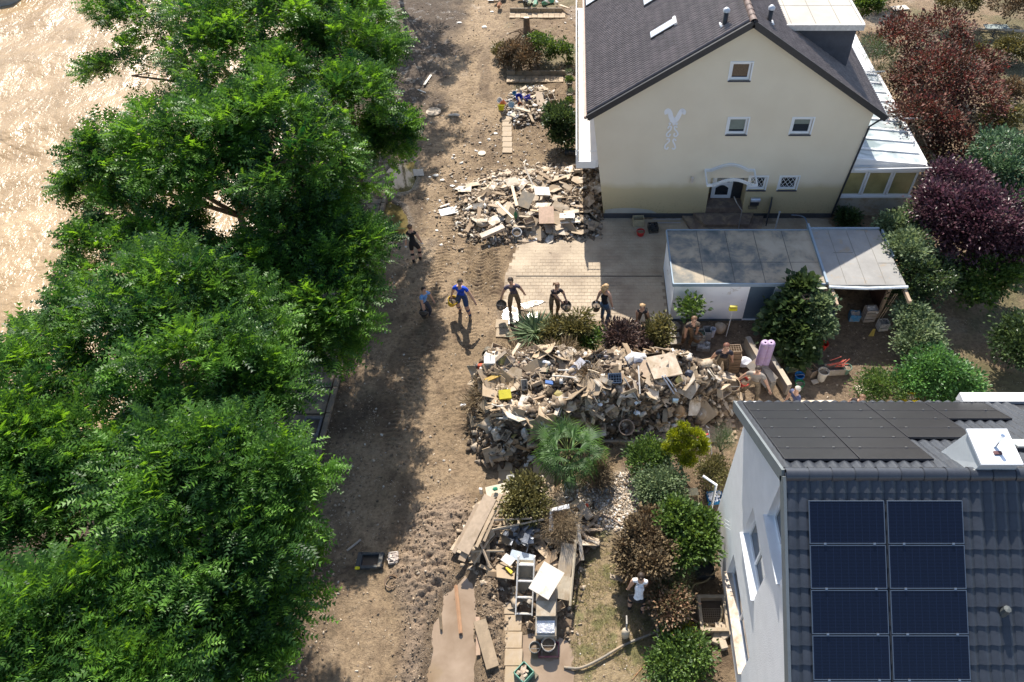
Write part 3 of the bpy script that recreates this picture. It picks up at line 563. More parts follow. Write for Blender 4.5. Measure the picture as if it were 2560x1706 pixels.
# fan palm
def palm(px, py, h):
    g = G(px, py); root = thing('fan_palm', (g.x, g.y, hz(g.x, g.y)), 'fan palm with drooping green fronds in front of the rubbish heap', 'palm')
    mb = MB(); mb.tube([(0, 0, -.1), (.02, 0, h * .5), (0, .02, h)], [.17, .15, .12], 10)
    for k in range(60):
        a = k * 2.4; z = .1 + h * k / 62; mb.box((.15 * math.cos(a), .15 * math.sin(a), z), (.06, .05, .12), rz(a) @ ry(.5))
    mb.build('trunk', M((.16, .11, .07), .95, .3, 20, .02), root)
    mat = leafmat((.025, .07, .02), (.15, .28, .08), .3, .55); rs = np.random.RandomState(8)
    bt = np.array([(0, -.012, 0), (0, .012, 0), (.55, -.022, .02), (.55, .022, .02), (.85, 0, -.12), (1.1, 0, -.42)], float); bf = np.array([(0, 2, 1), (1, 2, 3), (2, 4, 3), (2, 5, 4)])
    for k in range(27):
        a = k * 2.399; el = 1.35 - 1.75 * (k / 27) ** .8; st = .38 + .34 * rs.rand()
        d0 = Vector((math.cos(a) * math.cos(el), math.sin(a) * math.cos(el), math.sin(el))); p0 = Vector((0, 0, h + .05)); p1 = p0 + d0 * st + Vector((0, 0, -.04))
        nb_ = 22; th = np.linspace(-1.7, 1.7, nb_); side = d0.cross(Vector((0, 0, 1))).normalized(); nrm = side.cross(d0)
        dr = np.array([(d0 * math.cos(t_) + side * math.sin(t_) + Vector((0, 0, -.12)) + nrm * .12 * abs(math.sin(t_)))[:] for t_ in th])
        V, Fc = scatter(bt, bf, np.tile(np.array(p1[:]), (nb_, 1)), dr, .42 + .14 * rs.rand(nb_) - .1 * np.abs(th) / 1.9, np.zeros(nb_))
        fr = npmesh('frond', V, Fc, mat, np.repeat(np.clip(rs.rand(nb_) * .5 + .35 * rs.rand(), 0, 1), 6), root)
        mb = MB(); mb.tube([p0 - Vector((0, 0, .1)), p0.lerp(p1, .5) + Vector((0, 0, .03)), p1], .012, 4); mb.build('stem', M((.16, .2, .06), .6), fr)
palm(1420, 1190, 1.15)
# ---------------------------------------------------------------- building helpers
def ray_plane(px, py, p0, n):
    o = Vector((0, 0, CH)); d = G(px, py) - o; n = Vector(n); return o + d * ((Vector(p0) - o).dot(n) / d.dot(n))
def wall_strips(mb, prof, base, holes, fix, ax='y', dep=.15, mi=0, mr=0):
    """prof: [(u,z)] top outline left to right, base: (u0,u1) foot; holes (u0,u1,z0,z1); fix: plane coordinate, reveals go inwards by dep"""
    def P(u, z, o=0.): return (u, fix + o, z) if ax == 'y' else (fix + o, u, z)
    def top(u):
        for (a, za), (b, zb) in zip(prof, prof[1:]):
            if a - 1e-6 <= u <= b + 1e-6: return za + (zb - za) * (u - a) / max(1e-9, b - a)
        return prof[0][1] if u < prof[0][0] else prof[-1][1]
    cuts = sorted(set([u for u, _ in prof[1:-1]] + [u for h in holes for u in h[:2]]))
    lo, hi = max(base[0], prof[0][0]) + .01, min(base[1], prof[-1][0]) - .01
    cuts = [c for c in cuts if lo < c < hi]; us = [None] + cuts + [None]
    for i in range(len(us) - 1):
        a, b = us[i], us[i + 1]; m = ((a if a is not None else b - .01) + (b if b is not None else a + .01)) / 2
        hs = sorted([h for h in holes if h[0] < m < h[1]], key=lambda h: h[2])
        z = [0.]; 
        for h in hs: z += [h[2], h[3]]
        segs = [(z[k], z[k + 1]) for k in range(0, len(z) - 1, 2)] + [(z[-1], None)]
        for z0, z1 in segs:
            if z1 is not None and z1 - z0 < 1e-4: continue
            la = (base[0] if z0 == 0 else base[0]) if a is None else a; lb = base[1] if b is None else b
            ta = (prof[0][0] if a is None else a); tb = (prof[-1][0] if b is None else b)
            v = [P(la, z0), P(lb, z0)] + ([P(tb, z1), P(ta, z1)] if z1 is not None else [P(tb, top(tb)), P(ta, top(ta))])
            mb.add(v, [(0, 1, 2, 3)], mi)
    for u0, u1, z0, z1 in holes:
        for q in ([(u0, z0), (u0, z1)], [(u1, z1), (u1, z0)], [(u0, z1), (u1, z1)], [(u1, z0), (u0, z0)]):
            (a, za), (b, zb) = q; mb.add([P(a, za), P(b, zb), P(b, zb, dep), P(a, za, dep)], [(0, 1, 2, 3)], mr)
WHITE = M((.82, .82, .81), .45, .05, 2, 0, rnd=.02, spec=.5); PVC = M((.78, .80, .82), .35, .04, 2, 0, rnd=.02)
DARKM = M((.035, .037, .042), .5, .2, 8, .004, rnd=.05)
def glassm(col=(.02, .025, .03), rough=.06):
    m, t, b = nodes('window glass'); b.inputs['Base Color'].default_value = (*col, 1); b.inputs['Roughness'].default_value = rough; b.inputs['Specular IOR Level'].default_value = .8; return m
GLASS = glassm(); 
def window(parent, u0, u1, z0, z1, fix, ax='y', sgn=1, fr=.06, glass=None, bars=0, lattice=False, blind=None, sill=None, name='window', o=.08):
    def box(mb, a0, a1, b0, b1, d0, d1, mi=0):
        d0 *= sgn; d1 *= sgn
        mb.bb(a0, a1, fix + min(d0, d1), fix + max(d0, d1), b0, b1, mi) if ax == 'y' else mb.bb(fix + min(d0, d1), fix + max(d0, d1), a0, a1, b0, b1, mi)
    mb = MB(); e = .002
    box(mb, u0 + e, u0 + fr, z0, z1, o, o + .06); box(mb, u1 - fr, u1 - e, z0, z1, o, o + .06); box(mb, u0 + fr, u1 - fr, z1 - fr, z1 - e, o, o + .06); box(mb, u0 + fr, u1 - fr, z0 + e, z0 + fr, o, o + .06)
    for k in range(bars): c = u0 + (u1 - u0) * (k + 1) / (bars + 1); box(mb, c - fr * .5, c + fr * .5, z0 + fr, z1 - fr, o, o + .06)
    w_ = mb.build(name, PVC, parent)
    mb = MB(); box(mb, u0 + fr, u1 - fr, z0 + fr, z1 - fr, o + .035, o + .045); mb.build('pane', glass or GLASS, w_)
    if blind: mb = MB(); box(mb, u0 + fr, u1 - fr, z0 + fr + (z1 - z0) * blind[1], z1 - fr, o + .026, o + .033); mb.build('blind', blind[0], w_)
    if lattice:
        mb = MB(); W_, H_ = u1 - u0 - 2 * fr, z1 - z0 - 2 * fr; n_ = 3
        for s in (-1, 1):
            for k in range(-n_, n_ + 1):
                pts = []
                for q in range(41):
                    x = q / 40; zq = s * x * n_ / 2 + k / 2 + (0 if s > 0 else n_ / 2)
                    if 0 <= zq <= 1: pts.append((u0 + fr + x * W_, z0 + fr + zq * H_))
                if len(pts) > 1:
                    f3 = lambda p: (p[0], fix + sgn * (o + .028), p[1]); mb.tube([f3(pts[0]), f3(pts[-1])], .008, 4)
        mb.build('lattice', WHITE, w_)
    if sill: mb = MB(); box(mb, u0 - .04, u1 + .04, z0 - .035, z0 - .002, -.06, o); mb.build('sill', sill, w_)
    return w_
def tilemesh(w_, l, amp, rolls, mat, th=.02):
    n = rolls * 6; v = []; f = []
    for j, (y, zz) in enumerate(((0, th + .012), (l, .004))):
        for i in range(n + 1): x = w_ * i / n; v.append((x, y, zz + amp * (.5 - .5 * math.cos(2 * math.pi * rolls * i / n)) ** .7))
    for i in range(n): f.append((i, i + 1, n + 2 + i, n + 1 + i))
    o = len(v)
    for i in range(n + 1): v.append((w_ * i / n, 0.004, -.02))
    for i in range(n): f.append((o + i, o + i + 1, i + 1, i))
    me = bpy.data.meshes.new('tile'); me.from_pydata(v, [], f); me.materials.append(mat)
    me.update(); return me
def tiles(parent, o, U, V, nu, nv, w_, l, me, mat, skip=None, cap=300):
    U, V = Vector(U).normalized(), Vector(V).normalized(); N = U.cross(V)
    Mx = Matrix((U, V, N)).transposed(); cells = []
    for i in range(nu):
        for j in range(nv):
            p = Vector(o) + U * (i * w_) + V * (j * l)
            if skip and skip((i + .5) * w_, (j + .5) * l, p): continue
            cells.append((((p - Vector((0, 0, CH))).length), p, i, j))
    cells.sort(key=lambda c: c[0]); rest = MB(); mv = [v.co.copy() for v in me.vertices]; mf = [tuple(p.vertices) for p in me.polygons]
    E = Mx.to_euler()
    for k, (d, p, i, j) in enumerate(cells):
        if k < cap: inst(me, 'tile', parent, p + N * R.uniform(0, .004), E)
        else: rest.add([p + Mx @ v for v in mv], mf)
    if rest.v: tag(rest.build('tile', mat, parent, smooth=False), kind='stuff')
# ================================================================ cream house
YW = G(1510, 545).y
eL, eR, pk = WY(1484, 293, YW), WY(2184, 285, YW), WY(1880, 56, YW)
bL, bR = G(1510, 545).x, G(2073, 545).x
YB = 35.5
m_cream, t, b = nodes('cream render with flood line')
geo = t.nodes.new('ShaderNodeNewGeometry'); sx = t.nodes.new('ShaderNodeSeparateXYZ'); t.links.new(geo.outputs['Position'], sx.inputs[0])
nn = t.nodes.new('ShaderNodeTexNoise'); nn.inputs['Scale'].default_value = 1.6; nn.inputs['Detail'].default_value = 6; t.links.new(geo.outputs['Position'], nn.inputs['Vector'])
ma = t.nodes.new('ShaderNodeMath'); ma.operation = 'MULTIPLY_ADD'; ma.inputs[1].default_value = .35; t.links.new(nn.outputs[0], ma.inputs[0]); t.links.new(sx.outputs['Z'], ma.inputs[2])
r1 = ramp(t, ma.outputs[0], [(.0, (.50, .40, .215)), (.55, (.585, .475, .275)), (.985, (.62, .52, .32)), (1, (.62, .52, .32))])
ma2 = t.nodes.new('ShaderNodeMath'); ma2.operation = 'MULTIPLY'; ma2.inputs[1].default_value = .58; t.links.new(ma.outputs[0], ma2.inputs[0]); t.links.new(ma2.outputs[0], r1.inputs[0])
r2 = ramp(t, ma.outputs[0], [(.0, (0, 0, 0)), (1, (1, 1, 1))]); mr = t.nodes.new('ShaderNodeMapRange'); mr.inputs[1].default_value = 1.55; mr.inputs[2].default_value = 1.85; t.links.new(ma.outputs[0], mr.inputs[0])
n4 = t.nodes.new('ShaderNodeTexNoise'); n4.inputs['Scale'].default_value = .8; n4.inputs['Detail'].default_value = 5; t.links.new(geo.outputs['Position'], n4.inputs['Vector'])
r4 = ramp(t, n4, [(.3, (.72, .635, .49)), (.7, (.78, .70, .55))])
mx = t.nodes.new('ShaderNodeMix'); mx.data_type = 'RGBA'; t.links.new(mr.outputs[0], mx.inputs[0]); t.links.new(r1.outputs[0], mx.inputs[6]); t.links.new(r4.outputs[0], mx.inputs[7])
# splashes low on the wall
n5 = t.nodes.new('ShaderNodeTexNoise'); n5.inputs['Scale'].default_value = 14; n5.inputs['Detail'].default_value = 5; n5.inputs['Roughness'].default_value = .75; t.links.new(geo.outputs['Position'], n5.inputs['Vector'])
r5 = ramp(t, n5, [(.56, (0, 0, 0)), (.66, (1, 1, 1))]); mr2 = t.nodes.new('ShaderNodeMapRange'); mr2.inputs[1].default_value = 1.2; mr2.inputs[2].default_value = .2; mr2.inputs[4].default_value = .75; t.links.new(sx.outputs['Z'], mr2.inputs[0])
mm = t.nodes.new('ShaderNodeMath'); mm.operation = 'MULTIPLY'; t.links.new(r5.outputs[0], mm.inputs[0]); t.links.new(mr2.outputs[0], mm.inputs[1])
mx2 = t.nodes.new('ShaderNodeMix'); mx2.data_type = 'RGBA'; mx2.inputs[7].default_value = (.27, .20, .11, 1); t.links.new(mm.outputs[0], mx2.inputs[0]); t.links.new(mx.outputs[2], mx2.inputs[6]); t.links.new(mx2.outputs[2], b.inputs['Base Color'])
b.inputs['Roughness'].default_value = .9; bumpn(t, b, n5.outputs[0], .006, .5)
m_plinth = M((.065, .066, .072), .85, .2, 4, .004, rnd=0)
house = thing('cream_house', ((bL + bR) / 2, YW + 5, 0), 'cream rendered gabled house with dark tiled roof and brown flood line', 'house')
def wrect(x0, y0, x1, y1):          # pixel box on the gable wall
    a, c = WY(x0, y0, YW), WY(x1, y0, YW); d = WY(x0, y1, YW); e_ = WY(x1, y1, YW); return ((a.x + d.x) / 2, (c.x + e_.x) / 2, d.z, a.z)
w_top = wrect(1826, 157, 1877, 201); w_ml = wrect(1819, 296, 1868, 336); w_mr = wrect(1979, 296, 2029, 336)
w_bl = wrect(1872, 442, 1915, 475); w_br = wrect(1948, 442, 1993, 475); dr_ = wrect(1771, 448, 1864, 521)
doorh = (dr_[0], dr_[1], .22, dr_[3] + .05)
mb = MB(); prof = [(eL.x, eL.z), (pk.x, pk.z), (eR.x, eR.z)]
wall_strips(mb, prof, (bL, bR), [w_top, w_ml, w_mr, w_bl, w_br, doorh], YW, dep=.16)
u0, u1, z0, z1 = doorh
mb.add([(u0, YW + .16, z0), (u0, YW + .16, z1), (u0, YW + .9, z1), (u0, YW + .9, z0)], [(0, 1, 2, 3)]); mb.add([(u1, YW + .16, z0), (u1, YW + .16, z1), (u1, YW + .9, z1), (u1, YW + .9, z0)], [(3, 2, 1, 0)]); mb.add([(u0, YW + .16, z1), (u1, YW + .16, z1), (u1, YW + .9, z1), (u0, YW + .9, z1)], [(0, 1, 2, 3)])
mb.add([(u0, YW + .9, z0), (u1, YW + .9, z0), (u1, YW + .9, z1), (u0, YW + .9, z1)], [(0, 1, 2, 3)])
mb.add([(bL, YW, 0), (eL.x, YW, eL.z), (eL.x, YB, eL.z), (bL, YB, 0)], [(0, 1, 2, 3)]); mb.add([(bR, YW, 0), (eR.x, YW, eR.z), (eR.x, YB, eR.z), (bR, YB, 0)], [(3, 2, 1, 0)])
mb.add([(bL, YB, 0), (bR, YB, 0), (eR.x, YB, eR.z), (pk.x, YB, pk.z), (eL.x, YB, eL.z)], [(4, 3, 2, 1, 0)])
mb.build('wall', m_cream, house, world=True)
mb = MB(); mb.bb(bL - .02, u0 - .02, YW - .03, YW + .2, -.2, .22); mb.bb(u1 + .02, bR + .02, YW - .03, YW + .2, -.2, .22); mb.build('plinth', m_plinth, house, world=True)
m_patch = M((.50, .47, .40), .9, .06, 3, .004, rnd=0)
mb = MB(); g0_, g1_ = WY(1512, 544, YW).x, WY(1640, 544, YW).x; n_ = 24
mb.add([(g0_ + (g1_ - g0_) * i / n_, YW - .006, .23 + .0) for i in range(n_ + 1)] + [(g0_ + (g1_ - g0_) * i / n_, YW - .006, .24 + .24 * math.sin(math.pi * min(1, .12 + i / n_ * .9)) ** .5) for i in range(n_ + 1)], [(i, i + 1, n_ + 2 + i, n_ + 1 + i) for i in range(n_)]); mb.build('plaster_patch', m_patch, house, world=True)
BL1 = M((.16, .11, .07), .8, .3, 30, 0, rnd=0); BL2 = M((.20, .23, .20), .7, .1, 5, 0, rnd=0)
sillm = M((.03, .035, .055), .4, .1, 4, 0, rnd=0)
for wr, bl, lat in ((w_top, (BL1, .05), 0), (w_ml, (BL2, .12), 0), (w_mr, (BL2, .45), 0), (w_bl, None, 1), (w_br, None, 1)):
    wn = window(house, wr[0], wr[1], wr[2], wr[3], YW, fr=.075, blind=bl, lattice=bool(lat), sill=sillm, o=.05)
    for o_ in (wn,): o_.location = -Vector(house.location)
    mb = MB(); a0, a1, c0, c1 = wr
    mb.bb(a0 - .05, a0, YW - .02, YW + .01, c0 - .02, c1 + .05); mb.bb(a1, a1 + .05, YW - .02, YW + .01, c0 - .02, c1 + .05); mb.bb(a0, a1, YW - .02, YW + .01, c1, c1 + .05); mb.build('window_surround', PVC, wn)
# front door with two arched panes, porch floor and steps
fd = MB(); dx0, dx1 = u0 + .22, u0 + .98; Yd = YW + .55; dz0, dz1 = z0 + .30, z1 - .02
fd.bb(dx0, dx1, Yd, Yd + .06, dz0, dz1); fdo = fd.build('front_door', PVC, house, world=True)
for (a, c) in ((.12, .46), (.56, .92)):
    mb = MB(); n_ = 8; h = dz1 - dz0; xa, xb = dx0 + .14, dx1 - .14
    pts = [(xa, dz0 + h * a), (xb, dz0 + h * a)] + [(xb + (xa - xb) * i / n_, dz0 + h * (c - .1) + .1 * h * math.sin(math.pi * i / n_)) for i in range(n_ + 1)]
    mb.add([(x, Yd - .008, z) for x, z in pts], [tuple(range(len(pts)))]); mb.build('pane', GLASS, fdo)
mb = MB(); mb.bb(dx1 - .1, dx1 - .07, Yd - .05, Yd, dz0 + .8, dz0 + .95); mb.build('handle', M((.5, .5, .5), .3, metal=1), fdo)
mb = MB(); mb.bb(dx1 + .01, u1 - .01, Yd, Yd + .05, dz0, dz1); mb.build('side_panel', DARKM, house, world=True)
m_step = M((.17, .125, .10), .7, .25, 5, .006, mud=.3, rnd=.04)
mb = MB(); mb.bb(u0 + .002, u1 - .002, YW - .02, YW + .88, .02, z0 + .28); mb.build('porch_floor', m_step, house, world=True)
cx_ = (u0 + u1) / 2
for k, (hw, d_, zt) in enumerate(((1.55, 1.15, .13), (1.15, .72, .27))):
    mb = MB(); mb.prism([(cx_ - hw, YW - .035), (cx_ - hw + .35, YW - d_), (cx_ + hw - .3, YW - d_), (cx_ + hw, YW - .035)], -.03, zt); mb.build('step', m_step, house, world=True)
mb = MB(); q = [WY(1835, 492, YW - .05), WY(1842, 508, YW - .3), WY(1855, 548, YW - .6)]; q[2].z = .2; mb.tube([q[0] + Vector((0, 0, 0)), q[1], Vector((q[1].x + .12, YW - .75, .95)), Vector((q[1].x + .13, YW - .78, .1))], .022, 6); mb.build('handrail', M((.5, .5, .52), .35, metal=.8), house, world=True)
# curved canopy: back arch, front arch, side bars and clear sheet
can = MB(); cz = WY(1763, 425, YW).z; xa, xb = WY(1763, 425, YW).x, WY(1886, 425, YW).x; Yc = YW - .75
def arch(y, z, r, pts=14):
    p = [(xa, y, z), (xa + .22, y, z)] + [(xa + .22 + (xb - xa - .44) * i / pts, y, z + .24 * math.sin(math.pi * i / pts)) for i in range(1, pts)] + [(xb - .22, y, z), (xb, y, z)]
    return p
zf = cz - .12
for y, z in ((YW - .03, cz), (Yc, zf)):
    p = arch(y, z, 0)
    for a, c in zip(p, p[1:]): can.box(((a[0] + c[0]) / 2, y, (a[2] + c[2]) / 2), ((Vector(c) - Vector(a)).length + .02, .05, .10), ry(-math.atan2(c[2] - a[2], c[0] - a[0])))
for x in (xa, xb): can.tube([(x, YW, cz), (x, Yc, zf)], .035, 6)
cano = can.build('canopy', PVC, house, world=True)
m_cl, t, b = nodes('clear canopy sheet'); b.inputs['Base Color'].default_value = (.85, .88, .85, 1); b.inputs['Roughness'].default_value = .08; b.inputs['Transmission Weight'].default_value = .95; b.inputs['Alpha'].default_value = .25
mb = MB(); p0_, p1_ = arch(YW - .03, cz + .03, 0), arch(Yc, zf + .03, 0); n_ = len(p0_); mb.add(p0_ + p1_, [(i, i + 1, n_ + i + 1, n_ + i) for i in range(n_ - 1)]); mb.build('canopy_sheet', m_cl, cano)
# letter box, lamp
p = WY(1887, 500, YW); mb = MB(); mb.lathe([(0, -.17), (.09, -.17), (.09, .17), (0, .17)], 12, (p.x, YW - .07, p.z + .05), rot=ry(math.pi / 2)); mb.bb(p.x - .16, p.x + .16, YW - .1, YW - .005, p.z - .2, p.z, 1); mb.bb(p.x - .2, p.x + .12, YW - .14, YW - .005, p.z - .34, p.z - .26, 2)
mb.build('letter_box', [M((.62, .64, .68), .35, metal=.5), DARKM, M((.2, .16, .1), .7)], house, world=True)
p = WY(1729, 449, YW); mb = MB(); mb.lathe([(0, -.13), (.05, -.12), (.06, 0), (.045, .14), (0, .15)], 10, (p.x, YW - .1, p.z + .04), rot=rx(.25)); mb.bb(p.x - .03, p.x + .03, YW - .09, YW, p.z - .1, p.z - .03, 1); mb.build('wall_lamp', [M((.6, .53, .48), .5), M((.2, .12, .09), .6)], house, world=True)
# pale scroll ornament on the gable
m_orn = M((.86, .87, .90), .85, .04, 5, 0, rnd=0)
def OP(zx, zy): return WY(1640 + zx / 9.22, 220 + zy / 9.22, YW)      # scroll control points
orn = MB()
RBN = [0]
def ribbon(pts, w0, w1=None):
    RBN[0] += 1; oy = -.010 - .0025 * RBN[0]
    P_ = [OP(*q) for q in pts]; n_ = 10; sm = []
    for i in range(len(P_) - 1):
        a, b_, c, d = P_[max(i - 1, 0)], P_[i], P_[i + 1], P_[min(i + 2, len(P_) - 1)]
        for k in range(n_):
            s = k / n_; sm.append(.5 * ((2 * b_) + (c - a) * s + (2 * a - 5 * b_ + 4 * c - d) * s * s + (3 * b_ - a - 3 * c + d) * s ** 3))
    sm.append(P_[-1]); vs = []
    for i, q in enumerate(sm):
        dd = (sm[min(i + 1, len(sm) - 1)] - sm[max(i - 1, 0)]).normalized(); nrm = Vector((-dd.z, 0, dd.x)); ww = (w0 + ((w1 or w0) - w0) * i / (len(sm) - 1)) / 2
        vs += [q + nrm * ww + Vector((0, oy, 0)), q - nrm * ww + Vector((0, oy, 0))]
    orn.add(vs, [(2 * i, 2 * i + 1, 2 * i + 3, 2 * i + 2) for i in range(len(sm) - 1)])
ribbon([(235, 610), (230, 540), (275, 510), (320, 560), (350, 680), (400, 740), (450, 740)], .10, .2)
ribbon([(640, 610), (650, 545), (600, 510), (555, 570), (500, 680), (450, 740), (400, 740)], .10, .2)
ribbon([(250, 520), (225, 600)], .09, .05); ribbon([(650, 530), (655, 610)], .09, .05); ribbon([(360, 720), (410, 790), (400, 860)], .2, .05)
for pts in ([(290, 800), (330, 820), (300, 850)], [(500, 800), (460, 820), (490, 850)], [(270, 930), (300, 880), (350, 890), (330, 960), (250, 1040), (250, 1100), (300, 1110), (330, 1050)], [(490, 900), (430, 880), (430, 940), (480, 1000), (500, 1060), (450, 1110), (410, 1080), (430, 1030)],
            [(240, 1180), (290, 1165), (300, 1220), (220, 1300), (200, 1370), (250, 1400), (280, 1350)], [(460, 1210), (420, 1165), (390, 1210), (430, 1300), (440, 1370), (400, 1400), (370, 1370)]): ribbon(pts, .055)
orn.build('wall_ornament', m_orn, house, world=True)
# roof
m_tile = M((.18, .15, .14), .6, .35, 5, .006, rnd=.14, spec=.5); m_tiled = M((.03, .03, .034), .5, .2, 8, .004, rnd=.05)
rt = Vector((pk.x, YW - .28, pk.z + .12)); le = Vector((WY(1468, 290, YW).x, 0, WY(1468, 290, YW).z + .12)); re = Vector((WY(2208, 290, YW).x, 0, WY(2208, 290, YW).z + .1))
YF = YW - .28
roof = MB(); th = .14
for e_ in (le, re): roof.add([(rt.x, YF, rt.z), (e_.x, YF, e_.z), (e_.x, YB + .2, e_.z), (rt.x, YB + .2, rt.z), (rt.x, YF, rt.z - th), (e_.x, YF, e_.z - th), (e_.x, YB + .2, e_.z - th), (rt.x, YB + .2, rt.z - th)], [(0, 1, 2, 3), (7, 6, 5, 4), (0, 4, 5, 1), (1, 5, 6, 2)])
ro = roof.build('roof', m_tiled, house, world=True)
tl = tilemesh(.262, .33, .05, 2, m_tile, th=.008)
lv = (rt - Vector((le.x, rt.y, le.z))); nl = int(lv.length / .30); tiles(ro, (le.x, YB, le.z + .01), (0, -1, 0), (lv.x, 0, lv.z), int((YB - YF) / .262), nl, .262, lv.length / nl, tl, m_tile, skip=lambda u, v, p: False)
rv = (rt - Vector((re.x, rt.y, re.z))); nr = int(rv.length / .30); tiles(ro, (re.x, YF, re.z + .01), (0, 1, 0), (rv.x, 0, rv.z), int((YB - YF) / .262), nr, .262, rv.length / nr, tl, m_tile, cap=0)
m_ridge = M((.14, .095, .08), .6, .3, 5, .01, rnd=.15)
rg = MB(); n_ = 8; rg.add([(.11 * math.cos(math.pi * i / n_) * k, y, .11 * math.sin(math.pi * i / n_) * k) for y, k in ((0, 1.1), (.36, .95)) for i in range(n_ + 1)], [(i, i + 1, n_ + 2 + i, n_ + 1 + i) for i in range(n_)]); rgm = rg.mesh('ridge_tile', m_ridge)
for k in range(int((YB - YF) / .34)): inst(rgm, 'ridge_tile', ro, (rt.x, YF + k * .34, rt.z - .0))
mb = MB()
for e_ in (le, re):
    d_ = Vector((e_.x, YF, e_.z)) - rt; ang = math.atan2(d_.z, d_.x); mb.box((rt + d_ / 2) + Vector((0, -.02, -.03)), (d_.length, .05, .2), ry(-ang))
mb.build('verge_board', m_tiled, house, world=True)
m_zinc = M((.55, .57, .60), .45, .1, 3, 0, metal=.3, rnd=0)
for e_, s in ((le, -1), (re, 1)):
    mb = MB(); mb.tube([(e_.x + s * .06, YF + .05, e_.z - .06), (e_.x + s * .06, YB, e_.z - .06)], .06, 8); mb.build('gutter', M((.50, .38, .32), .5) if s < 0 else m_zinc, house, world=True)
mb = MB(); mb.tube([(re.x, YW - .1, re.z - .1), (eR.x - .02, YW - .06, eR.z - .45), (bR + .02, YW - .06, .1)], .035, 6); mb.build('downpipe', DARKM, house, world=True)
nL = lv.cross(Vector((0, 1, 0))).normalized(); nL = nL if nL.z > 0 else -nL; nR = rv.cross(Vector((0, 1, 0))).normalized(); nR = nR if nR.z > 0 else -nR
slopeL = lambda px, py: ray_plane(px, py, rt, nL); slopeR = lambda px, py: ray_plane(px, py, rt, nR)
upL = lv.normalized()
m_sky, t, b = nodes('skylight glass'); b.inputs['Base Color'].default_value = (.55, .60, .66, 1); b.inputs['Roughness'].default_value = .08; b.inputs['Specular IOR Level'].default_value = 1.  # pale base colour holds the reflected sky
def skylight(px, py, wy, lu):
    p = slopeL(px, py); Mx = Matrix((Vector((0, 1, 0)).cross(nL) * -1, Vector((0, 1, 0)), nL)).transposed(); Mx = Matrix((upL, Vector((0, 1, 0)), nL)).transposed()
    mb = MB(); c = p + upL * lu / 2 + Vector((0, wy / 2, 0)) + nL * .05; mb.box(c, (lu, wy, .13), Mx); s = mb.build('skylight', m_tiled, house, world=True)
    mb = MB(); mb.box(c + nL * .07, (lu - .06, wy - .06, .02), Mx); mb.build('pane', m_sky, s)
    mb = MB(); mb.box(c + nL * .07 + upL * (lu / 2), (.1, wy + .04, .08), Mx); mb.build('frame', WHITE, s)
skylight(1630, 104, .45, .95); skylight(1468, 22, 1.3, 1.2); skylight(1613, 22, 1.3, 1.2)
for px, py, f_ in ((1811, 63, slopeL), (1922, 57, slopeR)):
    p = f_(px, py); mb = MB(); mb.lathe([(.075, -.1), (.075, .42), (.0, .42)], 10, p); mb.lathe([(.11, .42), (.11, .48), (.05, .54), (0, .55)], 10, p, 1); mb.box(p, (.3, .3, .03), None, 1); mb.build('vent_pipe', [DARKM, m_zinc], house, world=True, smooth=True)
# dormer on the right slope
tip = slopeR(2113, 172); YD = tip.y; tr_ = WY(2140, 66, YD); sl_ = (re.z - rt.z) / (re.x - rt.x)
xt = rt.x + (tr_.z - rt.z) / sl_
mb = MB(); mb.add([(xt, YD, tr_.z), (tip.x, YD, tip.z), (tip.x, YD, tr_.z), (tip.x, YB, tr_.z), (tip.x, YB, tip.z)], [(0, 1, 2), (2, 1, 4, 3)])
m_slate = M((.075, .08, .095), .8, .2, 3, .004, rnd=0); dm = mb.build('dormer', m_slate, house, world=True)
m_flat = M((.46, .43, .38), .9, .12, 1.2, .006, rnd=0)
mb = MB(); mb.bb(xt - .3, tip.x + .12, YD - .14, YB, tr_.z + .002, tr_.z + .09); mb.build('dormer_roof', m_flat, dm)
mb = MB(); mb.bb(xt - .3, tip.x + .16, YD - .19, YD - .12, tr_.z - .06, tr_.z + .13); mb.bb(tip.x + .1, tip.x + .18, YD - .12, YB, tr_.z - .06, tr_.z + .13); mb.build('dormer_trim', M((.60, .58, .54), .6), dm)
mb = MB()
for k in range(1, 3): mb.bb(xt - .3, tip.x + .1, YD + k * 1.3, YD + k * 1.3 + .02, tr_.z + .09, tr_.z + .096)
for k in range(3): mb.bb(xt + .1 + k * .8, xt + .12 + k * .8, YD, YB, tr_.z + .09, tr_.z + .0965)
mb.build('roof_seam', M((.25, .23, .2), .9), dm)
# balcony on the left side
zb = WY(1470, 408, YW).z; bx0 = WY(1441, 408, YW).x; bx1 = WY(1489, 400, YW).x
m_bw = M((.74, .72, .69), .7, .06, 1.5, .002, rnd=0, mud=.12)
mb = MB(); mb.bb(bx0 + .04, bx1 + .1, YW - .0, 34, zb - .18, zb); bal = mb.build('balcony', m_bw, house, world=True)
mb = MB(); mb.bb(bx0 - .02, bx0 + .04, YW - .03, 34, zb - .2, zb + .35); mb.bb(bx0 + .04, bx1, YW - .03, YW + .0, zb - .2, zb + .08); mb.build('parapet', WHITE, bal)
mb = MB(); mb.tube([(bx0, YW, zb + .55), (bx0, 34, zb + .55)], .02, 6)
for k in range(10): mb.tube([(bx0, YW + .05 + k * 1.36, zb + .3), (bx0, YW + .05 + k * 1.36, zb + .55)], .012, 5)
mb.tube([(bx0, YW, zb + .5), (bx1, YW, zb + .5)], .014, 5); mb.build('railing', WHITE, bal)
mb = MB()
for k, (a, c) in enumerate(((3.2, 4.6), (5., 6.4), (8.0, 10.5))): mb.bb(bx0 + .3, bx1 - .15, YW + a, YW + c, zb + .004, zb + .02)
mb.build('floor_mat', M((.52, .51, .50), .8), bal)
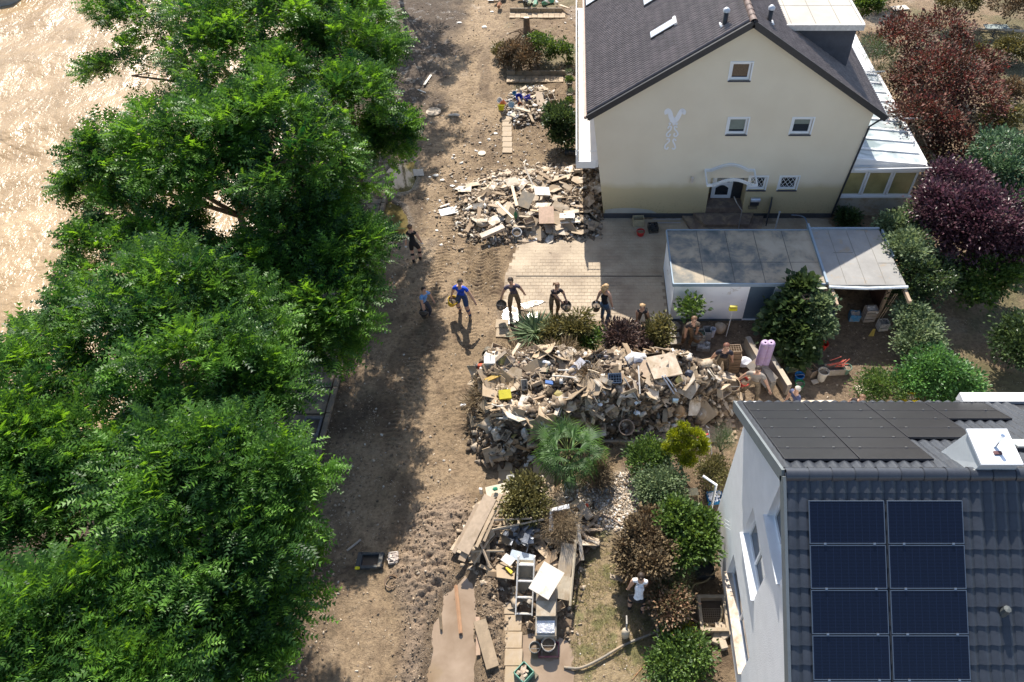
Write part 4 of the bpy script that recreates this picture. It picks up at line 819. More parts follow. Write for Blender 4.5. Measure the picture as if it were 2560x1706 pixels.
# ================================================================ conservatory
P0 = G(2075, 537); YC = YW + .12; zE = 2.25
q = WY(2312, 415, YC); XO = q.x; zE = q.z; XI = bR + .05
zI = WY(2150, 300, YC + 1.2).z; zI2 = WY(2142, 392, YC).z
cz1 = WY(2210, 490, YC).z
con = thing('conservatory', ((XI + XO) / 2, YC + 3, 0), 'white glazed conservatory with sloping glass roof against the cream house', 'conservatory')
YCB = G(2215, 190, zE).y; zI = max(zE + .12, zI2 - .25)
mb = MB(); mb.bb(bR - .3, XO - .12, YC + .02, YC + .2, -.1, cz1 - .06); mb.bb(XO - .3, XO - .12, YC + .2, YCB + 4, -.1, cz1 - .06); mb.build('base_wall', M((.48, .44, .37), .9, .1, 2, .006, mud=.3), con, world=True)
mb = MB(); mb.bb(bR - .3, XO - .02, YC - .06, YC + .02, cz1 - .06, cz1 + .02); mb.bb(bR - .3, XO + .03, YC - .06, YC + .06, zE - .22, zE + .02); mb.bb(XO - .1, XO + .05, YC - .06, YCB + 4, zE - .2, zE + .02); mb.build('frame', PVC, con, world=True)
m_amb = M((.33, .30, .14), .25, .3, 1.2, 0, rnd=.1, spec=.8)
ww = (XO - .05 - (XI + .05)) / 3
for k in range(3):
    wn = window(con, XI - .05 + k * (ww + .02), XI - .05 + (k + 1) * (ww + .02) - .02, cz1 + .02, zE - .22, YC, fr=.07, glass=m_amb, o=-.02); wn.location = -Vector(con.location)
m_gr, t, b = nodes('bright roof glass'); b.inputs['Base Color'].default_value = (.60, .66, .66, 1); b.inputs['Roughness'].default_value = .12; b.inputs['Specular IOR Level'].default_value = .9
r = ramp(t, noise(t, 1.1, 4, dist=1.), [(.35, (.24, .29, .28)), (.6, (.60, .64, .65))]); t.links.new(r.outputs[0], b.inputs['Base Color'])
nb2 = 9; L_ = YCB - YC; dzx = (zI - zE)
for k in range(nb2):
    y0, y1 = YC + L_ * k / nb2 + .03, YC + L_ * (k + 1) / nb2 - .03
    mb = MB(); mb.add([(XI - .9, y0, zI + .25), (XO, y0, zE + .03), (XO, y1, zE + .03), (XI - .9, y1, zI + .25)], [(0, 1, 2, 3)]); mb.build('roof_pane', m_gr, con, world=True)
mb = MB(); sl2 = math.atan2(zI + .25 - zE - .03, XO - XI + .9)
for k in range(nb2 + 1):
    y = YC + L_ * k / nb2; mb.box(((XI - .9 + XO) / 2, y, (zI + .25 + zE + .03) / 2 + .01), (math.hypot(XO - XI + .9, zI + .25 - zE - .03), .085, .08), ry(sl2))
mb.build('roof_bar', WHITE, con, world=True)
mb = MB(); mb.bb(XO - .02, XO + .1, YC - .1, YCB, zE - .04, zE + .08); mb.build('gutter', WHITE, con, world=True)
for py0, ex in ((303, .75), (427, .5), (186, .35)):
    yA = G(2270, py0, zE).y; mb = MB(); mb.tube([(XI + .2, yA, zI - .1), (XO + ex, yA, zE + .12)], .035, 8); mb.build('awning_rail', WHITE, con, world=True)
mb = MB(); mb.bb(XI - .8, XO - .1, YCB + .05, YCB + 3.4, zI - .35, zI - .2); mb.build('flat_roof', M((.72, .74, .76), .35, .05, 1, 0), con, world=True)
mb = MB(); mb.prism([(bR - .1, YC - .05), (XO + .02, YC - .05), (XO + .02, YC + .01), (bR - .1, YC + .01)], zE + .02, lambda x, y: zE + .04 + (XO - x) / (XO - XI + .9) * (zI + .22 - zE)); mb.build('side_panel', PVC, con, world=True)
# ================================================================ garage and carport
a = G(1674, 801); zG = WY(1686, 708, a.y).z; YG0 = a.y; YG1 = G(1668, 578, zG).y; X0 = a.x; X0t = WY(1686, 708, YG0).x
X1 = WY(2064, 713, YG0).x; X2 = WY(2262, 708, YG0).x
m_gw = M((.86, .87, .89), .75, .04, 1.5, .003, rnd=0, mud=.06)
gar = thing('garage', ((X0 + X1) / 2, (YG0 + YG1) / 2, 0), 'white flat roofed garage with mud stained grey roof', 'garage')
mb = MB(); dgx0, dgx1 = WY(1876, 718, YG0).x, WY(1940, 718, YG0).x
Xm = .5 * (X0 + X0t)
wall_strips(mb, [(Xm, zG - .06), (X1, zG - .06)], (Xm, X1), [(dgx0, dgx1, 0.02, zG - .12)], YG0, dep=.06)
mb.add([(Xm, YG1, 0), (Xm, YG0, 0), (Xm, YG0, zG - .06), (Xm, YG1, zG - .06)], [(0, 1, 2, 3)]); mb.add([(X1, YG0, 0), (X1, YG1, 0), (X1, YG1, zG - .06), (X1, YG0, zG - .06)], [(0, 1, 2, 3)]); mb.add([(Xm, YG1, 0), (X1, YG1, 0), (X1, YG1, zG - .06), (Xm, YG1, zG - .06)], [(3, 2, 1, 0)])
mb.build('wall', m_gw, gar, world=True)
mb = MB(); mb.bb(dgx0, dgx1, YG0 + .06, YG0 + .1, 0, zG - .1); mb.build('side_door', M((.10, .15, .20), .6, .08, 2, 0), gar, world=True)
mb = MB(); mb.bb(X0 - .0, dgx0 - .02, YG0 - .015, YG0, -.05, .07); mb.build('plinth', M((.10, .13, .16), .8), gar, world=True)
m_gr2, t, b = nodes('mud stained roofing felt')
n = noise(t, 1.3, 7, rough=.62, dist=.3); r = ramp(t, n, [(.36, (.10, .115, .115)), (.47, (.20, .19, .165)), (.56, (.36, .30, .22)), (.7, (.44, .37, .28))])
gx = t.nodes.new('ShaderNodeNewGeometry'); sx = t.nodes.new('ShaderNodeSeparateXYZ'); t.links.new(gx.outputs['Position'], sx.inputs[0]); mr = t.nodes.new('ShaderNodeMapRange'); mr.inputs[1].default_value = X0 + .5; mr.inputs[2].default_value = X1 - 1; mr.inputs[3].default_value = -.06; mr.inputs[4].default_value = .12; t.links.new(sx.outputs['X'], mr.inputs[0])
ad = t.nodes.new('ShaderNodeMath'); t.links.new(n.outputs[0], ad.inputs[0]); t.links.new(mr.outputs[0], ad.inputs[1]); t.links.new(ad.outputs[0], r.inputs[0])
t.links.new(r.outputs[0], b.inputs['Base Color']); b.inputs['Roughness'].default_value = .85; bumpn(t, b, noise(t, 20, 5).outputs[0], .006, .5)
mb = MB(); mb.bb(Xm - .04, X1 - .03, YG0 - .04, YG1 + .03, zG - .06, zG); gro = mb.build('flat_roof', m_gr2, gar, world=True)
mb = MB()
for k in range(1, 5): mb.bb(Xm + k * (X1 - Xm) / 5 - .008, Xm + k * (X1 - Xm) / 5 + .008, YG0, YG1, zG, zG + .006)
mb.bb(Xm, X1 - .05, (YG0 + YG1) / 2 - .3, (YG0 + YG1) / 2 - .288, zG, zG + .005); mb.build('roof_seam', M((.09, .09, .085), .9), gro)
mb = MB(); m_bl = M((.24, .31, .38), .6, .1, 2, 0, rnd=0)
mb.bb(Xm - .06, X1 - .05, YG0 - .07, YG0 - .03, zG - .1, zG + .03); mb.bb(Xm - .07, Xm - .03, YG0 - .03, YG1 + .03, zG - .1, zG + .03); mb.bb(Xm - .03, X1 - .05, YG1 + .03, YG1 + .06, zG - .1, zG + .03); mb.build('roof_edge', m_bl, gar, world=True)
car = thing('carport', ((X1 + X2) / 2, (YG0 + YG1) / 2, 0), 'open fronted carport with pale felt roof attached to the garage', 'carport')
YG2 = YG1; X2b = G(2205, 578, zG).x; X1b = G(2015, 576, zG).x
m_cf = M((.29, .28, .265), .85, .15, 1.4, .004, rnd=0, mud=.1)
mb = MB(); cp = [(X1 + .06, YG0 - .1), (X2, YG0 - .1), (X2 - .12, YG1 + .05), (X1 + .06, YG1 + .05)]; mb.prism(cp, zG - .08, zG + .02); cro = mb.build('flat_roof', m_cf, car, world=True)
mb = MB()
for k in range(1, 4): x = X1 + k * (X2 - X1) / 4; mb.bb(x - .008, x + .008, YG0 - .05, YG1, zG + .02, zG + .027)
mb.bb(X1 + .55, X1 + 1.2, YG0 + 1.4, YG0 + 1.412, zG + .02, zG + .028); mb.bb(X2 - .6, X2 - .1, YG0 + .9, YG0 + .912, zG + .02, zG + .028); mb.build('roof_seam', M((.2, .19, .17), .9), cro)
mb = MB(); mb.tube([(X1 + .05, YG0 - .16, zG - .02), ((X1 + X2) / 2, YG0 - .19, zG - .05), (X2 + .05, YG0 - .16, zG - .02)], .05, 8); mb.build('gutter', M((.62, .66, .70), .4), car, world=True)
mb = MB(); mb.bb(X1 - .03, X1 + .04, YG0 - .05, YG1 + .3, zG - .05, zG + .09); mb.bb(X1 + .04, X2 - .1, YG1 + .05, YG1 + .12, zG - .05, zG + .07); mb.bb(X2 - .06, X2 + .0, YG0 + 1.2, YG1, zG - .05, zG + .07); mb.build('roof_edge', m_bl, car, world=True)
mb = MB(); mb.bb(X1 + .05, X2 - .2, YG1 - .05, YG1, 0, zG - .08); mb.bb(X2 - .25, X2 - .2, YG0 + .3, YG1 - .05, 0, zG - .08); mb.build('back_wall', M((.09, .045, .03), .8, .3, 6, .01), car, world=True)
m_beam = M((.36, .26, .18), .7, .2, 6, .005)
for a_, c_ in (((2076, 714), (2091, 764)), ((2256, 712), (2271, 756))):
    p, q = G(*a_, zG - .15), G(*c_, zG - .15); mb = MB(); q.x = p.x; mb.bb(p.x - .045, p.x + .045, q.y, p.y + 1.5, zG - .21, zG - .1); mb.build('rafter', m_beam, car, world=True)
for x in (X1 + .12, X2 - .3): mb = MB(); mb.bb(x - .05, x + .05, YG0 + .1, YG0 + .2, 0, zG - .2); mb.build('post', m_beam, car, world=True)
# ================================================================ white house with solar roof
ZR = 7.2; rl = G(1962, 1186, ZR); XV = rl.x; YR = rl.y; sl3 = math.tan(math.radians(36)); Pe = None
for zt in np.linspace(4, 6.8, 60):      # far eave where the slope meets the sight line
    p = G(1811, 1008, zt)
    if abs((ZR - sl3 * (p.y - YR)) - zt) < .05: Pe = p
sd_y = Pe.y - YR; YE = Pe.y; ZE = ZR - sl3 * sd_y; YN = YR - sd_y - .6; ZN = ZR - sl3 * (YR - YN); XR = 12.0
wb = G(1788, 1324); XWb = wb.x; XWt = XV + .22; YWf = YE - .25; YWn = YN + .4
h2 = thing('white_house', (7, YR, 0), 'white rendered house with dark tiled roof carrying solar panels', 'house')
m_wh, t, b = nodes('white render with dried mud at the foot')
geo = t.nodes.new('ShaderNodeNewGeometry'); nn = t.nodes.new('ShaderNodeTexNoise'); nn.inputs['Scale'].default_value = 3; nn.inputs['Detail'].default_value = 6; t.links.new(geo.outputs['Position'], nn.inputs['Vector'])
r = ramp(t, nn, [(.3, (.80, .80, .80)), (.7, (.87, .87, .87))]); t.links.new(r.outputs[0], b.inputs['Base Color']); b.inputs['Roughness'].default_value = .85
n2_ = t.nodes.new('ShaderNodeTexNoise'); n2_.inputs['Scale'].default_value = 40; n2_.inputs['Detail'].default_value = 4; t.links.new(geo.outputs['Position'], n2_.inputs['Vector']); bumpn(t, b, n2_.outputs[0], .01, .6)
# gable wall (leans by the difference XWb/XWt like the photographed outline), built in the x plane with openings
def gx_(z): return XWb + (XWt - XWb) * min(1, z / 5.2)
def WXL(px, py):                       # pixel onto the gable wall
    p = None
    for it in range(3):
        z = p.z if p is not None else 3.; p = WX(px, py, gx_(z))
    return p
def wz(px0, py0, px1, py1, h):           # sill from pixel (far end) to pixel (near end), opening height h
    a_, b_ = WXL(px0, py0), WXL(px1, py1); z = (a_.z + b_.z) / 2; return (b_.y, a_.y, z, z + h)
wA, wB, wC = wz(1918, 1288, 1948, 1459, 1.15), wz(1856, 1338, 1886, 1495, 1.2), wz(1812, 1445, 1858, 1672, 1.05)
mb = MB()
def gtop(y): return ZR - sl3 * abs(y - YR) - .12
ysp = sorted(set([YWn, YWf, YR] + [w_[k] for w_ in (wA, wB, wC) for k in (0, 1)]))
for ya, yb in zip(ysp, ysp[1:]):
    m_ = (ya + yb) / 2; zs = [0]
    for w_ in sorted([w_ for w_ in (wA, wB, wC) if w_[0] < m_ < w_[1]], key=lambda w_: w_[2]): zs += [w_[2], w_[3]]
    segs = [(zs[k], zs[k + 1]) for k in range(0, len(zs) - 1, 2)] + [(zs[-1], None)]
    for z0_, z1_ in segs:
        za, zb_ = (z1_, z1_) if z1_ is not None else (gtop(ya), gtop(yb))
        if za <= z0_: continue
        mb.add([(gx_(z0_), ya, z0_), (gx_(za), ya, za), (gx_(zb_), yb, zb_), (gx_(z0_), yb, z0_)], [(0, 1, 2, 3)])
dep = .18
for y0_, y1_, z0_, z1_ in (wA, wB, wC):
    xa_, xb_ = gx_(z0_), gx_(z1_); xd = max(xa_, xb_) + dep
    mb.add([(xa_, y0_, z0_), (xb_, y0_, z1_), (xd, y0_, z1_), (xd, y0_, z0_)], [(0, 1, 2, 3)]); mb.add([(xa_, y1_, z0_), (xb_, y1_, z1_), (xd, y1_, z1_), (xd, y1_, z0_)], [(3, 2, 1, 0)])
    mb.add([(xb_, y0_, z1_), (xb_, y1_, z1_), (xd, y1_, z1_), (xd, y0_, z1_)], [(0, 1, 2, 3)]); mb.add([(xa_, y0_, z0_), (xa_, y1_, z0_), (xd, y1_, z0_), (xd, y0_, z0_)], [(3, 2, 1, 0)])
mb.add([(XWb, YWf, 0), (gx_(ZE), YWf, gtop(YWf)), (XR, YWf, gtop(YWf)), (XR, YWf, 0)], [(0, 1, 2, 3)]); mb.add([(XWb, YWn, 0), (gx_(ZN), YWn, gtop(YWn)), (XR, YWn, gtop(YWn)), (XR, YWn, 0)], [(3, 2, 1, 0)]); mb.add([(XR, YWf, 0), (XR, YWf, gtop(YWf)), (XR, YR, gtop(YR)), (XR, YWn, gtop(YWn)), (XR, YWn, 0)], [(0, 1, 2, 3, 4)])
mb.build('wall', m_wh, h2, world=True)
m_sil = M((.70, .74, .78), .45, .05, 2, 0, rnd=0); m_sil2 = M((.66, .56, .47), .7, .12, 4, .004, rnd=0, mud=.35)
for i, w_ in enumerate((wA, wB, wC)):
    xf = gx_(w_[2]) + dep - .05; wn = window(h2, w_[0], w_[1], w_[2], w_[3], xf, ax='x', fr=.06, bars=1, o=0.); wn.location = -Vector(h2.location)
    mb = MB(); mb.bb(gx_(w_[2]) - .07, xf, w_[0] - .03, w_[1] + .03, w_[2] - .03, w_[2] + .012); mb.build('sill', m_sil2 if i == 2 else m_sil, wn)
for k, (dx, dy) in enumerate(((.0, -.5), (.02, .35), (-.02, .8))):
    pass
mb = MB(); roofth = .2
for (y1_, z1_) in ((YE, ZE), (YN, ZN)):
    mb.add([(XV, YR, ZR), (XR + .3, YR, ZR), (XR + .3, y1_, z1_), (XV, y1_, z1_), (XV, YR, ZR - roofth), (XR + .3, YR, ZR - roofth), (XR + .3, y1_, z1_ - roofth), (XV, y1_, z1_ - roofth)], [(0, 1, 2, 3), (4, 7, 6, 5), (0, 3, 7, 4), (3, 2, 6, 7)])
r2o = mb.build('roof', m_tiled, h2, world=True)
m_t2 = M((.038, .043, .054), .36, .2, 4, .003, rnd=.1, spec=.6)
tw, tln = .205, .305; t2 = tilemesh(tw, tln * 1.08, .045, 1, m_t2)
Vf = Vector((0, -(YE - YR), ZR - ZE)); Vn = Vector((0, (YR - YN), ZR - ZN)); nu2 = int((XR - XV) / tw)
hx = 7.9
tiles(r2o, (XV + nu2 * tw, YE, ZE + .012), (-1, 0, 0), Vf, nu2, int(Vf.length / tln), tw, tln, t2, m_t2, skip=lambda u, v, p: p.x > 9.5, cap=150)
nn_ = int(Vn.length / tln); tiles(r2o, Vector((XV, YR, ZR + .012)) - Vn.normalized() * nn_ * tln, (1, 0, 0), Vn, nu2, nn_, tw, tln, t2, m_t2, skip=lambda u, v, p: p.x > 9.5, cap=150)
rg = MB(); n_ = 8; rg.add([(x, .12 * math.cos(math.pi * i / n_) * k, .12 * math.sin(math.pi * i / n_) * k) for x, k in ((0, 1.08), (.40, .96)) for i in range(n_ + 1)], [(i, i + 1, n_ + 2 + i, n_ + 1 + i) for i in range(n_)][::-1]); rgm = rg.mesh('ridge_tile', m_t2, smooth=True)
for k in range(int((XR - XV) / .38)): inst(rgm, 'ridge_tile', r2o, (XV + k * .38, YR, ZR - .01))
mb = MB()
for V_, (y1_, z1_) in ((Vf, (YE, ZE)), (Vn, (YN, ZN))):
    d_ = Vector((XV, y1_, z1_)) - Vector((XV, YR, ZR)); mb.box(Vector((XV - .02, 0, 0)) + Vector((0, (YR + y1_) / 2, (ZR + z1_) / 2 - .06)), (.05, d_.length, .22), rx(math.atan2(d_.z, d_.y) if d_.y > 0 else math.atan2(-d_.z, -d_.y)))
mb.build('verge_board', M((.16, .18, .19), .5, .1, 3, 0, rnd=0), h2, world=True)
mb = MB(); mb.bb(XV + .0, XV + .5, YE - .0, YE + .05, ZE - .05, ZE + .03); mb.build('eave_trim', M((.6, .62, .65), .4), h2, world=True)
# solar panels: far slope (grey sheen) and near slope (blue black)
Nf = Vector((0, ZR - ZE, YE - YR)).normalized(); Nn = Vector((0, -(ZR - ZN), YR - YN)).normalized()
m_sp, t, b = nodes('solar cells'); b.inputs['Roughness'].default_value = .22; b.inputs['Specular IOR Level'].default_value = .7; b.inputs['Base Color'].default_value = (.008, .012, .03, 1)
tc = t.nodes.new('ShaderNodeTexCoord'); sp1 = t.nodes.new('ShaderNodeSeparateXYZ'); t.links.new(tc.outputs['Object'], sp1.inputs[0])
b.inputs['Specular IOR Level'].default_value = .35
def stripes(axis, freq, width):
    m1 = t.nodes.new('ShaderNodeMath'); m1.operation = 'MULTIPLY'; m1.inputs[1].default_value = freq; t.links.new(sp1.outputs[axis], m1.inputs[0])
    m2 = t.nodes.new('ShaderNodeMath'); m2.operation = 'FRACT'; t.links.new(m1.outputs[0], m2.inputs[0]); m3 = t.nodes.new('ShaderNodeMath'); m3.operation = 'LESS_THAN'; m3.inputs[1].default_value = width; t.links.new(m2.outputs[0], m3.inputs[0]); return m3
sA, sB = stripes('Y', 44, .3), stripes('X', 8.3, .06); mxx = t.nodes.new('ShaderNodeMath'); mxx.operation = 'MAXIMUM'; t.links.new(sA.outputs[0], mxx.inputs[0]); t.links.new(sB.outputs[0], mxx.inputs[1])
mx = t.nodes.new('ShaderNodeMix'); mx.data_type = 'RGBA'; mx.inputs[6].default_value = (.003, .005, .014, 1); mx.inputs[7].default_value = (.011, .018, .042, 1); t.links.new(mxx.outputs[0], mx.inputs[0]); t.links.new(mx.outputs[2], b.inputs['Base Color'])
m_fr = M((.17, .20, .24), .35, .05, 4, 0, metal=.6, rnd=0); m_frd = M((.05, .05, .055), .4, .05, 4, 0, rnd=0)
m_clamp = M((.5, .5, .5), .3, 0, 4, 0, metal=.9, rnd=0)
m_sp2 = M((.022, .023, .026), .33, .1, 3, 0, rnd=.03, spec=.6)
def panel(name_lbl, p, U, V, N, w_, h_, frame, cell=None):
    Mx = Matrix((U, V, N)).transposed(); c = MB(); c.box((0, 0, .0), (w_ - .02, h_ - .02, .03)); o = c.build('solar_panel', cell or m_sp, h2); o.location = p - Vector(h2.location); o.rotation_euler = Mx.to_euler()
    f = MB(); k = .013
    f.bb(-w_ / 2, -w_ / 2 + k, -h_ / 2, h_ / 2, -.02, .02); f.bb(w_ / 2 - k, w_ / 2, -h_ / 2, h_ / 2, -.02, .02); f.bb(-w_ / 2 + k, w_ / 2 - k, -h_ / 2, -h_ / 2 + k, -.02, .02); f.bb(-w_ / 2 + k, w_ / 2 - k, h_ / 2 - k, h_ / 2, -.02, .02); f.build('frame', frame, o)
    for x in (-w_ * .3, w_ * .35): f = MB(); f.bb(x - .02, x + .02, -h_ / 2 - .012, -h_ / 2 + .018, .02, .035); f.build('clamp', m_clamp, o)
    return o
SL = Vf.normalized(); c0 = ray_plane(1856, 1008, (0, YR, ZR + .12), Nf); c1_ = ray_plane(2007, 1008, (0, YR, ZR + .12), Nf); pw = c1_.x - c0.x
yb_ = ray_plane(1998, 1150, (0, YR, ZR + .12), Nf); tot = (yb_ - Vector((yb_.x, c0.y, c0.z))).length
rh = tot / 6; U = Vector((1, 0, 0)); first = Vector((c0.x, c0.y, c0.z))
for cidx, rows in enumerate((6, 6, 4, 2)):
    for r_ in range(rows):
        panel('', first + U * (pw * (cidx + .5)) + SL * rh * (r_ + .5), -U, SL, Nf, pw - .03, rh - .012, m_frd, m_sp2)
cA = ray_plane(2017, 1250, (0, YR, ZR + .12), Nn); cB = ray_plane(2215, 1250, (0, YR, ZR + .12), Nn); cM = ray_plane(2408, 1250, (0, YR, ZR + .12), Nn); pw2 = (cM.x - cA.x) / 2; cD = ray_plane(2025, 1361, (0, YR, ZR + .12), Nn); rh2 = (Vector((0, cD.y, cD.z)) - Vector((0, cA.y, cA.z))).length; SN = -Vn.normalized()
for cidx in range(2):
    for r_ in range(5): panel('', cA + U * (pw2 * (cidx + .5)) + SN * rh2 * (r_ + .5), U, -SN, Nn, pw2 - .045, rh2 - .02, m_fr)
# metal chimney box with flue, far parapet, roof window
cc_ = ray_plane(2480, 1170, (0, YR, ZR + .0), Nf)
m_met = M((.62, .66, .68), .35, .08, 3, .002, metal=.35, rnd=0)
bx = MB(); t0_, t1_ = WY(2457, 1157, YR + .03), WY(2550, 1157, YR + .03); x0c, x1c, zc_ = t0_.x, t1_.x, t0_.z; y0c, y1c = YR + .03, G(2433, 1078, zc_).y
bx.add([(x0c - .18, y1c + .12, 6.5), (x1c + .1, y1c + .12, 6.5), (x1c + .06, y0c - .02, 6.9), (x0c - .14, y0c - .02, 6.9), (x0c, y1c, zc_ - .03), (x1c, y1c, zc_ - .03), (x1c, y0c, zc_ - .03), (x0c, y0c, zc_ - .03)], [(4, 7, 6, 5), (0, 4, 5, 1)[::-1], (1, 5, 6, 2)[::-1], (2, 6, 7, 3)[::-1], (3, 7, 4, 0)[::-1]])
ch = bx.build('chimney', m_met, h2, world=True)
mb = MB(); mb.bb(x0c - .04, x1c + .04, y0c - .04, y1c + .04, zc_ - .03, zc_ + .01); mb.build('chimney_cap', M((.78, .80, .82), .4, .04, 3, 0, metal=.2, rnd=0), ch)
mb = MB(); fx, fy = (x0c + x1c) / 2, (y0c + y1c) / 2; mb.tube([(fx, fy, zc_), (fx + .02, fy + .02, zc_ + .3)], .035, 10); mb.build('flue', M((.7, .72, .74), .2, 0, 3, 0, metal=1, rnd=0), ch)
mb = MB(); mb.bb(fx - .07, fx + .06, fy - .17, fy - .11, zc_, zc_ + .04); mb.build('vent_flap', M((.12, .05, .05), .5), ch)
rw = ray_plane(2545, 1128, (0, YR, ZR), Nf); Mx = Matrix((U, -SL, Nf)).transposed(); mb = MB(); mb.box(rw + Nf * .08 + U * .3, (.9, .42, .12), Mx); rwo = mb.build('roof_window', m_frd, h2, world=True)
mb = MB(); mb.box(rw + Nf * .15 + U * .3, (.84, .36, .02), Mx); mb.build('pane', M((.42, .45, .44), .15, .05, 2, 0, rnd=0), rwo)
pw_ = G(2410, 1000, 5.0); mb = MB(); mb.bb(G(2398, 1000, ZE).x, 12.2, YE - .02, YE + .22, ZE - .1, ZE + .12); mb.build('parapet_cap', WHITE, h2, world=True)
vp = ray_plane(2505, 1535, (0, YR, ZR), Nn); mb = MB(); mb.lathe([(.07, -.1), (.06, .16), (.0, .17)], 8, vp + Vector((0, 0, .05))); mb.build('roof_vent', M((.09, .10, .10), .5), h2, world=True)
# wires and brackets at the corner, white downpipe by the far corner
mb = MB(); p = WXL(1828, 1325); x_ = p.x - .02
for k in range(3): mb.tube([(x_, p.y + .1 * k, p.z), (x_ - .12, p.y + .1 * k + .05, p.z + .06), (x_ - .14, p.y + .1 * k + .08, p.z + .1)], .008, 5)
mb.build('wall_bracket', WHITE, h2, world=True)
mb = MB(); p = G(1808, 1150); mb.tube([(XWb - .45, 9.5, 1.55), (XWb - .12, 9.3, 1.45), (XWb - .1, 9.2, .1)], .035, 8); mb.build('downpipe', WHITE, h2, world=True)
# ---------------------------------------------------------------- small object builders
def col(c, **k): 
    k.setdefault('bump', .002); k.setdefault('rnd', .04); return M(c, k.pop('rough', .6), k.pop('var', .15), k.pop('scale', 7.), k.pop('bump'), **k)
MUDF = col((.17, .12, .075), rough=.5, bump=.02, scale=14.)
def bucket(loc, r, h, c, label, tilt=(0, 0, 0), fill=True, rim=None, handle=True, cat='bucket', name='bucket', mud=.35, fillm=None):
    o = thing(name, loc, label, cat); o.rotation_euler = tilt
    MB().lathe([(0, 0), (r * .74, 0), (r, h), (r * .93, h), (r * .70, .02), (0, .02)], 16).build('body', col(c, mud=mud), o, smooth=False)
    MB().lathe([(r * 1.0, h - .03), (r * 1.07, h - .02), (r * 1.07, h + .005), (r * .98, h + .008)], 16).build('rim', col(rim or c, mud=mud * .6), o)
    if handle: MB().tube([(r * 1.04 * math.cos(a), -.25 * r - .02 * math.sin(a), h + r * .55 * math.sin(a)) for a in np.linspace(0, math.pi, 9)], .006, 5).build('handle', col((.3, .29, .27), metal=.5), o)
    if fill:
        mb = MB(); n = 12; mb.add([(r * .88 * math.cos(k * 2 * math.pi / n), r * .88 * math.sin(k * 2 * math.pi / n), h * .78) for k in range(n)] + [(R.uniform(-.02, .02), 0, h * .86)], [(k, (k + 1) % n, n) for k in range(n)]); mb.build('mud_fill', fillm or MUDF, o)
    return o
def crate(loc, w_, d_, h, c, label, rz_=0., content=None, grid=False, name='crate', tilt=(0, 0), cat='crate', slats=3, mud=.3):
    o = thing(name, loc, label, cat); o.rotation_euler = (*tilt, rz_); m = col(c, mud=mud)
    mb = MB(); mb.bb(-w_ / 2, w_ / 2, -d_ / 2, d_ / 2, 0, .015); mb.build('bottom', m, o)
    for (x0, x1, y0, y1) in ((-w_ / 2, w_ / 2, -d_ / 2, -d_ / 2 + .015), (-w_ / 2, w_ / 2, d_ / 2 - .015, d_ / 2), (-w_ / 2, -w_ / 2 + .015, -d_ / 2 + .015, d_ / 2 - .015), (w_ / 2 - .015, w_ / 2, -d_ / 2 + .015, d_ / 2 - .015)):
        mb = MB(); sh = h / slats
        for k in range(slats): mb.bb(x0, x1, y0, y1, .016 + k * sh, (k + 1) * sh - (.02 if k < slats - 1 else 0))
        for (a, b_) in ((x0, x0 + .02), (x1 - .02, x1)) if x1 - x0 > .1 else ():
            mb.bb(a, b_, y0 - .003, y1 + .003, .01, h)
        mb.build('side', m, o)
    if grid:
        mb = MB()
        for k in range(1, 5): x = -w_ / 2 + w_ * k / 5; mb.bb(x - .004, x + .004, -d_ / 2 + .02, d_ / 2 - .02, .02, h * .92)
        for k in range(1, 4): y = -d_ / 2 + d_ * k / 4; mb.bb(-w_ / 2 + .02, w_ / 2 - .02, y - .004, y + .004, .02, h * .9)
        mb.build('divider', m, o)
    if content:
        mb = MB()
        for k in range(26): mb.box((R.uniform(-.38, .38) * w_, R.uniform(-.38, .38) * d_, h * .75 + R.uniform(-.03, .04)), (R.uniform(.04, .14), R.uniform(.03, .09), R.uniform(.02, .06)), rz(R.uniform(0, 3)) @ rx(R.uniform(-.6, .6)), jit=.012)
        tag(mb.build('contents', content, o), kind='stuff')
    return o
def hose(pts, r, c, label, name='hose', seg=10, cat='hose'):
    P_ = [Vector(p) for p in pts]; sm = []
    for i in range(len(P_) - 1):
        a, b_, q, d = P_[max(i - 1, 0)], P_[i], P_[i + 1], P_[min(i + 2, len(P_) - 1)]
        for k in range(seg): s = k / seg; sm.append(.5 * ((2 * b_) + (q - a) * s + (2 * a - 5 * b_ + 4 * q - d) * s * s + (3 * b_ - a - 3 * q + d) * s ** 3))
    sm.append(P_[-1]); mb = MB(); mb.tube(sm, r, 8); return tag(mb.build(name, col(c, mud=.3), smooth=True), label, cat)
def simple(mb, name, m, label, cat, loc=None, group=None):
    o = mb.build(name, m); 
    if loc is not None: o.location = loc
    return tag(o, label, cat, group)
# ---------------------------------------------------------------- people
SKIN = M((.50, .30, .21), .55, .08, 9, 0, rnd=.05); HAIRD = M((.035, .022, .015), .6, .3, 30, .004, rnd=0); HAIRB = M((.46, .30, .15), .5, .3, 30, .004, rnd=0); HAIRG = M((.42, .38, .33), .6, .2, 30, .004, rnd=0); HAIRM = M((.16, .085, .045), .5, .3, 30, .004, rnd=0)
EYEM = M((.02, .015, .012), .3, 0, 5, 0, rnd=0); MUDB = M((.19, .125, .075), .6, .3, 14, .004, mud=.3, rnd=.05)
def cloth(c, mud=.12): return M(c, .85, .22, 16, .004, mud=mud, rnd=0)
def ik(a, b, l1, l2, bend):
    a, b = Vector(a), Vector(b); d = b - a; L = min(d.length, (l1 + l2) * .998); d = d.normalized(); b = a + d * L
    x = (l1 * l1 - l2 * l2 + L * L) / (2 * L); hgt = math.sqrt(max(0, l1 * l1 - x * x)); bend = Vector(bend); bend = (bend - d * bend.dot(d)); bend = bend.normalized() if bend.length > 1e-4 else Vector((0, -1, 0))
    return a + d * x + bend * hgt, b
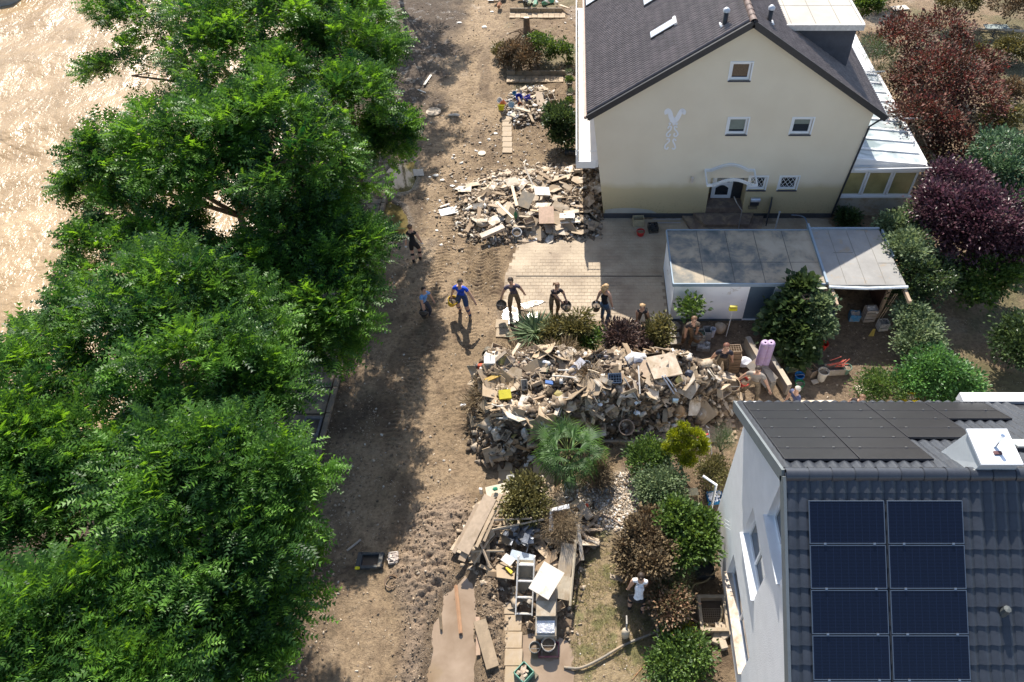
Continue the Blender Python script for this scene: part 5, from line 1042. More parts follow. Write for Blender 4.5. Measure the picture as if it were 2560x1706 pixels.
def person(px, py, rot, h, label, shirt, legs, boots, feet, hands, lean=(0, 0), drop=0., hair='short', hairm=HAIRD, face=(0, 0), sleeve=.45, shorts=False, strap=False, female=False, glove=None, twist=0.):
    base = GH(px, py); o = thing('person', base, label, 'person', rot)
    S = h / 1.75; V = lambda x, y, z: Vector((x, y, z)) * S
    lx, ly = lean; pz = .93 - drop; ld = math.hypot(lx, ly)
    pel = V(0, 0, pz); ch = V(lx * .55, ly * .55, pz + .27 * math.sqrt(max(.1, 1 - ld ** 2))); st = V(lx, ly, pz + .50 * math.sqrt(max(.1, 1 - ld ** 2)))
    hw = .095 if not female else .1; sw = .185 if not female else .16
    ax = Vector((math.cos(twist), math.sin(twist), 0))
    hips = [pel + ax * (s * hw * S * .9) + V(0, 0, -.03) for s in (-1, 1)]; sh = [st + ax * (s * sw * S) + V(0, 0, -.04) for s in (-1, 1)]
    ft = [V(f[0], f[1], .08) for f in feet]; hd = [V(*q) for q in hands]
    vs, es, rad, lab = [], [], [], []
    def add(p, r, par=None, l=None):
        r = r * (1.32 if r < .09 else 1.22) if l != 'H' else r * 1.06; vs.append(tuple(p)); rad.append((r * S, r * S)); 
        if par is not None: es.append((par, len(vs) - 1)); lab.append((par, len(vs) - 1, l))
        return len(vs) - 1
    wst = .098 if not female else .084
    i_p = add(pel, .115); i_c = add(ch, wst, i_p, 'T'); i_s = add(st - V(0, 0, .07), .11 if not female else .098, i_c, 'T'); i_n = add(st + V(0, 0, .04), .05, i_s, 'N')
    for s in (-1, 1): add(ch.lerp(st, .45) + ax * (s * .085 * S), .075 if not female else .068, i_c, 'T')
    fx, fy = face; up = Vector((fx * .5 + lx * .35, fy * .5 + ly * .35 - .02, 1)).normalized() * S
    hc = st + V(0, 0, .03) + up * .17; i_h0 = add(hc - up * .035, .072, i_n, 'H'); i_h1 = add(hc + up * .055, .078, i_h0, 'H'); add(hc + up * .09, .05, i_h1, 'H')
    wr = []
    for s in (0, 1):
        kn, an = ik(hips[s], ft[s], .43 * S, .44 * S, (ax * (.25 * (s * 2 - 1)) + Vector((0, -1, 0))) if not False else 0)
        a = add(hips[s] + V((s * 2 - 1) * .01, 0, -.03), .088, i_p, 'L'); a2 = add(hips[s].lerp(kn, .5), .075, a, 'L'); k = add(kn, .057, a2, 'L'); c = add(kn.lerp(an, .4), .056, k, 'C'); f = add(an, .04, c, 'C')
        t_ = add(an + V(0, -.03, -.045), .042, f, 'F'); add(an + V((s * 2 - 1) * .02, -.15, -.05), .032, t_, 'F')
        eb, wv = ik(sh[s], hd[s], .29 * S, .27 * S, ax * ((s * 2 - 1) * .2) + Vector((0, .8, -.2)))
        a = add(sh[s], .058, i_s, 'T'); e = add(eb, .038, a, 'A'); w_ = add(wv, .026, e, 'W'); dn = (wv - eb).normalized(); add(wv + dn * .07 * S, .03, w_, 'G'); wr.append((wv, dn))
    me = bpy.data.meshes.new('sk'); me.from_pydata(vs, es, []); ob = bpy.data.objects.new('sk', me); C.objects.link(ob)
    md = ob.modifiers.new('s', 'SKIN'); md.use_smooth_shade = True; md.branch_smoothing = .6
    for i, r in enumerate(rad): me.skin_vertices[0].data[i].radius = r; me.skin_vertices[0].data[i].use_root = (i == 0)
    sb = ob.modifiers.new('b', 'SUBSURF'); sb.levels = 1; sb.render_levels = 1
    dg = bpy.context.evaluated_depsgraph_get(); ev = ob.evaluated_get(dg); nm = ev.to_mesh()
    mb = MB(); V_ = [v.co.copy() for v in nm.vertices]; segs = [(Vector(vs[a]), Vector(vs[b_]), l) for a, b_, l in lab]
    def seg(p):
        best = (1e9, None, 0)
        for a, b_, l in segs:
            d = b_ - a; t_ = max(0, min(1, (p - a).dot(d) / max(1e-9, d.length_squared))); q = (p - a - d * t_).length
            if q < best[0]: best = (q, l, t_)
        return best[1], best[2]
    fs, mi = [], []
    for p in nm.polygons:
        c = sum((V_[i] for i in p.vertices), Vector()) / len(p.vertices); l, t_ = seg(c); k = 0
        if l == 'T': k = 1 if not (strap and c.z > st.z - .10 * S) else 0
        elif l == 'A': k = 1 if t_ < sleeve else 0
        elif l == 'L': k = 2 if not (shorts and c.z < (pz - .36) * S) else 0
        elif l == 'C': k = 0 if shorts and t_ < .55 else 2
        elif l == 'F': k = 3
        elif l in ('G',): k = 4 if glove else 0
        if l == 'T' and c.z < pel.z + .04 * S: k = 2
        fs.append(tuple(p.vertices)); mi.append(k)
    mb.v = [tuple(v) for v in V_]; mb.f = fs; mb.m = mi; ev.to_mesh_clear(); bpy.data.objects.remove(ob)
    # hands: palm continues the wrist; five bent fingers each
    gm = 4 if glove else 0
    for s, (wv, dn) in enumerate(wr):
        side = dn.cross(Vector((0, 1, 0.2))).normalized(); nr = dn.cross(side); pc = wv + dn * .065 * S
        for k in range(4):
            b0 = pc + side * (k - 1.5) * .018 * S; ln = (.07, .08, .076, .06)[k] * S; mb.tube([b0, b0 + dn * ln * .55 + nr * .008 * S, b0 + dn * ln * .8 + nr * .03 * S], [.010 * S, .009 * S, .007 * S], 5, gm)
        th = wv + dn * .03 * S + side * (-.03 if s else .03) * S; mb.tube([th, th + dn * .03 * S + side * (-.02 if s else .02) * S, th + dn * .055 * S + side * (-.015 if s else .015) * S + nr * .015 * S], [.011 * S, .01 * S, .008 * S], 5, gm)
    # face: nose, eyes, mouth, ears
    fd = Vector((fx, -1 + abs(fx) * .4, fy * .0 - .1)).normalized(); sd_ = fd.cross(up).normalized(); rH = .083 * S
    mb.blob(hc + fd * rH * .98 + up * .005, .013 * S, 0, 1, 0, (1, 1, 1.5)); 
    for s in (-1, 1): mb.blob(hc + fd * rH * .88 + sd_ * s * .03 * S + up * .025, .009 * S, 0, 1, 5); mb.blob(hc + sd_ * s * rH * .98 + up * .0, .018 * S, 0, 1, 0, (.5, .8, 1.3))
    mb.blob(hc + fd * rH * .93 - up * .035, .012 * S, 0, 1, 5, (1.4, .4, .4))
    body = mb.build('body', [SKIN, shirt, legs, boots, glove or SKIN, EYEM], o, smooth=True)
    if hair != 'none':
        hb = MB(); q = hc - fd * .020 * S + up * .035; bm_ = MB(); bm_.blob((0, 0, 0), .098 * S, .04, 2, 0); 
        keep = []
        for f in bm_.f:
            c = sum((Vector(bm_.v[i]) for i in f), Vector()) / 3; keep.append(c.dot(fd) < .045 * S or c.dot(up.normalized()) > .055 * S)
        if hair == 'short': keep = [k and sum(Vector(bm_.v[i]).dot(up.normalized()) for i in f) / 3 > -.05 * S for k, f in zip(keep, bm_.f)]
        hb.add([Vector(v) + q for v in bm_.v], [f for f, k in zip(bm_.f, keep) if k])
        if hair == 'long':
            for k in range(9): a = -1 + k / 4; b0 = q - fd * .06 * S + sd_ * a * .07 * S; hb.tube([b0, b0 - fd * .04 * S - up * .12, b0 - fd * .03 * S - up * .25], [.035 * S, .035 * S, .012 * S], 6)
        if hair == 'pony': b0 = q - fd * .09 * S; hb.tube([b0, b0 - fd * .06 * S - up * .05, b0 - fd * .05 * S - up * .2], [.03 * S, .035 * S, .01 * S], 6)
        if hair == 'bun': hb.blob(q - fd * .1 * S + up * .03, .045 * S, .1)
        hb.build('hair', hairm, o, smooth=True)
    Mw = Matrix.Translation(base) @ Matrix.Rotation(rot, 4, 'Z')
    return o, [Mw @ (wv + dn * .09 * S) for wv, dn in wr]
DG = (.05, .045, .04)
p_, hs_ = person(1043, 655, math.pi, 1.68, 'woman seen from behind in black top and shorts with one white glove', cloth((.012, .012, .014), 0), cloth((.015, .015, .017), 0), MUDB, [(-.12, -.05), (.10, .12)], [(-.30, -.12, .78), (.28, .05, .80)], lean=(0, -.05), hair='bun', hairm=HAIRM, sleeve=0, shorts=True, female=True, glove=cloth((.7, .7, .7), 0))
p_, hs_ = person(1067, 793, .9, 1.5, 'boy in pale blue shirt at the left end of the bucket chain', cloth((.16, .33, .62), .1), cloth((.05, .055, .075), .1), MUDB, [(-.08, 0), (.12, -.02)], [(-.18, -.16, .62), (.33, -.22, .82)], lean=(.03, -.14), hair='short')
bucket(hs_[0] + Vector((0, 0, -.36)), .15, .28, (.018, .018, .02), 'black bucket held by the boy in pale blue', (.1, 0, 0))
p_, hs_ = person(1162, 783, -.25, 1.78, 'man in bright blue t-shirt and blue shorts carrying a yellow bucket', cloth((.006, .06, .50), 0), cloth((.03, .055, .13), .05), MUDB, [(-.17, .06), (.24, -.12)], [(-.36, -.10, .74), (.55, -.22, .86)], lean=(.06, -.16), face=(.5, 0), shorts=True)
bucket(hs_[0] + Vector((-.02, 0, -.30)), .165, .29, (.62, .40, .01), 'yellow bucket hanging from the hand of the man in blue', (.25, .35, 0), mud=.15)
p_, hs_ = person(1288, 780, .12, 1.80, 'man in mauve grey t-shirt and muddy brown trousers in the shiny wet patch', cloth((.085, .07, .10), .1), cloth((.15, .095, .05), .3), MUDB, [(-.16, -.05), (.14, .05)], [(-.42, -.12, .82), (.36, .02, .80)], lean=(-.03, -.16), face=(-.3, -.1))
bucket(hs_[0] + Vector((-.02, -.05, -.30)), .165, .29, (.02, .02, .02), 'black bucket held out by the man in mauve grey', (.45, .25, 0))
p_, hs_ = person(1386, 786, .2, 1.66, 'woman in black print t-shirt handing on a bucket with both hands', cloth((.03, .025, .03), .05), cloth((.14, .095, .055), .3), MUDB, [(-.1, -.03), (.10, .02)], [(.22, -.30, .88), (.38, -.25, .90)], lean=(.05, -.22), hair='pony', hairm=HAIRM, face=(.5, -.1), female=True)
bucket(hs_[1] + Vector((.0, -.02, -.30)), .17, .30, (.025, .022, .02), 'dark bucket held by the woman in black print t-shirt', (.35, -.1, 0))
p_, hs_ = person(1508, 808, 2.5, 1.70, 'blonde woman in strapless black top and blue jeans turned away', cloth((.012, .012, .014), 0), cloth((.055, .11, .19), .2), MUDB, [(-.14, .05), (.12, -.08)], [(-.28, -.12, .78), (.33, .0, .78)], lean=(.03, -.1), hair='long', hairm=HAIRB, sleeve=0, strap=True, female=True, glove=cloth((.7, .7, .7), 0), face=(-.3, 0))
bucket(hs_[1] + Vector((0, 0, -.32)), .16, .28, (.02, .02, .02), 'black bucket carried behind the blonde woman in jeans', (.1, .1, 0))
p_, hs_ = person(1606, 812, -.15, 1.62, 'fair haired woman in dark tank top bending over a bucket near the garage', cloth((.03, .028, .03), .05), cloth((.09, .07, .05), .3), MUDB, [(-.13, .05), (.13, .06)], [(-.20, -.40, .50), (.26, -.30, .55)], lean=(-.05, -.50), drop=.10, hair='long', hairm=HAIRB, sleeve=0, female=True)
bucket(hs_[0] + Vector((-.05, -.05, -.28)), .17, .28, (.02, .02, .02), 'black bucket below the bending fair haired woman', (.2, 0, 0))
p_, hs_ = person(1713, 862, .1, 1.74, 'person in brown muddy trousers stooping beside the grey crates', cloth((.035, .03, .03), .2), cloth((.12, .07, .04), .4), MUDB, [(-.10, .02), (.12, -.03)], [(-.15, -.28, .72), (.24, -.16, .66)], lean=(.02, -.36), hair='short', hairm=HAIRM)
bucket(hs_[1] + Vector((.05, -.03, -.30)), .15, .28, (.16, .10, .06), 'brown bucket beside the stooping person near the grey crates', (.2, 0, 0))
p_, hs_ = person(1797, 940, -.1, 1.78, 'man with cropped reddish hair in black t-shirt holding a pale rimmed bucket', cloth((.022, .02, .03), 0), cloth((.06, .05, .035), .3), MUDB, [(-.14, .0), (.14, .0)], [(-.42, -.22, .86), (.28, -.05, .80)], lean=(-.03, -.22), hair='short', hairm=M((.17, .07, .045), .6, .2, 20, 0, rnd=0))
bucket(hs_[0] + Vector((-.06, -.06, -.22)), .19, .26, (.10, .07, .045), 'pale rimmed bucket held by the man in black t-shirt', (.5, 0, 0), rim=(.55, .45, .30), mud=.1)
p_, hs_ = person(1874, 998, -.35, 1.82, 'man in grey t-shirt striding with one bucket and an arm stretched to the right', cloth((.27, .24, .21), .1), cloth((.07, .055, .04), .4), MUDB, [(-.28, .10), (.18, -.12)], [(-.46, -.12, .86), (.55, -.25, .72)], lean=(-.02, -.20), hair='short', face=(.1, -.2))
bucket(hs_[0] + Vector((-.14, -.05, -.16)), .19, .28, (.13, .07, .04), 'tan rimmed bucket held by the man in grey t-shirt', (.6, 0, 0), rim=(.60, .45, .28), mud=.1)
bucket(hs_[0] + Vector((.14, .02, -.20)), .15, .26, (.42, .05, .04), 'faded red bucket next to the tan rimmed one', (.3, .3, 0), mud=.2)
p_, hs_ = person(1975, 1052, -1.2, 1.70, 'grey haired man in blue grey shirt half hidden behind the solar roof', cloth((.08, .09, .16), .1), cloth((.05, .05, .07), .3), MUDB, [(-.12, 0), (.12, 0)], [(-.25, -.2, .8), (.25, -.2, .8)], lean=(0, -.18), hairm=HAIRG)
p_, hs_ = person(2130, 1062, -.7, 1.66, 'brown haired person in dark top half hidden behind the solar roof', cloth((.03, .022, .022), .1), cloth((.05, .04, .04), .3), MUDB, [(-.12, 0), (.12, 0)], [(-.38, -.25, .9), (.2, -.2, .8)], lean=(-.05, -.25), hair='short', hairm=HAIRM)
p_, hs_ = person(1590, 1530, 3.0, 1.66, 'woman in white sleeveless top and black shorts bending in the front garden', cloth((.78, .78, .80), 0), cloth((.02, .02, .025), 0), MUDB, [(-.16, .02), (.18, -.04)], [(-.10, -.40, .66), (.30, -.26, .64)], lean=(.0, -.28), drop=.02, hair='bun', hairm=HAIRD, sleeve=0, shorts=True, female=True)
mb = MB(); q = GH(1565, 1466); mb.box((0, 0, 0), (.85, .13, .05), rz(-.25), jit=.01); simple(mb, 'wooden_post', col((.22, .17, .12), mud=.3), 'grey wooden beam the woman in white is pulling', 'beam', q + Vector((0, 0, .35)))

# ---------------------------------------------------------------- rubble heaps
def mound(poly, x, y, H, edge=.8, s=0.):
    d = sdist(poly, x, y); return H * sst(-.15, edge, d + (fbm(np.asarray(x) * 1.6 + s, np.asarray(y) * 1.6, 3) - .5) * .5) * (.72 + .55 * fbm(np.asarray(x) * 1.3 + s, np.asarray(y) * 1.3, 3))
def mtop(spec):
    poly, H, e, s = spec
    return lambda x, y: height(x, y) + mound(poly, x, y, H, e, s)
PILES = {'main': (P_MOUND, 1.25, .8, 0.), 'up': (P_PILE2, .34, 1.3, 5.), 'low': (P_PILE3, .28, .6, 9.), 'far': (P_PILE4, .22, .5, 13.)}
m_rub, t, b = nodes('rubble'); at = t.nodes.new('ShaderNodeAttribute'); at.attribute_name = 'tint'
r = ramp(t, at, [(0, (.075, .05, .032)), (.35, (.20, .145, .095)), (.6, (.38, .29, .20)), (.82, (.55, .46, .36)), (.93, (.70, .67, .62)), (1, (.75, .75, .75))]); n = noise(t, 12, 5)
r2 = ramp(t, n, [(.35, (.6, .6, .6)), (.65, (1.15, 1.15, 1.15))]); mu = t.nodes.new('ShaderNodeMix'); mu.data_type = 'RGBA'; mu.blend_type = 'MULTIPLY'; mu.inputs[0].default_value = 1; t.links.new(r.outputs[0], mu.inputs[6]); t.links.new(r2.outputs[0], mu.inputs[7]); t.links.new(mu.outputs[2], b.inputs['Base Color']); b.inputs['Roughness'].default_value = .8
m_mnd = M((.15, .105, .07), .9, .5, 5, .05, rnd=0)
CUBE = np.array([(-.5, -.5, -.5), (.5, -.5, -.5), (.5, .5, -.5), (-.5, .5, -.5), (-.5, -.5, .5), (.5, -.5, .5), (.5, .5, .5), (-.5, .5, .5)]); CF_ = np.array([(3, 2, 1, 0), (4, 5, 6, 7), (0, 1, 5, 4), (1, 2, 6, 5), (2, 3, 7, 6), (3, 0, 4, 7)])
def shards(name, poly, n, smin, smax, top, seed, tint=(0, 1), label=None, thin=.35, tiltk=.5, lift=.5, mat=None, pw=2., tp=1.15):
    rs = np.random.RandomState(seed); P_ = np.array(poly); lo, hi = P_.min(0), P_.max(0); X, Y = [], []
    while len(X) < n:
        x, y = rs.uniform(lo[0], hi[0], n), rs.uniform(lo[1], hi[1], n); k = sdist(poly, x, y) > -.1 + .25 * (rs.rand(n) - .8); X += x[k].tolist(); Y += y[k].tolist()
    X, Y = np.array(X[:n]), np.array(Y[:n]); s = smin + (smax - smin) * rs.rand(n) ** pw
    Z = top(X, Y) + s * .12 * lift
    dim = np.stack([s, s * rs.uniform(.25, .9, n), s * rs.uniform(.06, thin, n)], 1)
    nrm = rs.randn(n, 3) * tiltk; nrm[:, 2] = 0; D = rs.randn(n, 3); D[:, 2] *= tiltk; B = basis(D, rs.randn(n) * tiltk)
    T = CUBE[None] * dim[:, None, :] * (1 + .35 * (rs.rand(n, 8, 3) - .5)); V = np.einsum('nij,nkj->nki', B, T) + np.stack([X, Y, Z], 1)[:, None]
    Fq = CF_[None] + (np.arange(n) * 8)[:, None, None]; tn = tint[0] + (tint[1] - tint[0]) * rs.rand(n) ** tp
    o = npmesh(name, V.reshape(-1, 3), Fq.reshape(-1, 4), mat or m_rub, np.repeat(tn, 8)); return tag(o, label, kind='stuff')
for nm, lb in (('main', 'long heap of flood rubbish in front of the driveway'), ('up', 'low heap of rubble against the corner of the cream house'), ('low', 'heap of mud under the wrecked furniture'), ('far', 'low heap under the coloured plastic rubbish')):
    poly, H, e, s = PILES[nm]; P_ = np.array(poly); lo, hi = P_.min(0) - .5, P_.max(0) + .5; gx_1, gy_1 = np.arange(lo[0], hi[0], .06), np.arange(lo[1], hi[1], .06); A, B_ = np.meshgrid(gx_1, gy_1, indexing='ij')
    Zm = height(A, B_) + mound(poly, A, B_, H, e, s) - .03 + (fbm(A * 5, B_ * 5, 3, .7) - .5) * .16 * sst(0, .3, sdist(poly, A, B_)); ii = np.arange(A.size).reshape(A.shape)
    tag(npmesh('rubble_mound', np.stack([A, B_, Zm], -1).reshape(-1, 3), np.stack([ii[:-1, :-1], ii[1:, :-1], ii[1:, 1:], ii[:-1, 1:]], -1).reshape(-1, 4), m_mnd, smooth=False), lb, kind='stuff')
shards('rubble', P_MOUND, 7000, .04, .30, mtop(PILES['main']), 1, (0., .95), 'small broken pieces covering the long heap', tiltk=.7, thin=.6, tp=1.6)
shards('rubble', GP([(1060, 470), (1240, 300), (1500, 330), (1520, 600), (1300, 640), (1110, 620)]), 2400, .02, .16, mtop(PILES['up']), 14, (.1, .97), 'litter trailing from the heap by the cream house over the road', thin=.5, pw=3.5)
shards('rubble', P_PILE2, 4200, .04, .26, mtop(PILES['up']), 2, (.1, .95), 'small broken pieces covering the heap by the cream house', tiltk=.5)
shards('rubble', P_PILE3, 1300, .03, .16, mtop(PILES['low']), 3, (.0, .85), 'small broken pieces under the wrecked furniture', tiltk=.6)
shards('rubble', P_PILE4, 900, .04, .2, mtop(PILES['far']), 4, (.3, 1.), 'small litter around the coloured plastic rubbish', tiltk=.5)
shards('scattered_stones', GP([(1060, -20), (1262, -20), (1262, 600), (1200, 900), (1100, 1250), (1000, 1700), (760, 1700), (930, 700), (990, 200)]), 5200, .015, .085, lambda x, y: height(x, y), 5, (.15, .9), 'pebbles and crumbs of rubble strewn over the muddy road', thin=.8, pw=4)
shards('scattered_stones', P_GARD_T, 1500, .02, .12, lambda x, y: height(x, y), 6, (.1, .9), 'pebbles and bits strewn in the far front garden', thin=.8, pw=3)
shards('scattered_stones', P_GRAV, 2600, .03, .10, lambda x, y: height(x, y), 7, (.5, .97), 'pale gravel and slate chips beside the garden path', thin=.5, pw=1.5)
shards('scattered_stones', P_CLOD, 1500, .015, .06, lambda x, y: height(x, y), 8, (.1, .62), 'clods of churned mud beside the large puddle', thin=.8, mat=m_g if False else None)
shards('scattered_stones', P_CLOD2, 900, .015, .07, lambda x, y: height(x, y), 9, (.05, .6), 'clods of mud between the puddle and the pavement', thin=.8)
shards('scattered_stones', P_BACKYARD, 900, .02, .08, lambda x, y: height(x, y), 10, (.1, .8), 'crumbs strewn over the back yard', thin=.8, pw=3)
shards('scattered_stones', GP([(640, 1500), (860, 1000), (950, 1000), (800, 1700), (620, 1700)]), 1500, .015, .07, lambda x, y: height(x, y), 12, (.1, .8), 'pebbles in the tree shade along the river bank', thin=.8, pw=3)
shards('scattered_stones', P_LAWN, 700, .015, .05, lambda x, y: height(x, y), 13, (.3, .9), 'small pebbles on the trampled lawn', thin=.8, pw=3)
# lawn tufts
rs = np.random.RandomState(21); P_ = np.array(P_LAWN); X = rs.uniform(P_[:, 0].min(), P_[:, 0].max(), 9000); Y = rs.uniform(P_[:, 1].min(), P_[:, 1].max(), 9000); k = (sdist(P_LAWN, X, Y) > 0) & (fbm(X * 2, Y * 2, 3) > .47); X, Y = X[k], Y[k]
D = rs.randn(len(X), 3) * .6; D[:, 2] = .5; V, Fc = scatter(*BLADE, np.stack([X, Y, height(X, Y)], 1), D, rs.uniform(.05, .12, len(X)), np.zeros(len(X)))
tag(npmesh('grass', V, Fc, leafmat((.09, .085, .03), (.30, .27, .10), .2), np.repeat(rs.rand(len(X)), 5)), 'thin trampled grass of the front lawn', kind='stuff')
# tangle of twigs on the left flank of the heap
def tangle(px, py, z, r, n, mat, lb, seed):
    g = G(px, py, z); ob, _ = crown('twigs', [(g.x, g.y, z, r, r, r * .6)], n, .22, BLADE, mat, None, seed, clump=.25, perclump=30, flat=.7); tag(ob, lb, kind='stuff')
for i, (a, b_, z, r) in enumerate([(1230, 980, .9, .45), (1260, 1040, .7, .5), (1290, 900, 1.0, .5), (1400, 890, 1.1, .5), (1250, 1090, .4, .4), (1720, 960, .9, .5), (1780, 980, .5, .4), (1200, 1010, .5, .35), (1470, 940, 1.3, .2), (1330, 1010, .9, .3)]): tangle(a, b_, z, r, 700, DRY if i % 3 else BROWN, 'dry uprooted brushwood caught in the long heap', 70 + i)
# individual pieces
WOOD = [col(c, mud=.35, rnd=.2) for c in ((.42, .31, .20), (.30, .21, .13), (.50, .41, .30))]
PALE = [col(c, mud=.5, rnd=.3) for c in ((.47, .38, .285), (.62, .57, .50), (.31, .24, .17), (.39, .30, .21))]
STONE = [col(c, mud=.4, rnd=.2, bump=.02) for c in ((.36, .27, .19), (.28, .20, .14), (.42, .35, .27))]
def m_plank(l, w_, t_, m): mb = MB(); mb.box((0, 0, 0), (l, w_, t_), jit=.008); mb.v = [(x + (0 if abs(x) < l * .4 else R.uniform(-.05, .05)), y, z) for x, y, z in mb.v]; return mb.mesh('broken_plank', m)
def m_board(a, m, t_=.02):
    n_ = R.choice([4, 4, 5, 6]); k0 = R.random() * 6; pts = [(a * (.45 + .25 * R.random()) * math.cos(k0 + i * 6.283 / n_), a * (.35 + .25 * R.random()) * math.sin(k0 + i * 6.283 / n_)) for i in range(n_)]; mb = MB(); mb.prism(pts, -t_ / 2, t_ / 2); return mb.mesh('broken_board', m)
def m_rect(a, b_, m, t_=.02): mb = MB(); mb.box((0, 0, 0), (a, b_, t_), jit=.012); return mb.mesh('board', m)
def m_sheet(a, m):
    n_ = 6; k = R.random() * 9; vs = [(a * (i / n_ - .5), a * .8 * (j / n_ - .5) + .05 * math.sin(i + k), .09 * math.sin(i * 1.3 + k) * math.cos(j * 1.1 + k) + .02 * R.random()) for i in range(n_ + 1) for j in range(n_ + 1)]
    mb = MB(); mb.add(vs, [(i * (n_ + 1) + j, (i + 1) * (n_ + 1) + j, (i + 1) * (n_ + 1) + j + 1, i * (n_ + 1) + j + 1) for i in range(n_) for j in range(n_)]); mb.add([(x, y, z - .012) for x, y, z in vs], [(i * (n_ + 1) + j, i * (n_ + 1) + j + 1, (i + 1) * (n_ + 1) + j + 1, (i + 1) * (n_ + 1) + j) for i in range(n_) for j in range(n_)]); return mb.mesh('crumpled_sheet', m, True)
def m_chunk(m): mb = MB(); mb.box((0, 0, 0), (1.5, R.uniform(.8, 1.3), R.uniform(.5, 1)), rx(.4) @ ry(.3), jit=.28); return mb.mesh('rubble_chunk', m)
def m_rod(l, r, m): mb = MB(); mb.tube([(-l / 2, 0, 0), (0, R.uniform(-.04, .04), R.uniform(-.02, .04)), (l / 2, 0, 0)], r, 6); return mb.mesh('broken_rod', m)
def m_box(a, m):
    mb = MB(); b_, h = a * R.uniform(.5, .8), a * R.uniform(.3, .5); mb.bb(-a / 2, a / 2, -b_ / 2, b_ / 2, 0, .01)
    for s in (-1, 1): mb.box((s * a / 2, 0, h / 2), (.012, b_, h)); mb.box((0, s * b_ / 2, h / 2), (a, .012, h))
    return mb.mesh('crushed_box', m)
def m_sack(m): mb = MB(); mb.blob((0, 0, 0), 1, .16, 2, 0, (1, .7, .5)); return mb.mesh('sack', m, True)
KIND = {
 'broken_plank': ([lambda i=i: m_plank(R.uniform(.5, 1.1), R.uniform(.07, .15), .028, WOOD[i % 3]) for i in range(9)], 'plank', 1.),
 'broken_board': ([lambda i=i: m_board(R.uniform(.5, .85), PALE[i % 4]) for i in range(12)], 'board', 1.),
 'board': ([lambda i=i: m_rect(R.uniform(.3, .6), R.uniform(.2, .4), (PALE + WOOD)[i % 7]) for i in range(10)], 'board', 1.),
 'rubble_chunk': ([lambda i=i: m_chunk(STONE[i % 3]) for i in range(8)], 'rubble', .10),
 'crumpled_sheet': ([lambda i=i: m_sheet(R.uniform(.35, .6), PALE[i % 3]) for i in range(6)], 'sheet', 1.),
 'broken_rod': ([lambda i=i: m_rod(R.uniform(.5, 1.1), R.uniform(.009, .018), [col((.62, .60, .56), rnd=.1), WOOD[0], col((.12, .11, .10), rnd=.1)][i % 3]) for i in range(6)], 'rod', 1.),
 'crushed_box': ([lambda i=i: m_box(R.uniform(.25, .42), PALE[i % 4]) for i in range(6)], 'box', 1.),
 'stuffed_sack': ([lambda i=i: m_sack([PALE[0], STONE[2], col((.42, .32, .2), mud=.4, rnd=.2)][i % 3]) for i in range(4)], 'sack', .17)}
KM = {k: [f() for f in v[0]] for k, v in KIND.items()}
LBL = {'broken_plank': 'splintered plank', 'broken_board': 'broken pale board', 'board': 'muddy squared board', 'rubble_chunk': 'lump of rubble', 'crumpled_sheet': 'crumpled sheet', 'broken_rod': 'bent rod', 'crushed_box': 'crushed open box', 'stuffed_sack': 'mud filled sack'}
def fill(pile, where, counts, seed, tilt=.5):
    poly = PILES[pile][0]; top = mtop(PILES[pile]); rs = np.random.RandomState(seed); P_ = np.array(poly); lo, hi = P_.min(0), P_.max(0)
    for kind, n in counts.items():
        k = 0
        while k < n:
            x, y = rs.uniform(lo[0], hi[0]), rs.uniform(lo[1], hi[1])
            if sdist(poly, np.array([x]), np.array([y]))[0] < .08: continue
            z = float(top(np.array([x]), np.array([y]))[0]); e = .25; gx = float(top(np.array([x + e]), np.array([y]))[0] - z) / e; gy = float(top(np.array([x]), np.array([y + e]))[0] - z) / e
            nv = Vector((-gx * .8, -gy * .8, 1)).normalized(); q = nv.to_track_quat('Z', 'Y').to_matrix() @ rz(rs.uniform(0, 6.28)) @ rx(rs.randn() * tilt * .6) @ ry(rs.randn() * tilt * .45)
            o = inst(KM[kind][rs.randint(len(KM[kind]))], kind, None, (x, y, z + rs.uniform(.01, .12)), q.to_euler(), (KIND[kind][2] * rs.uniform(.7, 1.35),) * 3 if KIND[kind][2] < 1 else (rs.uniform(.75, 1.2),) * 3)
            fx_ = (x - lo[0]) / (hi[0] - lo[0]); fy_ = (y - lo[1]) / (hi[1] - lo[1]); zx = ['left end', 'left part', 'middle', 'right part', 'right end'][min(4, int(fx_ * 5))]; zy = ['front foot', 'front', 'crest', 'back'][min(3, int(fy_ * 4))]
            tag(o, f'{["small", "middling", "large"][min(2, int((o.scale[0] / KIND[kind][2] - .7) / .2))]} {LBL[kind]}, {zx}, {zy} of {where}', KIND[kind][1], f'{LBL[kind]}s in {where}'); k += 1
fill('main', 'the long rubbish heap', {'broken_plank': 78, 'broken_board': 85, 'board': 66, 'rubble_chunk': 46, 'crumpled_sheet': 26, 'broken_rod': 34, 'crushed_box': 24, 'stuffed_sack': 9}, 31, .75)
fill('up', 'the rubble heap by the cream house', {'broken_plank': 34, 'broken_board': 48, 'board': 24, 'rubble_chunk': 40, 'crumpled_sheet': 9, 'broken_rod': 8, 'crushed_box': 6, 'stuffed_sack': 3}, 32, .45)
fill('low', 'the lower furniture heap', {'broken_plank': 30, 'broken_board': 10, 'board': 8, 'rubble_chunk': 8, 'crumpled_sheet': 6, 'broken_rod': 10, 'crushed_box': 4}, 33, .6)
fill('far', 'the coloured litter heap', {'broken_plank': 6, 'board': 4, 'crumpled_sheet': 5, 'crushed_box': 3}, 34, .4)

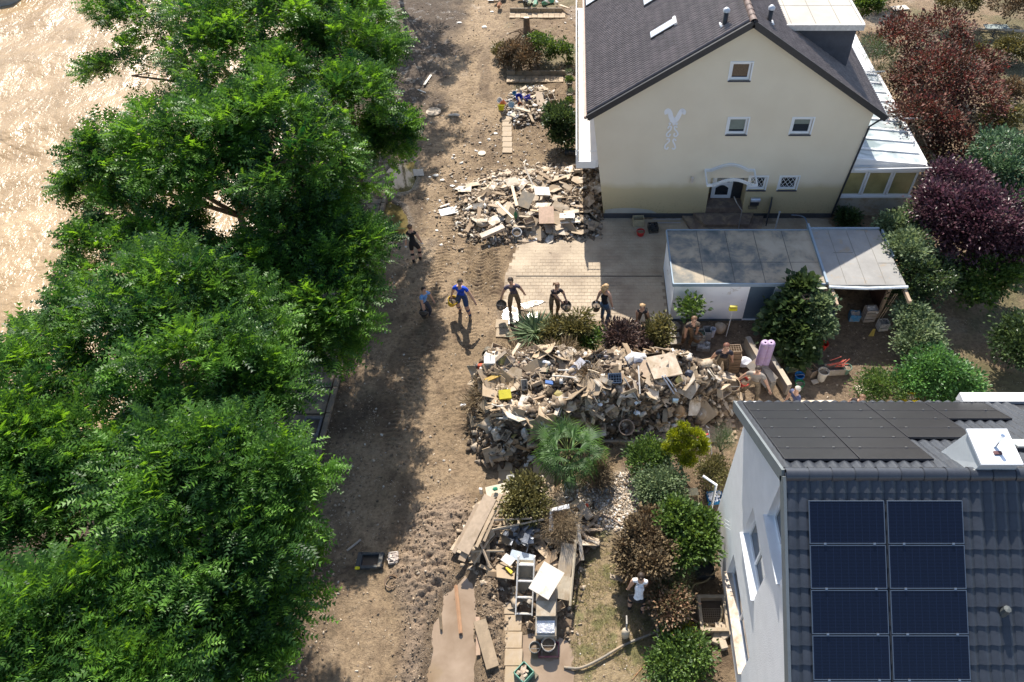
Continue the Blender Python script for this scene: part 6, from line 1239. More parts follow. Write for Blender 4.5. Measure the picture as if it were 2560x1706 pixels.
CS = [(.10, .16, .30), (.62, .64, .66), (.05, .06, .07), (.35, .10, .07), (.10, .22, .14), (.50, .44, .10), (.28, .30, .33), (.70, .68, .64), (.20, .12, .09)]
cn = ['blue', 'whitish', 'black', 'rusty red', 'green', 'mustard', 'grey', 'off white', 'dark brown']
for i in range(36):
    k = i % 9; x, y = R.uniform(-3, 5.4), R.uniform(10.3, 14.6)
    if sdist(P_MOUND, np.array([x]), np.array([y]))[0] < .15: continue
    mb = MB(); a = R.uniform(.08, .26)
    if i % 3 == 0: mb.blob((0, 0, 0), a * .6, .3, 1, 0, (1, .7, .5))
    elif i % 3 == 1: mb.tube([(-a, 0, 0), (0, a * .3, .03), (a, 0, .02)], .02, 5)
    else: mb.box((0, 0, 0), (a * 1.4, a, a * .4), jit=.03)
    o = mb.build('scrap', col(CS[k], mud=.55, rnd=.2)); o.location = (x, y, float(mtop(PILES['main'])(np.array([x]), np.array([y]))[0]) + R.uniform(.08, .2)); o.rotation_euler = (R.uniform(-.8, .8), R.uniform(-.8, .8), R.uniform(0, 3))
    tag(o, f'{cn[k]} scrap of household junk {"left" if x < -.5 else "centre" if x < 2.5 else "right"} on the long rubbish heap', 'scrap', 'coloured scraps on the long rubbish heap')
# ---------------------------------------------------------------- named pieces of rubbish and garden things
def flat(px, py, a, b_, rzz, c, label, name='board', cat='board', z=.05, tilt=(0, 0), t_=.025, top=None, mud=.3, **k):
    g = G(px, py, z); zz = (float(top(np.array([g.x]), np.array([g.y]))[0]) if top else hz(g.x, g.y)) + z; g = G(px, py, zz)
    mb = MB(); mb.box((0, 0, 0), (a, b_, t_), jit=.006); o = simple(mb, name, col(c, mud=mud, **k), label, cat, (g.x, g.y, zz)); o.rotation_euler = (*tilt, rzz); return o
TM, TU, TL, TF = (mtop(PILES[k]) for k in ('main', 'up', 'low', 'far'))
# upper heap
flat(1122, 528, .72, .42, .35, (.78, .77, .75), 'white panel lying on the road left of the upper heap', z=.04, mud=.1)
flat(1112, 514, .4, .08, .5, (.6, .5, .42), 'pale batten lying behind the white panel on the road', 'batten', 'batten', z=.05)
flat(1366, 538, .56, .72, .05, (.50, .34, .24), 'upright pinkish brown panel on the upper heap', z=.3, tilt=(.35, 0), top=TU, mud=.15)
flat(1418, 540, .55, .26, .0, (.76, .75, .72), 'small white panel right of the pinkish brown panel', z=.2, top=TU, mud=.1)
flat(1314, 500, .52, .66, -.35, (.22, .19, .15), 'dark grey felt board in the middle of the upper heap', z=.3, tilt=(.4, .1), top=TU)
flat(1286, 490, 1.1, .11, -1.35, (.60, .44, .30), 'long tan plank pointing at the green cloth', 'plank', 'plank', z=.45, tilt=(0, .1), top=TU, mud=.1)
flat(1262, 525, 1.15, .09, -.95, (.62, .52, .38), 'long pale lath crossing the upper heap', 'lath', 'lath', z=.4, top=TU, mud=.15)
flat(1231, 580, .95, .22, .5, (.60, .50, .40), 'thick pale beam at the front of the upper heap', 'beam', 'beam', z=.22, t_=.12, tilt=(.1, -.1), top=TU)
flat(1322, 440, .85, .07, -1.1, (.68, .60, .50), 'upright pale batten at the top of the upper heap', 'batten', 'batten', z=.5, tilt=(0, .5), top=TU)
flat(1280, 455, .5, .38, .5, (.58, .50, .40), 'pale square board at the back left of the upper heap', z=.3, tilt=(.3, .1), top=TU)
flat(1355, 478, .6, .42, .2, (.72, .66, .58), 'bright cracked board near the top of the upper heap', z=.35, tilt=(.2, .2), top=TU, mud=.15)
flat(1425, 556, .75, .08, .1, (.70, .62, .52), 'pale lath under the small white panel', 'lath', 'lath', z=.15, top=TU)
mb = MB(); mb.blob((0, 0, 0), .16, .2, 1, 0, (.5, .5, 1.2)); simple(mb, 'green_cloth', col((.03, .16, .07), mud=.1), 'green cloth at the end of the tan plank', 'cloth', G(1289, 540, .45))
g = G(1299, 556, .3); o = bucket(g - Vector((0, 0, .1)), .14, .24, (.34, .27, .19), 'round wicker basket lying on its side in the upper heap', (1.1, 0, .3), fill=False, handle=False, name='basket', cat='basket', mud=.4)
g = GH(1292, 590, .05); bucket(g, .17, .25, (.66, .67, .68), 'white plastic tub at the front foot of the upper heap', (.4, .1, 0), fill=True, name='tub', cat='tub', mud=.2)
mb = MB(); mb.lathe([(0, -.3), (.13, -.3), (.13, .3), (0, .3)], 12, rot=ry(1.5)); simple(mb, 'black_bin', col((.03, .04, .05), mud=.25), 'black barrel lying under the balcony', 'barrel', GH(1430, 388, .15))
mb = MB(); mb.box((0, 0, 0), (.3, .2, .03), rx(.4), jit=.02); simple(mb, 'plastic_bag', col((.80, .80, .80)), 'white plastic scrap on the paving in front of the upper heap', 'bag', GH(1333, 602, .05))
mb = MB(); mb.box((0, 0, 0), (.5, .13, .04), rz(.35), jit=.02); mb.box((-.22, .08, .01), (.25, .1, .04), rz(-.6), jit=.01); simple(mb, 'bent_trim', col((.68, .62, .54), mud=.3), 'bent pale trim on the driveway edge', 'trim', GH(1340, 595, .04))
mb = MB(); mb.tube([(-.55, -.12, 0), (0, .02, .02), (.5, .16, 0)], .012, 5); simple(mb, 'rod', col((.3, .22, .15)), 'thin rod on the driveway edge in front of the upper heap', 'rod', GH(1300, 612, .03))
# glass pane, covers and litter on the road
flat(1046, 432, .42, .42, .3, (.18, .20, .19), 'glass pane lying at the edge of the small puddle', 'glass_pane', 'pane', z=.08, tilt=(.1, .2), mud=0, rough=.15)
mb = MB(); mb.lathe([(0, -.02), (.34, -.02), (.34, .015), (.30, .02), (0, .02)], 18); simple(mb, 'manhole_cover', col((.40, .31, .22), mud=.3), 'round pale cover lying in the road near the tree', 'manhole cover', GH(1084, 281, .03))
mb = MB(); mb.lathe([(0, -.02), (.17, -.02), (.17, .015), (0, .02)], 14); simple(mb, 'manhole_cover', col((.50, .42, .32), mud=.3), 'small round cover in the middle of the road', 'manhole cover', GH(1205, 386, .03))
mb = MB(); mb.blob((0, 0, 0), .3, .25, 1, 0, (1, .3, .2)); simple(mb, 'plastic_sheet', col((.66, .58, .50), mud=.4), 'dirty plastic sheet lying in the road beside the tyre tracks', 'sheet', GH(1134, 290, .05))
flat(1069, 200, .95, .10, 1.35, (.60, .56, .48), 'pale splintered board in the tree shade at the far road edge', 'plank', 'plank', z=.05, mud=.1)
for i, (a, b_, r_) in enumerate([(1070, 500, .05), (1092, 576, .06), (1090, 440, .12), (1106, 452, .09), (1130, 464, .1), (1145, 472, .11), (1156, 500, .12), (1160, 490, .08), (1178, 500, .09), (1175, 560, .07), (1135, 388, .05), (1240, 335, .08), (1200, 360, .06), (1075, 445, .07), (1192, 536, .08), (1230, 30, .1), (1210, 70, .14), (1150, 60, .12)]):
    mb = MB(); mb.blob((0, 0, 0), r_, .3, 1, 0, (1.2, .8, .3)); tag(simple(mb, 'litter', col((.74, .71, .66), mud=.25, rnd=.15), None, 'litter', GH(a, b_, .03)), 'pale scrap of litter trodden into the muddy road', group='pale scraps of litter on the road')
# coloured plastic heap
for a, b_, r_, c, lb, nm in [(1253, 276, .15, (.55, .50, .01), 'yellow plastic bowl at the edge of the coloured litter', 'bowl'), (1297, 248, .15, (.04, .07, .42), 'blue plastic canister in the coloured litter', 'canister'), (1323, 252, .15, (.05, .05, .40), 'violet blue plastic tub in the coloured litter', 'tub'), (1276, 264, .14, (.66, .74, .76), 'pale blue bowl in the coloured litter', 'bowl'), (1262, 263, .13, (.52, .16, .07), 'orange pot in the coloured litter', 'pot'), (1303, 263, .10, (.50, .20, .12), 'small terracotta pot behind the coloured litter', 'pot'), (1254, 254, .12, (.72, .70, .68), 'white can left of the orange pot', 'can'), (1288, 238, .10, (.05, .18, .30), 'small teal tin in the coloured litter', 'tin')]:
    g = G(a, b_, .25); bucket(g, r_, r_ * 1.5, c, lb, (R.uniform(-.8, .8), R.uniform(-.8, .8), 0), fill=False, handle=False, name=nm, cat=nm, mud=.1)
for a, b_, s_ in [(1296, 296, .3), (1282, 285, .25), (1308, 286, .22), (1290, 275, .18)]:
    g = G(a, b_, .1); mb = MB(); mb.blob((0, 0, 0), s_, .22, 2, 0, (1, .7, .45)); tag(simple(mb, 'plastic_bag', col((.78, .79, .80), rough=.4), None, 'bag', g), 'white plastic bag at the front of the coloured litter', group='white plastic bags in the coloured litter')
flat(1350, 248, .32, .85, .15, (.34, .25, .17), 'brown board lying across the coloured litter', z=.3, tilt=(.25, .1), mud=.1); flat(1335, 240, .1, 1.0, -.9, (.44, .32, .2), 'tan lath left of the brown board', 'lath', 'lath', z=.35, mud=.1); flat(1362, 255, .3, .4, -.3, (.20, .15, .1), 'short dark board right of the brown board', z=.2)
# far front garden: walls, beds, uprooted stump, litter at the top edge
for i, (y_, x0, x1, lb) in enumerate([(33, 1275, 1418, 'low garden kerb wall nearest the top edge'), (190, 1268, 1414, 'low garden kerb wall behind the coloured litter')]):
    a, c_ = G(x0, y_), G(x1, y_ - 3); w_ = thing('garden_wall', (a.x, a.y, 0), lb, 'wall'); n_ = int((c_.x - a.x) / .4)
    mb = MB(); mb.bevbox((0, 0, 0), (.39, .1, .3), .012); me = mb.mesh('kerb_stone', M((.24, .20, .15), .85, .2, 5, .01, mud=.3))
    for k in range(n_): inst(me, 'kerb_stone', w_, (.2 + k * .4, 0, .12), (R.uniform(-.03, .03), 0, 0))
    pth = bpy.data.objects.new('paving', None); C.objects.link(pth); tag(pth, 'strip of pale garden paving beside a kerb wall', kind='structure')
    mb = MB(); mb.bevbox((0, 0, 0), (.29, .29, .06), .008); me = mb.mesh('slab', M((.44, .34, .24), .8, .2, 2, .01, mud=.5))
    for k in range(int((c_.x - a.x) / .3)):
        for j in range(2): inst(me, 'slab', pth, (a.x + .15 + k * .3, a.y - .25 - j * .3, .045 + R.uniform(-.01, .01)), (R.uniform(-.02, .02), R.uniform(-.02, .02), 0))
g = GH(1318, 100, 0); st = thing('tree_stump', g, 'uprooted sawn stump with dark roots in the far front garden', 'tree stump')
mb = MB(); mb.tube([(0, 0, .1), (.0, .15, .6), (0, .25, 1.0)], [.26, .17, .15], 10); mb.build('trunk', M((.18, .115, .07), .9, .3, 12, .03), st)
mb = MB(); mb.lathe([(0, 0), (.145, 0), (.145, .012), (0, .012)], 12, (0, .25, 1.0), rot=rx(-.2)); mb.build('cut_face', M((.66, .55, .42), .8, .1, 8, 0), st)
for k in range(16):
    a = k * .4; q = R.uniform(.6, 1.1); mb = MB(); mb.tube([(0, .02, .2), (.5 * q * math.cos(a), .5 * q * math.sin(a), .35), (q * math.cos(a), q * math.sin(a), R.uniform(-.05, .2))], [.07, .04, .012], 5); mb.build('root', M((.13, .085, .05), .9, .3, 12, .03), st)
RC = [(.05, .25, .15), (.50, .55, .62), (.30, .12, .05), (.66, .66, .64), (.08, .08, .09), (.40, .30, .2), (.55, .60, .66), (.35, .38, .25)]
for i in range(34):
    a, b_ = R.uniform(1235, 1415), R.uniform(-25, 26); g = G(a, b_, .1); s_ = R.uniform(.15, .5); mb = MB(); mb.box((0, 0, 0), (s_ * 1.5, s_ * .5, R.uniform(.03, .2)), rz(R.uniform(0, 3)) @ rx(R.uniform(-.8, .8)), jit=.04)
    tag(simple(mb, 'scrap', col(RC[i % 8], mud=.3, rnd=.2), None, 'scrap', Vector((g.x, g.y, R.uniform(.08, .4)))), 'piece of household scrap in the heap cut by the top edge', group='household scrap at the top edge')
bucket(GH(1322, 24, .55), .11, .2, (.62, .72, .82), 'pale blue jug standing above the sawn stump', (.2, 0, 0), fill=False, handle=False, name='jug', cat='jug', mud=0)
simple(MB().box((0, 0, 0), (.35, .35, .02), jit=.01), 'white_box', col((.8, .8, .78)), 'white box lid at the top edge left of the scrap heap', 'lid', GH(1228, 2, .12))
# planters with lavender balls along the balcony
for i, (py_, green) in enumerate([(172, 1), (196, 0), (222, 1), (246, 0), (270, 1), (294, 0)]):
    g = GH(1424, py_); o = bucket(g, .14, .22, (.12, .11, .10), 'dark pot with %s, %s along the balcony' % ('a dark green plant' if green else 'a pale lavender ball', ['farthest', 'second', 'third', 'fourth', 'fifth', 'nearest'][i]), fill=True, handle=False, name='plant_pot', cat='plant pot')
    crown('plant', [(0, 0, .36, .17, .17, .15)], 420, .07, LEAF if green else BLADE, GREEN1 if green else GREENP, o, 400 + i, clump=.08, perclump=20, flat=1)
# driveway edge and house front
crate(GH(1595, 562), .42, .3, .36, (.46, .40, .26), 'beige plastic box standing against the cream house plinth', .05, slats=1, name='storage_box', cat='box'); bucket(GH(1601, 588), .15, .22, (.50, .03, .03), 'red bucket in front of the beige box', fill=True, mud=.1)
crate(GH(1632, 577), .36, .34, .3, (.025, .03, .035), 'black crate right of the red bucket', .1, content=col((.03, .03, .035)))
for k, z in enumerate((.12, .2)): mb = MB(); mb.tube([(-.5, k * .12, z), (.55, k * .12, z)], .014, 6); simple(mb, 'pipe', col((.35, .36, .40), metal=.5), ['lower', 'upper'][k] + ' steel tube lying in front of the plinth', 'pipe', GH(1665, 562))
g = G(1925, 545); mb = MB()
gt = thing('gate_leaf', (G(1915, 565).x, G(1915, 565).y, 0), 'dark narrow gate leaf standing open between house and garage', 'gate', 1.35)
mb = MB(); mb.tube([(0, 0, 0), (0, 0, .95), (.35, 0, 1.05), (.7, 0, .85), (.75, 0, 0)], .02, 5); mb.build('frame', DARKM, gt)
for k in range(7): mb = MB(); mb.bb(.04 + k * .1, .12 + k * .1, -.008, .008, .05, .92 + .08 * math.sin(k / 2.2)); mb.build('slat', M((.09, .10, .13), .6, .2, 5, 0), gt)
mb = MB(); mb.tube([(0, 0, 0), (0, 0, .8)], .03, 8); mb.blob((0, 0, .82), .045, 0); simple(mb, 'gate_post', M((.42, .43, .45), .5), 'pale gate post beside the open gate leaf', 'post', GH(1938, 572))
g = GH(2050, 545, .55); mb = MB()
for k in range(7): mb.tube([(.0 + (.24 + .03 * (k % 3)) * math.cos(a), -.05 - .03 * k, (.36 + .02 * (k % 4)) * math.sin(a)) for a in np.linspace(0, 6.283, 26)], .016, 5, caps=False)
tag(simple(mb, 'garden_hose', col((.42, .38, .07), mud=.1), 'coiled yellow green hose hanging at the right corner of the cream house', 'hose', g + Vector((0, .25, 0)))); hose([GH(1975, 552, .3), GH(2005, 570, .5), G(2020, 590, 1.4)], .022, (.10, .20, .34), 'blue pole leaning from the flower bed to the garage gutter', 'pole', cat='pole')
# driveway: bucket left of heap
bucket(GH(1221, 880, .12), .17, .26, (.10, .09, .07), 'dark bucket lying on its side at the left end of the heap', (1.35, .2, 0), fill=False)
# main heap pieces
def onm(px, py, dz=.1, it=3):
    z = 1.
    for _ in range(it * 2): g = G(px, py, z); z = .5 * z + .5 * (float(TM(np.array([g.x]), np.array([g.y]))[0]) + dz)
    return G(px, py, z)
def piece(px, py, a, b_, t_, e, c, label, name, cat, dz=.12, **k):
    g = onm(px, py, dz); mb = MB(); mb.box((0, 0, 0), (a, b_, t_), jit=.006); o = simple(mb, name, col(c, **k), label, cat, g); o.rotation_euler = e; return o
piece(1440, 921, .62, .22, .26, (.3, -.35, .75), (.62, .60, .62), 'pale grey radiator cover lying diagonally on the heap', 'heater_cover', 'cover', mud=.1)
piece(1262, 988, .34, .26, .2, (.4, .1, .2), (.58, .50, .04), 'yellow plastic canister on the left part of the heap', 'canister', 'canister', dz=.25, mud=.05)
piece(1232, 945, .5, .12, .09, (.2, .1, .6), (.44, .28, .05), 'ochre timber block at the left end of the heap', 'timber', 'timber', dz=.15)
piece(1224, 905, .32, .28, .25, (.1, .1, .1), (.64, .62, .58), 'white carton above the red plastic toy', 'carton', 'carton', dz=.15, mud=.2)
piece(1240, 900, .75, .1, .05, (.1, -.35, .6), (.30, .24, .18), 'grey brown beam beside the white carton', 'beam', 'beam', dz=.25)
g = onm(1203, 925, .1); toy = thing('plastic_toy', g, 'red and white plastic toy car tipped up at the left end of the heap', 'toy', .3); toy.rotation_euler = (.9, .2, .3)
mb = MB(); mb.bevbox((0, 0, .12), (.26, .42, .16), .04); mb.build('body', col((.50, .09, .04), mud=.1), toy); mb = MB(); mb.bevbox((0, .03, .24), (.2, .2, .12), .03); mb.build('cab', col((.72, .70, .66)), toy)
for s in ((-1, -1), (1, -1), (-1, 1), (1, 1)): mb = MB(); mb.lathe([(0, -.025), (.07, -.025), (.07, .025), (0, .025)], 10, (s[0] * .14, s[1] * .13, .06), rot=ry(1.5708)); mb.build('wheel', DARKM, toy)
piece(1373, 957, .22, .1, .07, (.1, .1, -.1), (.05, .14, .38), 'small blue box in the middle of the heap', 'tin', 'tin', dz=.25)
g = onm(1536, 948, .25); bc = crate(g, .38, .28, .2, (.09, .13, .20), 'blue grey bottle crate standing on the heap', .05, grid=True, mud=.1, tilt=(.5, 0))
piece(1660, 915, .9, .75, .03, (.15, .1, .3), (.52, .42, .32), 'large pale warped panel on the right end of the heap', 'panel', 'panel', dz=.3, mud=.4)
piece(1620, 925, .55, .5, .03, (.3, -.1, -.6), (.40, .29, .20), 'brown cardboard panel left of the large warped panel', 'panel', 'panel', dz=.25, mud=.2)
piece(1712, 966, .72, .5, .03, (.5, .1, -.6), (.42, .35, .27), 'tilted brown sheet with a pointed lower corner', 'panel', 'panel', dz=.2, mud=.3)
piece(1632, 984, .34, .28, .06, (.45, .0, -.1), (.56, .48, .38), 'pale square cushion on the front edge of the heap', 'cushion', 'cushion', dz=.2, mud=.2)
piece(1477, 1000, .34, .5, .03, (.9, 0, .1), (.32, .26, .19), 'upright brown panel on the front face of the heap', 'panel', 'panel', dz=.1)
piece(1347, 1070, .5, .55, .03, (1.1, 0, .15), (.26, .22, .14), 'large olive brown panel leaning on the front left of the heap', 'panel', 'panel', dz=.1)
piece(1487, 1035, .65, .07, .07, (.3, .3, -.5), (.40, .30, .20), 'round pole sticking out of the front of the heap', 'pole', 'pole', dz=.25)
for i, (a, b_, c_, d_, col_, lb) in enumerate([(1562, 860, 1585, 888, (.7, .7, .72), 'white angled rod sticking up above the heap'), (1560, 945, 1600, 1010, (.45, .42, .38), 'long grey handle lying down the front of the heap'), (1596, 915, 1600, 985, (.7, .66, .6), 'white upright slat on the heap'), (1655, 940, 1685, 985, (.35, .38, .45), 'grey metal rail right of the white slat'), (1662, 938, 1692, 980, (.6, .62, .66), 'pale metal rail beside the grey one'), (1380, 940, 1440, 945, (.62, .56, .48), 'pale stick lying level across the heap'), (1470, 925, 1497, 933, (.55, .44, .3), 'tan rolled stick near the small blue bucket')]):
    p, q = onm(a, b_, .35), onm(c_, d_, .3); mb = MB(); mb.tube([p, p.lerp(q, .5) + Vector((0, 0, .02)), q], .022, 6); simple(mb, 'rod', col(col_, rnd=.05), lb, 'rod')
bucket(onm(1466, 918, .12), .12, .2, (.22, .27, .33), 'small blue grey bucket on top of the heap', (.3, 0, 0), mud=.3)
g = onm(1562, 1060, .2); o = bucket(g - Vector((0, 0, .25)), .22, .42, (.36, .25, .18), 'large brown drum lying against the front of the heap', (.5, .1, 0), fill=False, handle=False, name='drum', cat='drum', mud=.3)
mb = MB(); mb.blob((0, 0, 0), .2, .2, 2, 0, (.55, .5, 1.5)); simple(mb, 'plastic_bag', col((.55, .54, .54), rough=.3, mud=.2), 'hanging translucent plastic bag on the front left of the heap', 'bag', onm(1312, 1085, .1))
mb = MB(); mb.box((0, 0, 0), (.16, .05, .34), rx(.3), jit=.02); simple(mb, 'detergent_bottle', col((.55, .70, .74)), 'pale blue plastic bottle at the right end of the heap', 'bottle', onm(1687, 1005, .2))
for i, (a, b_) in enumerate([(1593, 1006), (1592, 1032), (1500, 1012), (1362, 905), (1614, 905), (1160, 1016)]):
    mb = MB(); mb.blob((0, 0, 0), .09, .3, 1, 0, (1.2, .8, .6)); g = onm(a, b_, .14) if a > 1200 else GH(a, b_, .05); tag(simple(mb, 'white_scrap', col((.78, .80, .84)), None, 'scrap', g), 'crumpled white scrap in or beside the long heap', group='white scraps of the long heap')
mb = MB(); mb.blob((0, 0, 0), .34, .15, 2, 0, (1.1, .7, .7)); simple(mb, 'stuffed_bag', col((.62, .62, .64), mud=.2), 'pile of whitish cloth on top of the right half of the heap', 'cloth', onm(1590, 900, .1))
mb = MB(); mb.blob((0, 0, 0), .2, .12, 2, 0, (.7, .7, 1.2)); simple(mb, 'dark_bag', col((.05, .06, .09), mud=.1), 'dark blue bundle at the right end of the heap', 'bag', onm(1722, 940, .12))
for i, (a, b_, s_) in enumerate([(1725, 1020, .32), (1757, 1030, .28), (1780, 1025, .24), (1700, 1035, .26)]):
    g = G(a, b_, .35); o = inst(KM['stuffed_sack'][i % 4], 'stuffed_sack', None, g, (R.uniform(-.5, .5), R.uniform(-.5, .5), i), (s_, s_, s_ * 1.3)); tag(o, 'bulging beige sack at the right foot of the long heap', 'sack', 'sacks at the right foot of the long heap')
g = onm(1700, 1020, .3); mb = MB(); mb.lathe([(0, 0), (.22, 0), (.16, .35), (.04, .5), (0, .5)], 12); o = simple(mb, 'broom_head', col((.34, .22, .12), bump=.02), 'brown besom of twigs leaning on the front of the heap', 'broom', g - Vector((0, 0, .4)))
# ---------------------------------------------------------------- back yard between garage and heap
def GZ(px, py, z): return G(px, py, z)
for i, (a, b_) in enumerate([(1740, 815), (1743, 838)]): crate(GH(a, 858 - i * 0, 0) if i == 0 else GH(a - 0, 858, .26), .38, .3, .26, (.36, .38, .36), ['lower', 'upper'][i] + ' grey crate of the stack beside the stooping person', .06 + i * .05, content=col((.05, .08, .05)) if i else None, slats=2)
crate(GH(1757, 872), .42, .32, .16, (.33, .33, .31), 'low grey crate of rods in front of the grey stack', -.15, content=col((.45, .44, .42)))
crate(GH(1765, 845), .26, .3, .4, (.30, .32, .33), 'grey plastic box right of the grey crate stack', 0, slats=1, name='storage_box', cat='box')
bucket(GH(1779, 843), .09, .36, (.55, .58, .66), 'white plastic canister beside the grey box', fill=False, handle=False, name='canister', cat='canister', mud=.1)
mb = MB(); mb.blob((0, 0, 0), .22, .12, 2, 0, (.9, .8, 1.0)); simple(mb, 'stone_pot', col((.34, .28, .22), mud=.4), 'round mud coloured pot by the garage wall', 'pot', GH(1798, 832, .2)); 
g = GH(1815, 842); br = thing('push_broom', g, 'push broom with bright yellow head leaning on the garage wall', 'broom'); mb = MB(); mb.tube([(0, 0, 0), (.06, .12, 1.1)], .014, 6); mb.build('handle', col((.66, .66, .64)), br); mb = MB(); mb.box((.06, .14, 1.15), (.26, .1, .09)); mb.build('head', col((.62, .55, .02)), br); mb = MB(); mb.box((.06, .14, 1.24), (.24, .08, .08)); mb.build('bristles', col((.45, .38, .05)), br)
flat(1690, 852, .42, .35, .1, (.20, .17, .14), 'grey stone step slab beside the garage', 'stone_slab', 'slab', t_=.08); flat(1683, 838, .4, .2, 0, (.27, .24, .2), 'upper stone slab beside the garage', 'stone_slab', 'slab', t_=.06, z=.12); flat(1700, 878, .35, .1, .1, (.30, .27, .24), 'lower stone edging beside the garage', 'stone_slab', 'slab', t_=.06)
mb = MB(); mb.lathe([(0, 0), (.18, 0), (.2, .05), (.2, .22), (0, .24)], 12); simple(mb, 'round_pot', col((.18, .15, .12), mud=.2), 'squat dark pot in the bushes by the garage corner', 'pot', GH(1684, 826))
# stack of four brown bottle crates
for k in range(4): crate(GH(1828 - (k == 3) * 4, 925, k * .26), .38, .29, .25, (.27, .19, .12), ['bottom', 'second', 'third', 'topmost'][k] + ' brown bottle crate of the tall stack behind the men', .06 * (k % 2), grid=True, slats=2, mud=.2)
mb = MB(); mb.blob((0, 0, 0), .26, .14, 2, 0, (1, .75, .55)); simple(mb, 'white_bundle', col((.70, .71, .76), mud=.05), 'bundle of white cloth right of the bottle crates', 'bundle', GH(1857, 915, .15))
def slabbox(label, a, c_, w_, h, c, name='concrete_trough', cat='trough'):
    p, q = GH(*a), GH(*c_); d = q - p; L = math.hypot(d.x, d.y); o = thing(name, (p + q) / 2, label, cat, math.atan2(d.y, d.x)); m = col(c, mud=.3, rnd=0)
    mb = MB(); mb.box((0, 0, h / 2 + .02), (L, w_, h)); mb.build('panel', m, o); mb = MB(); mb.box((L * .3, 0, h + .035), (L * .38, w_ + .02, .03)); mb.build('cap', col((.40, .33, .24)), o); return o
slabbox('left grey bench side leaning beside the purple mattress', (1862, 870), (1925, 985), .16, .5, (.22, .20, .17), 'bench_frame', 'bench'); slabbox('right grey bench side leaning beside the purple mattress', (1905, 890), (1965, 990), .14, .45, (.25, .22, .19), 'bench_frame', 'bench')
flat(1905, 930, .9, .5, -.95, (.20, .175, .15), 'grey table top lying between the two bench sides', 'table_top', 'table top', z=.5, tilt=(.35, .2), mud=.3)
g = GH(1896, 938); mt = thing('foam_mattress', g, 'rolled lilac foam mattress standing upright beside the bench sides', 'mattress')
for s in (-1, 1): mb = MB(); mb.lathe([(0, 0), (.12, 0), (.13, .05), (.13, 1.42), (.1, 1.48), (.03, 1.46)], 14, (s * .088, 0, .05)); mb.build('foam_roll', col((.40, .29, .44), mud=.15), mt, smooth=True)
crate(GH(1975, 925), .36, .3, .3, (.24, .27, .15), 'green olive basket in front of the fig tree', .2, slats=3, content=col((.2, .22, .10)), name='basket', cat='basket')
crate(GH(1940, 900), .3, .22, .18, (.20, .23, .17), 'dull green trug beside the purple mattress', -.2, slats=1, name='trug', cat='trug')
bucket(GH(1995, 972, 0), .135, .26, (.02, .20, .06), 'green bucket standing in front of the blue one', mud=.1); bucket(GH(1993, 955, .02), .14, .3, (.01, .12, .32), 'blue bucket standing behind the green one', mud=.05, fill=False)
crate(GH(2025, 935), .3, .3, .3, (.22, .17, .13), 'square brown planter box right of the blue bucket', .5, slats=1, name='planter', cat='planter', content=MUDF)
g = GH(2052, 948); bucket(g, .16, .42, (.60, .54, .45), 'tall whitish barrel between the planters', mud=.35, name='barrel', cat='barrel')
flat(2037, 955, .2, .15, .3, (.45, .38, .3), 'small pale tile on the ground before the whitish barrel', 'tile', 'tile')
tr = crate(GH(2083, 930), .62, .28, .28, (.40, .34, .28), 'long beige trough heaped with red frames', .08, slats=1, name='trough', cat='trough')
mb = MB()
for k in range(14): a = R.uniform(0, 3); mb.tube([(R.uniform(-.3, .1), R.uniform(-.1, .1), R.uniform(.28, .42)), (R.uniform(-.1, .4), R.uniform(-.15, .15), R.uniform(.35, .6))], .014, 5)
simple(mb, 'folding_frame', col((.55, .12, .08), mud=.1), 'tangle of red folding frames on the beige trough', 'frame', GH(2085, 930, .05))
bucket(GH(2113, 930), .14, .28, (.16, .26, .19), 'pale green bucket at the right end of the trough', mud=.2)
for k, (a, b_) in enumerate([(2030, 905), (2040, 890)]): bucket(GH(a, b_), .2 - k * .03, .25, (.13, .12, .10), ['wide grey brown', 'smaller dark'][k] + ' plant tub under the fig tree', fill=True, handle=False, name='plant_tub', cat='tub')
bucket(GH(2052, 880, .15), .11, .4, (.48, .03, .02), 'tall red can in the shade under the light leaved bush', (.2, 0, 0), fill=False, handle=False, name='can', cat='can', mud=.05)
crate(G(2013, 752, 1.7), .22, .2, .2, (.36, .24, .17), 'small brown nest box in the top of the fig tree', .2, slats=1, name='nest_box', cat='box')
# inside the carport
crate(GH(2133, 798), .34, .26, .3, (.05, .20, .38), 'blue crate of bottles on the carport floor', -.1, content=col((.5, .42, .36)), slats=1)
for k in range(2): crate(GH(2168, 798, k * .28), .38, .28, .27, (.36, .31, .27), ['lower', 'upper'][k] + ' pale crate of papers in the carport', .05, content=col((.58, .54, .5)), slats=2)
crate(GH(2203, 822), .32, .27, .34, (.46, .44, .42), 'white bottle crate at the right side of the carport', .1, slats=2, content=col((.25, .24, .22)))
crate(GH(2073, 790), .26, .22, .2, (.14, .20, .32), 'blue grey box at the left side of the carport', 0, slats=1)
g = GH(2178, 840); bm2 = thing('broom_head', g, 'yellow straw brush standing on the carport floor', 'broom'); mb = MB()
for k in range(9): mb.tube([(-.08 + k * .02, 0, 0), (-.03 + k * .008, 0, .35)], .011, 4)
tag(mb.build('straw', col((.42, .32, .08)), bm2), kind='stuff')
for k, dx in enumerate((0, 6)):
    p, q = GH(2195 + dx, 802, .05), G(2238 + dx, 735, 1.35); mb = MB(); mb.tube([p, q], .018, 6); simple(mb, 'pole', col((.46, .34, .22)), ['left', 'right'][k] + ' wooden pole leaning in the carport opening', 'pole')
crate(GH(2268, 1010, .1), .4, .3, .3, (.55, .42, .01), 'yellow crate full of pale stones behind the solar roof', .05, content=col((.60, .52, .38)), mud=.05, slats=2)
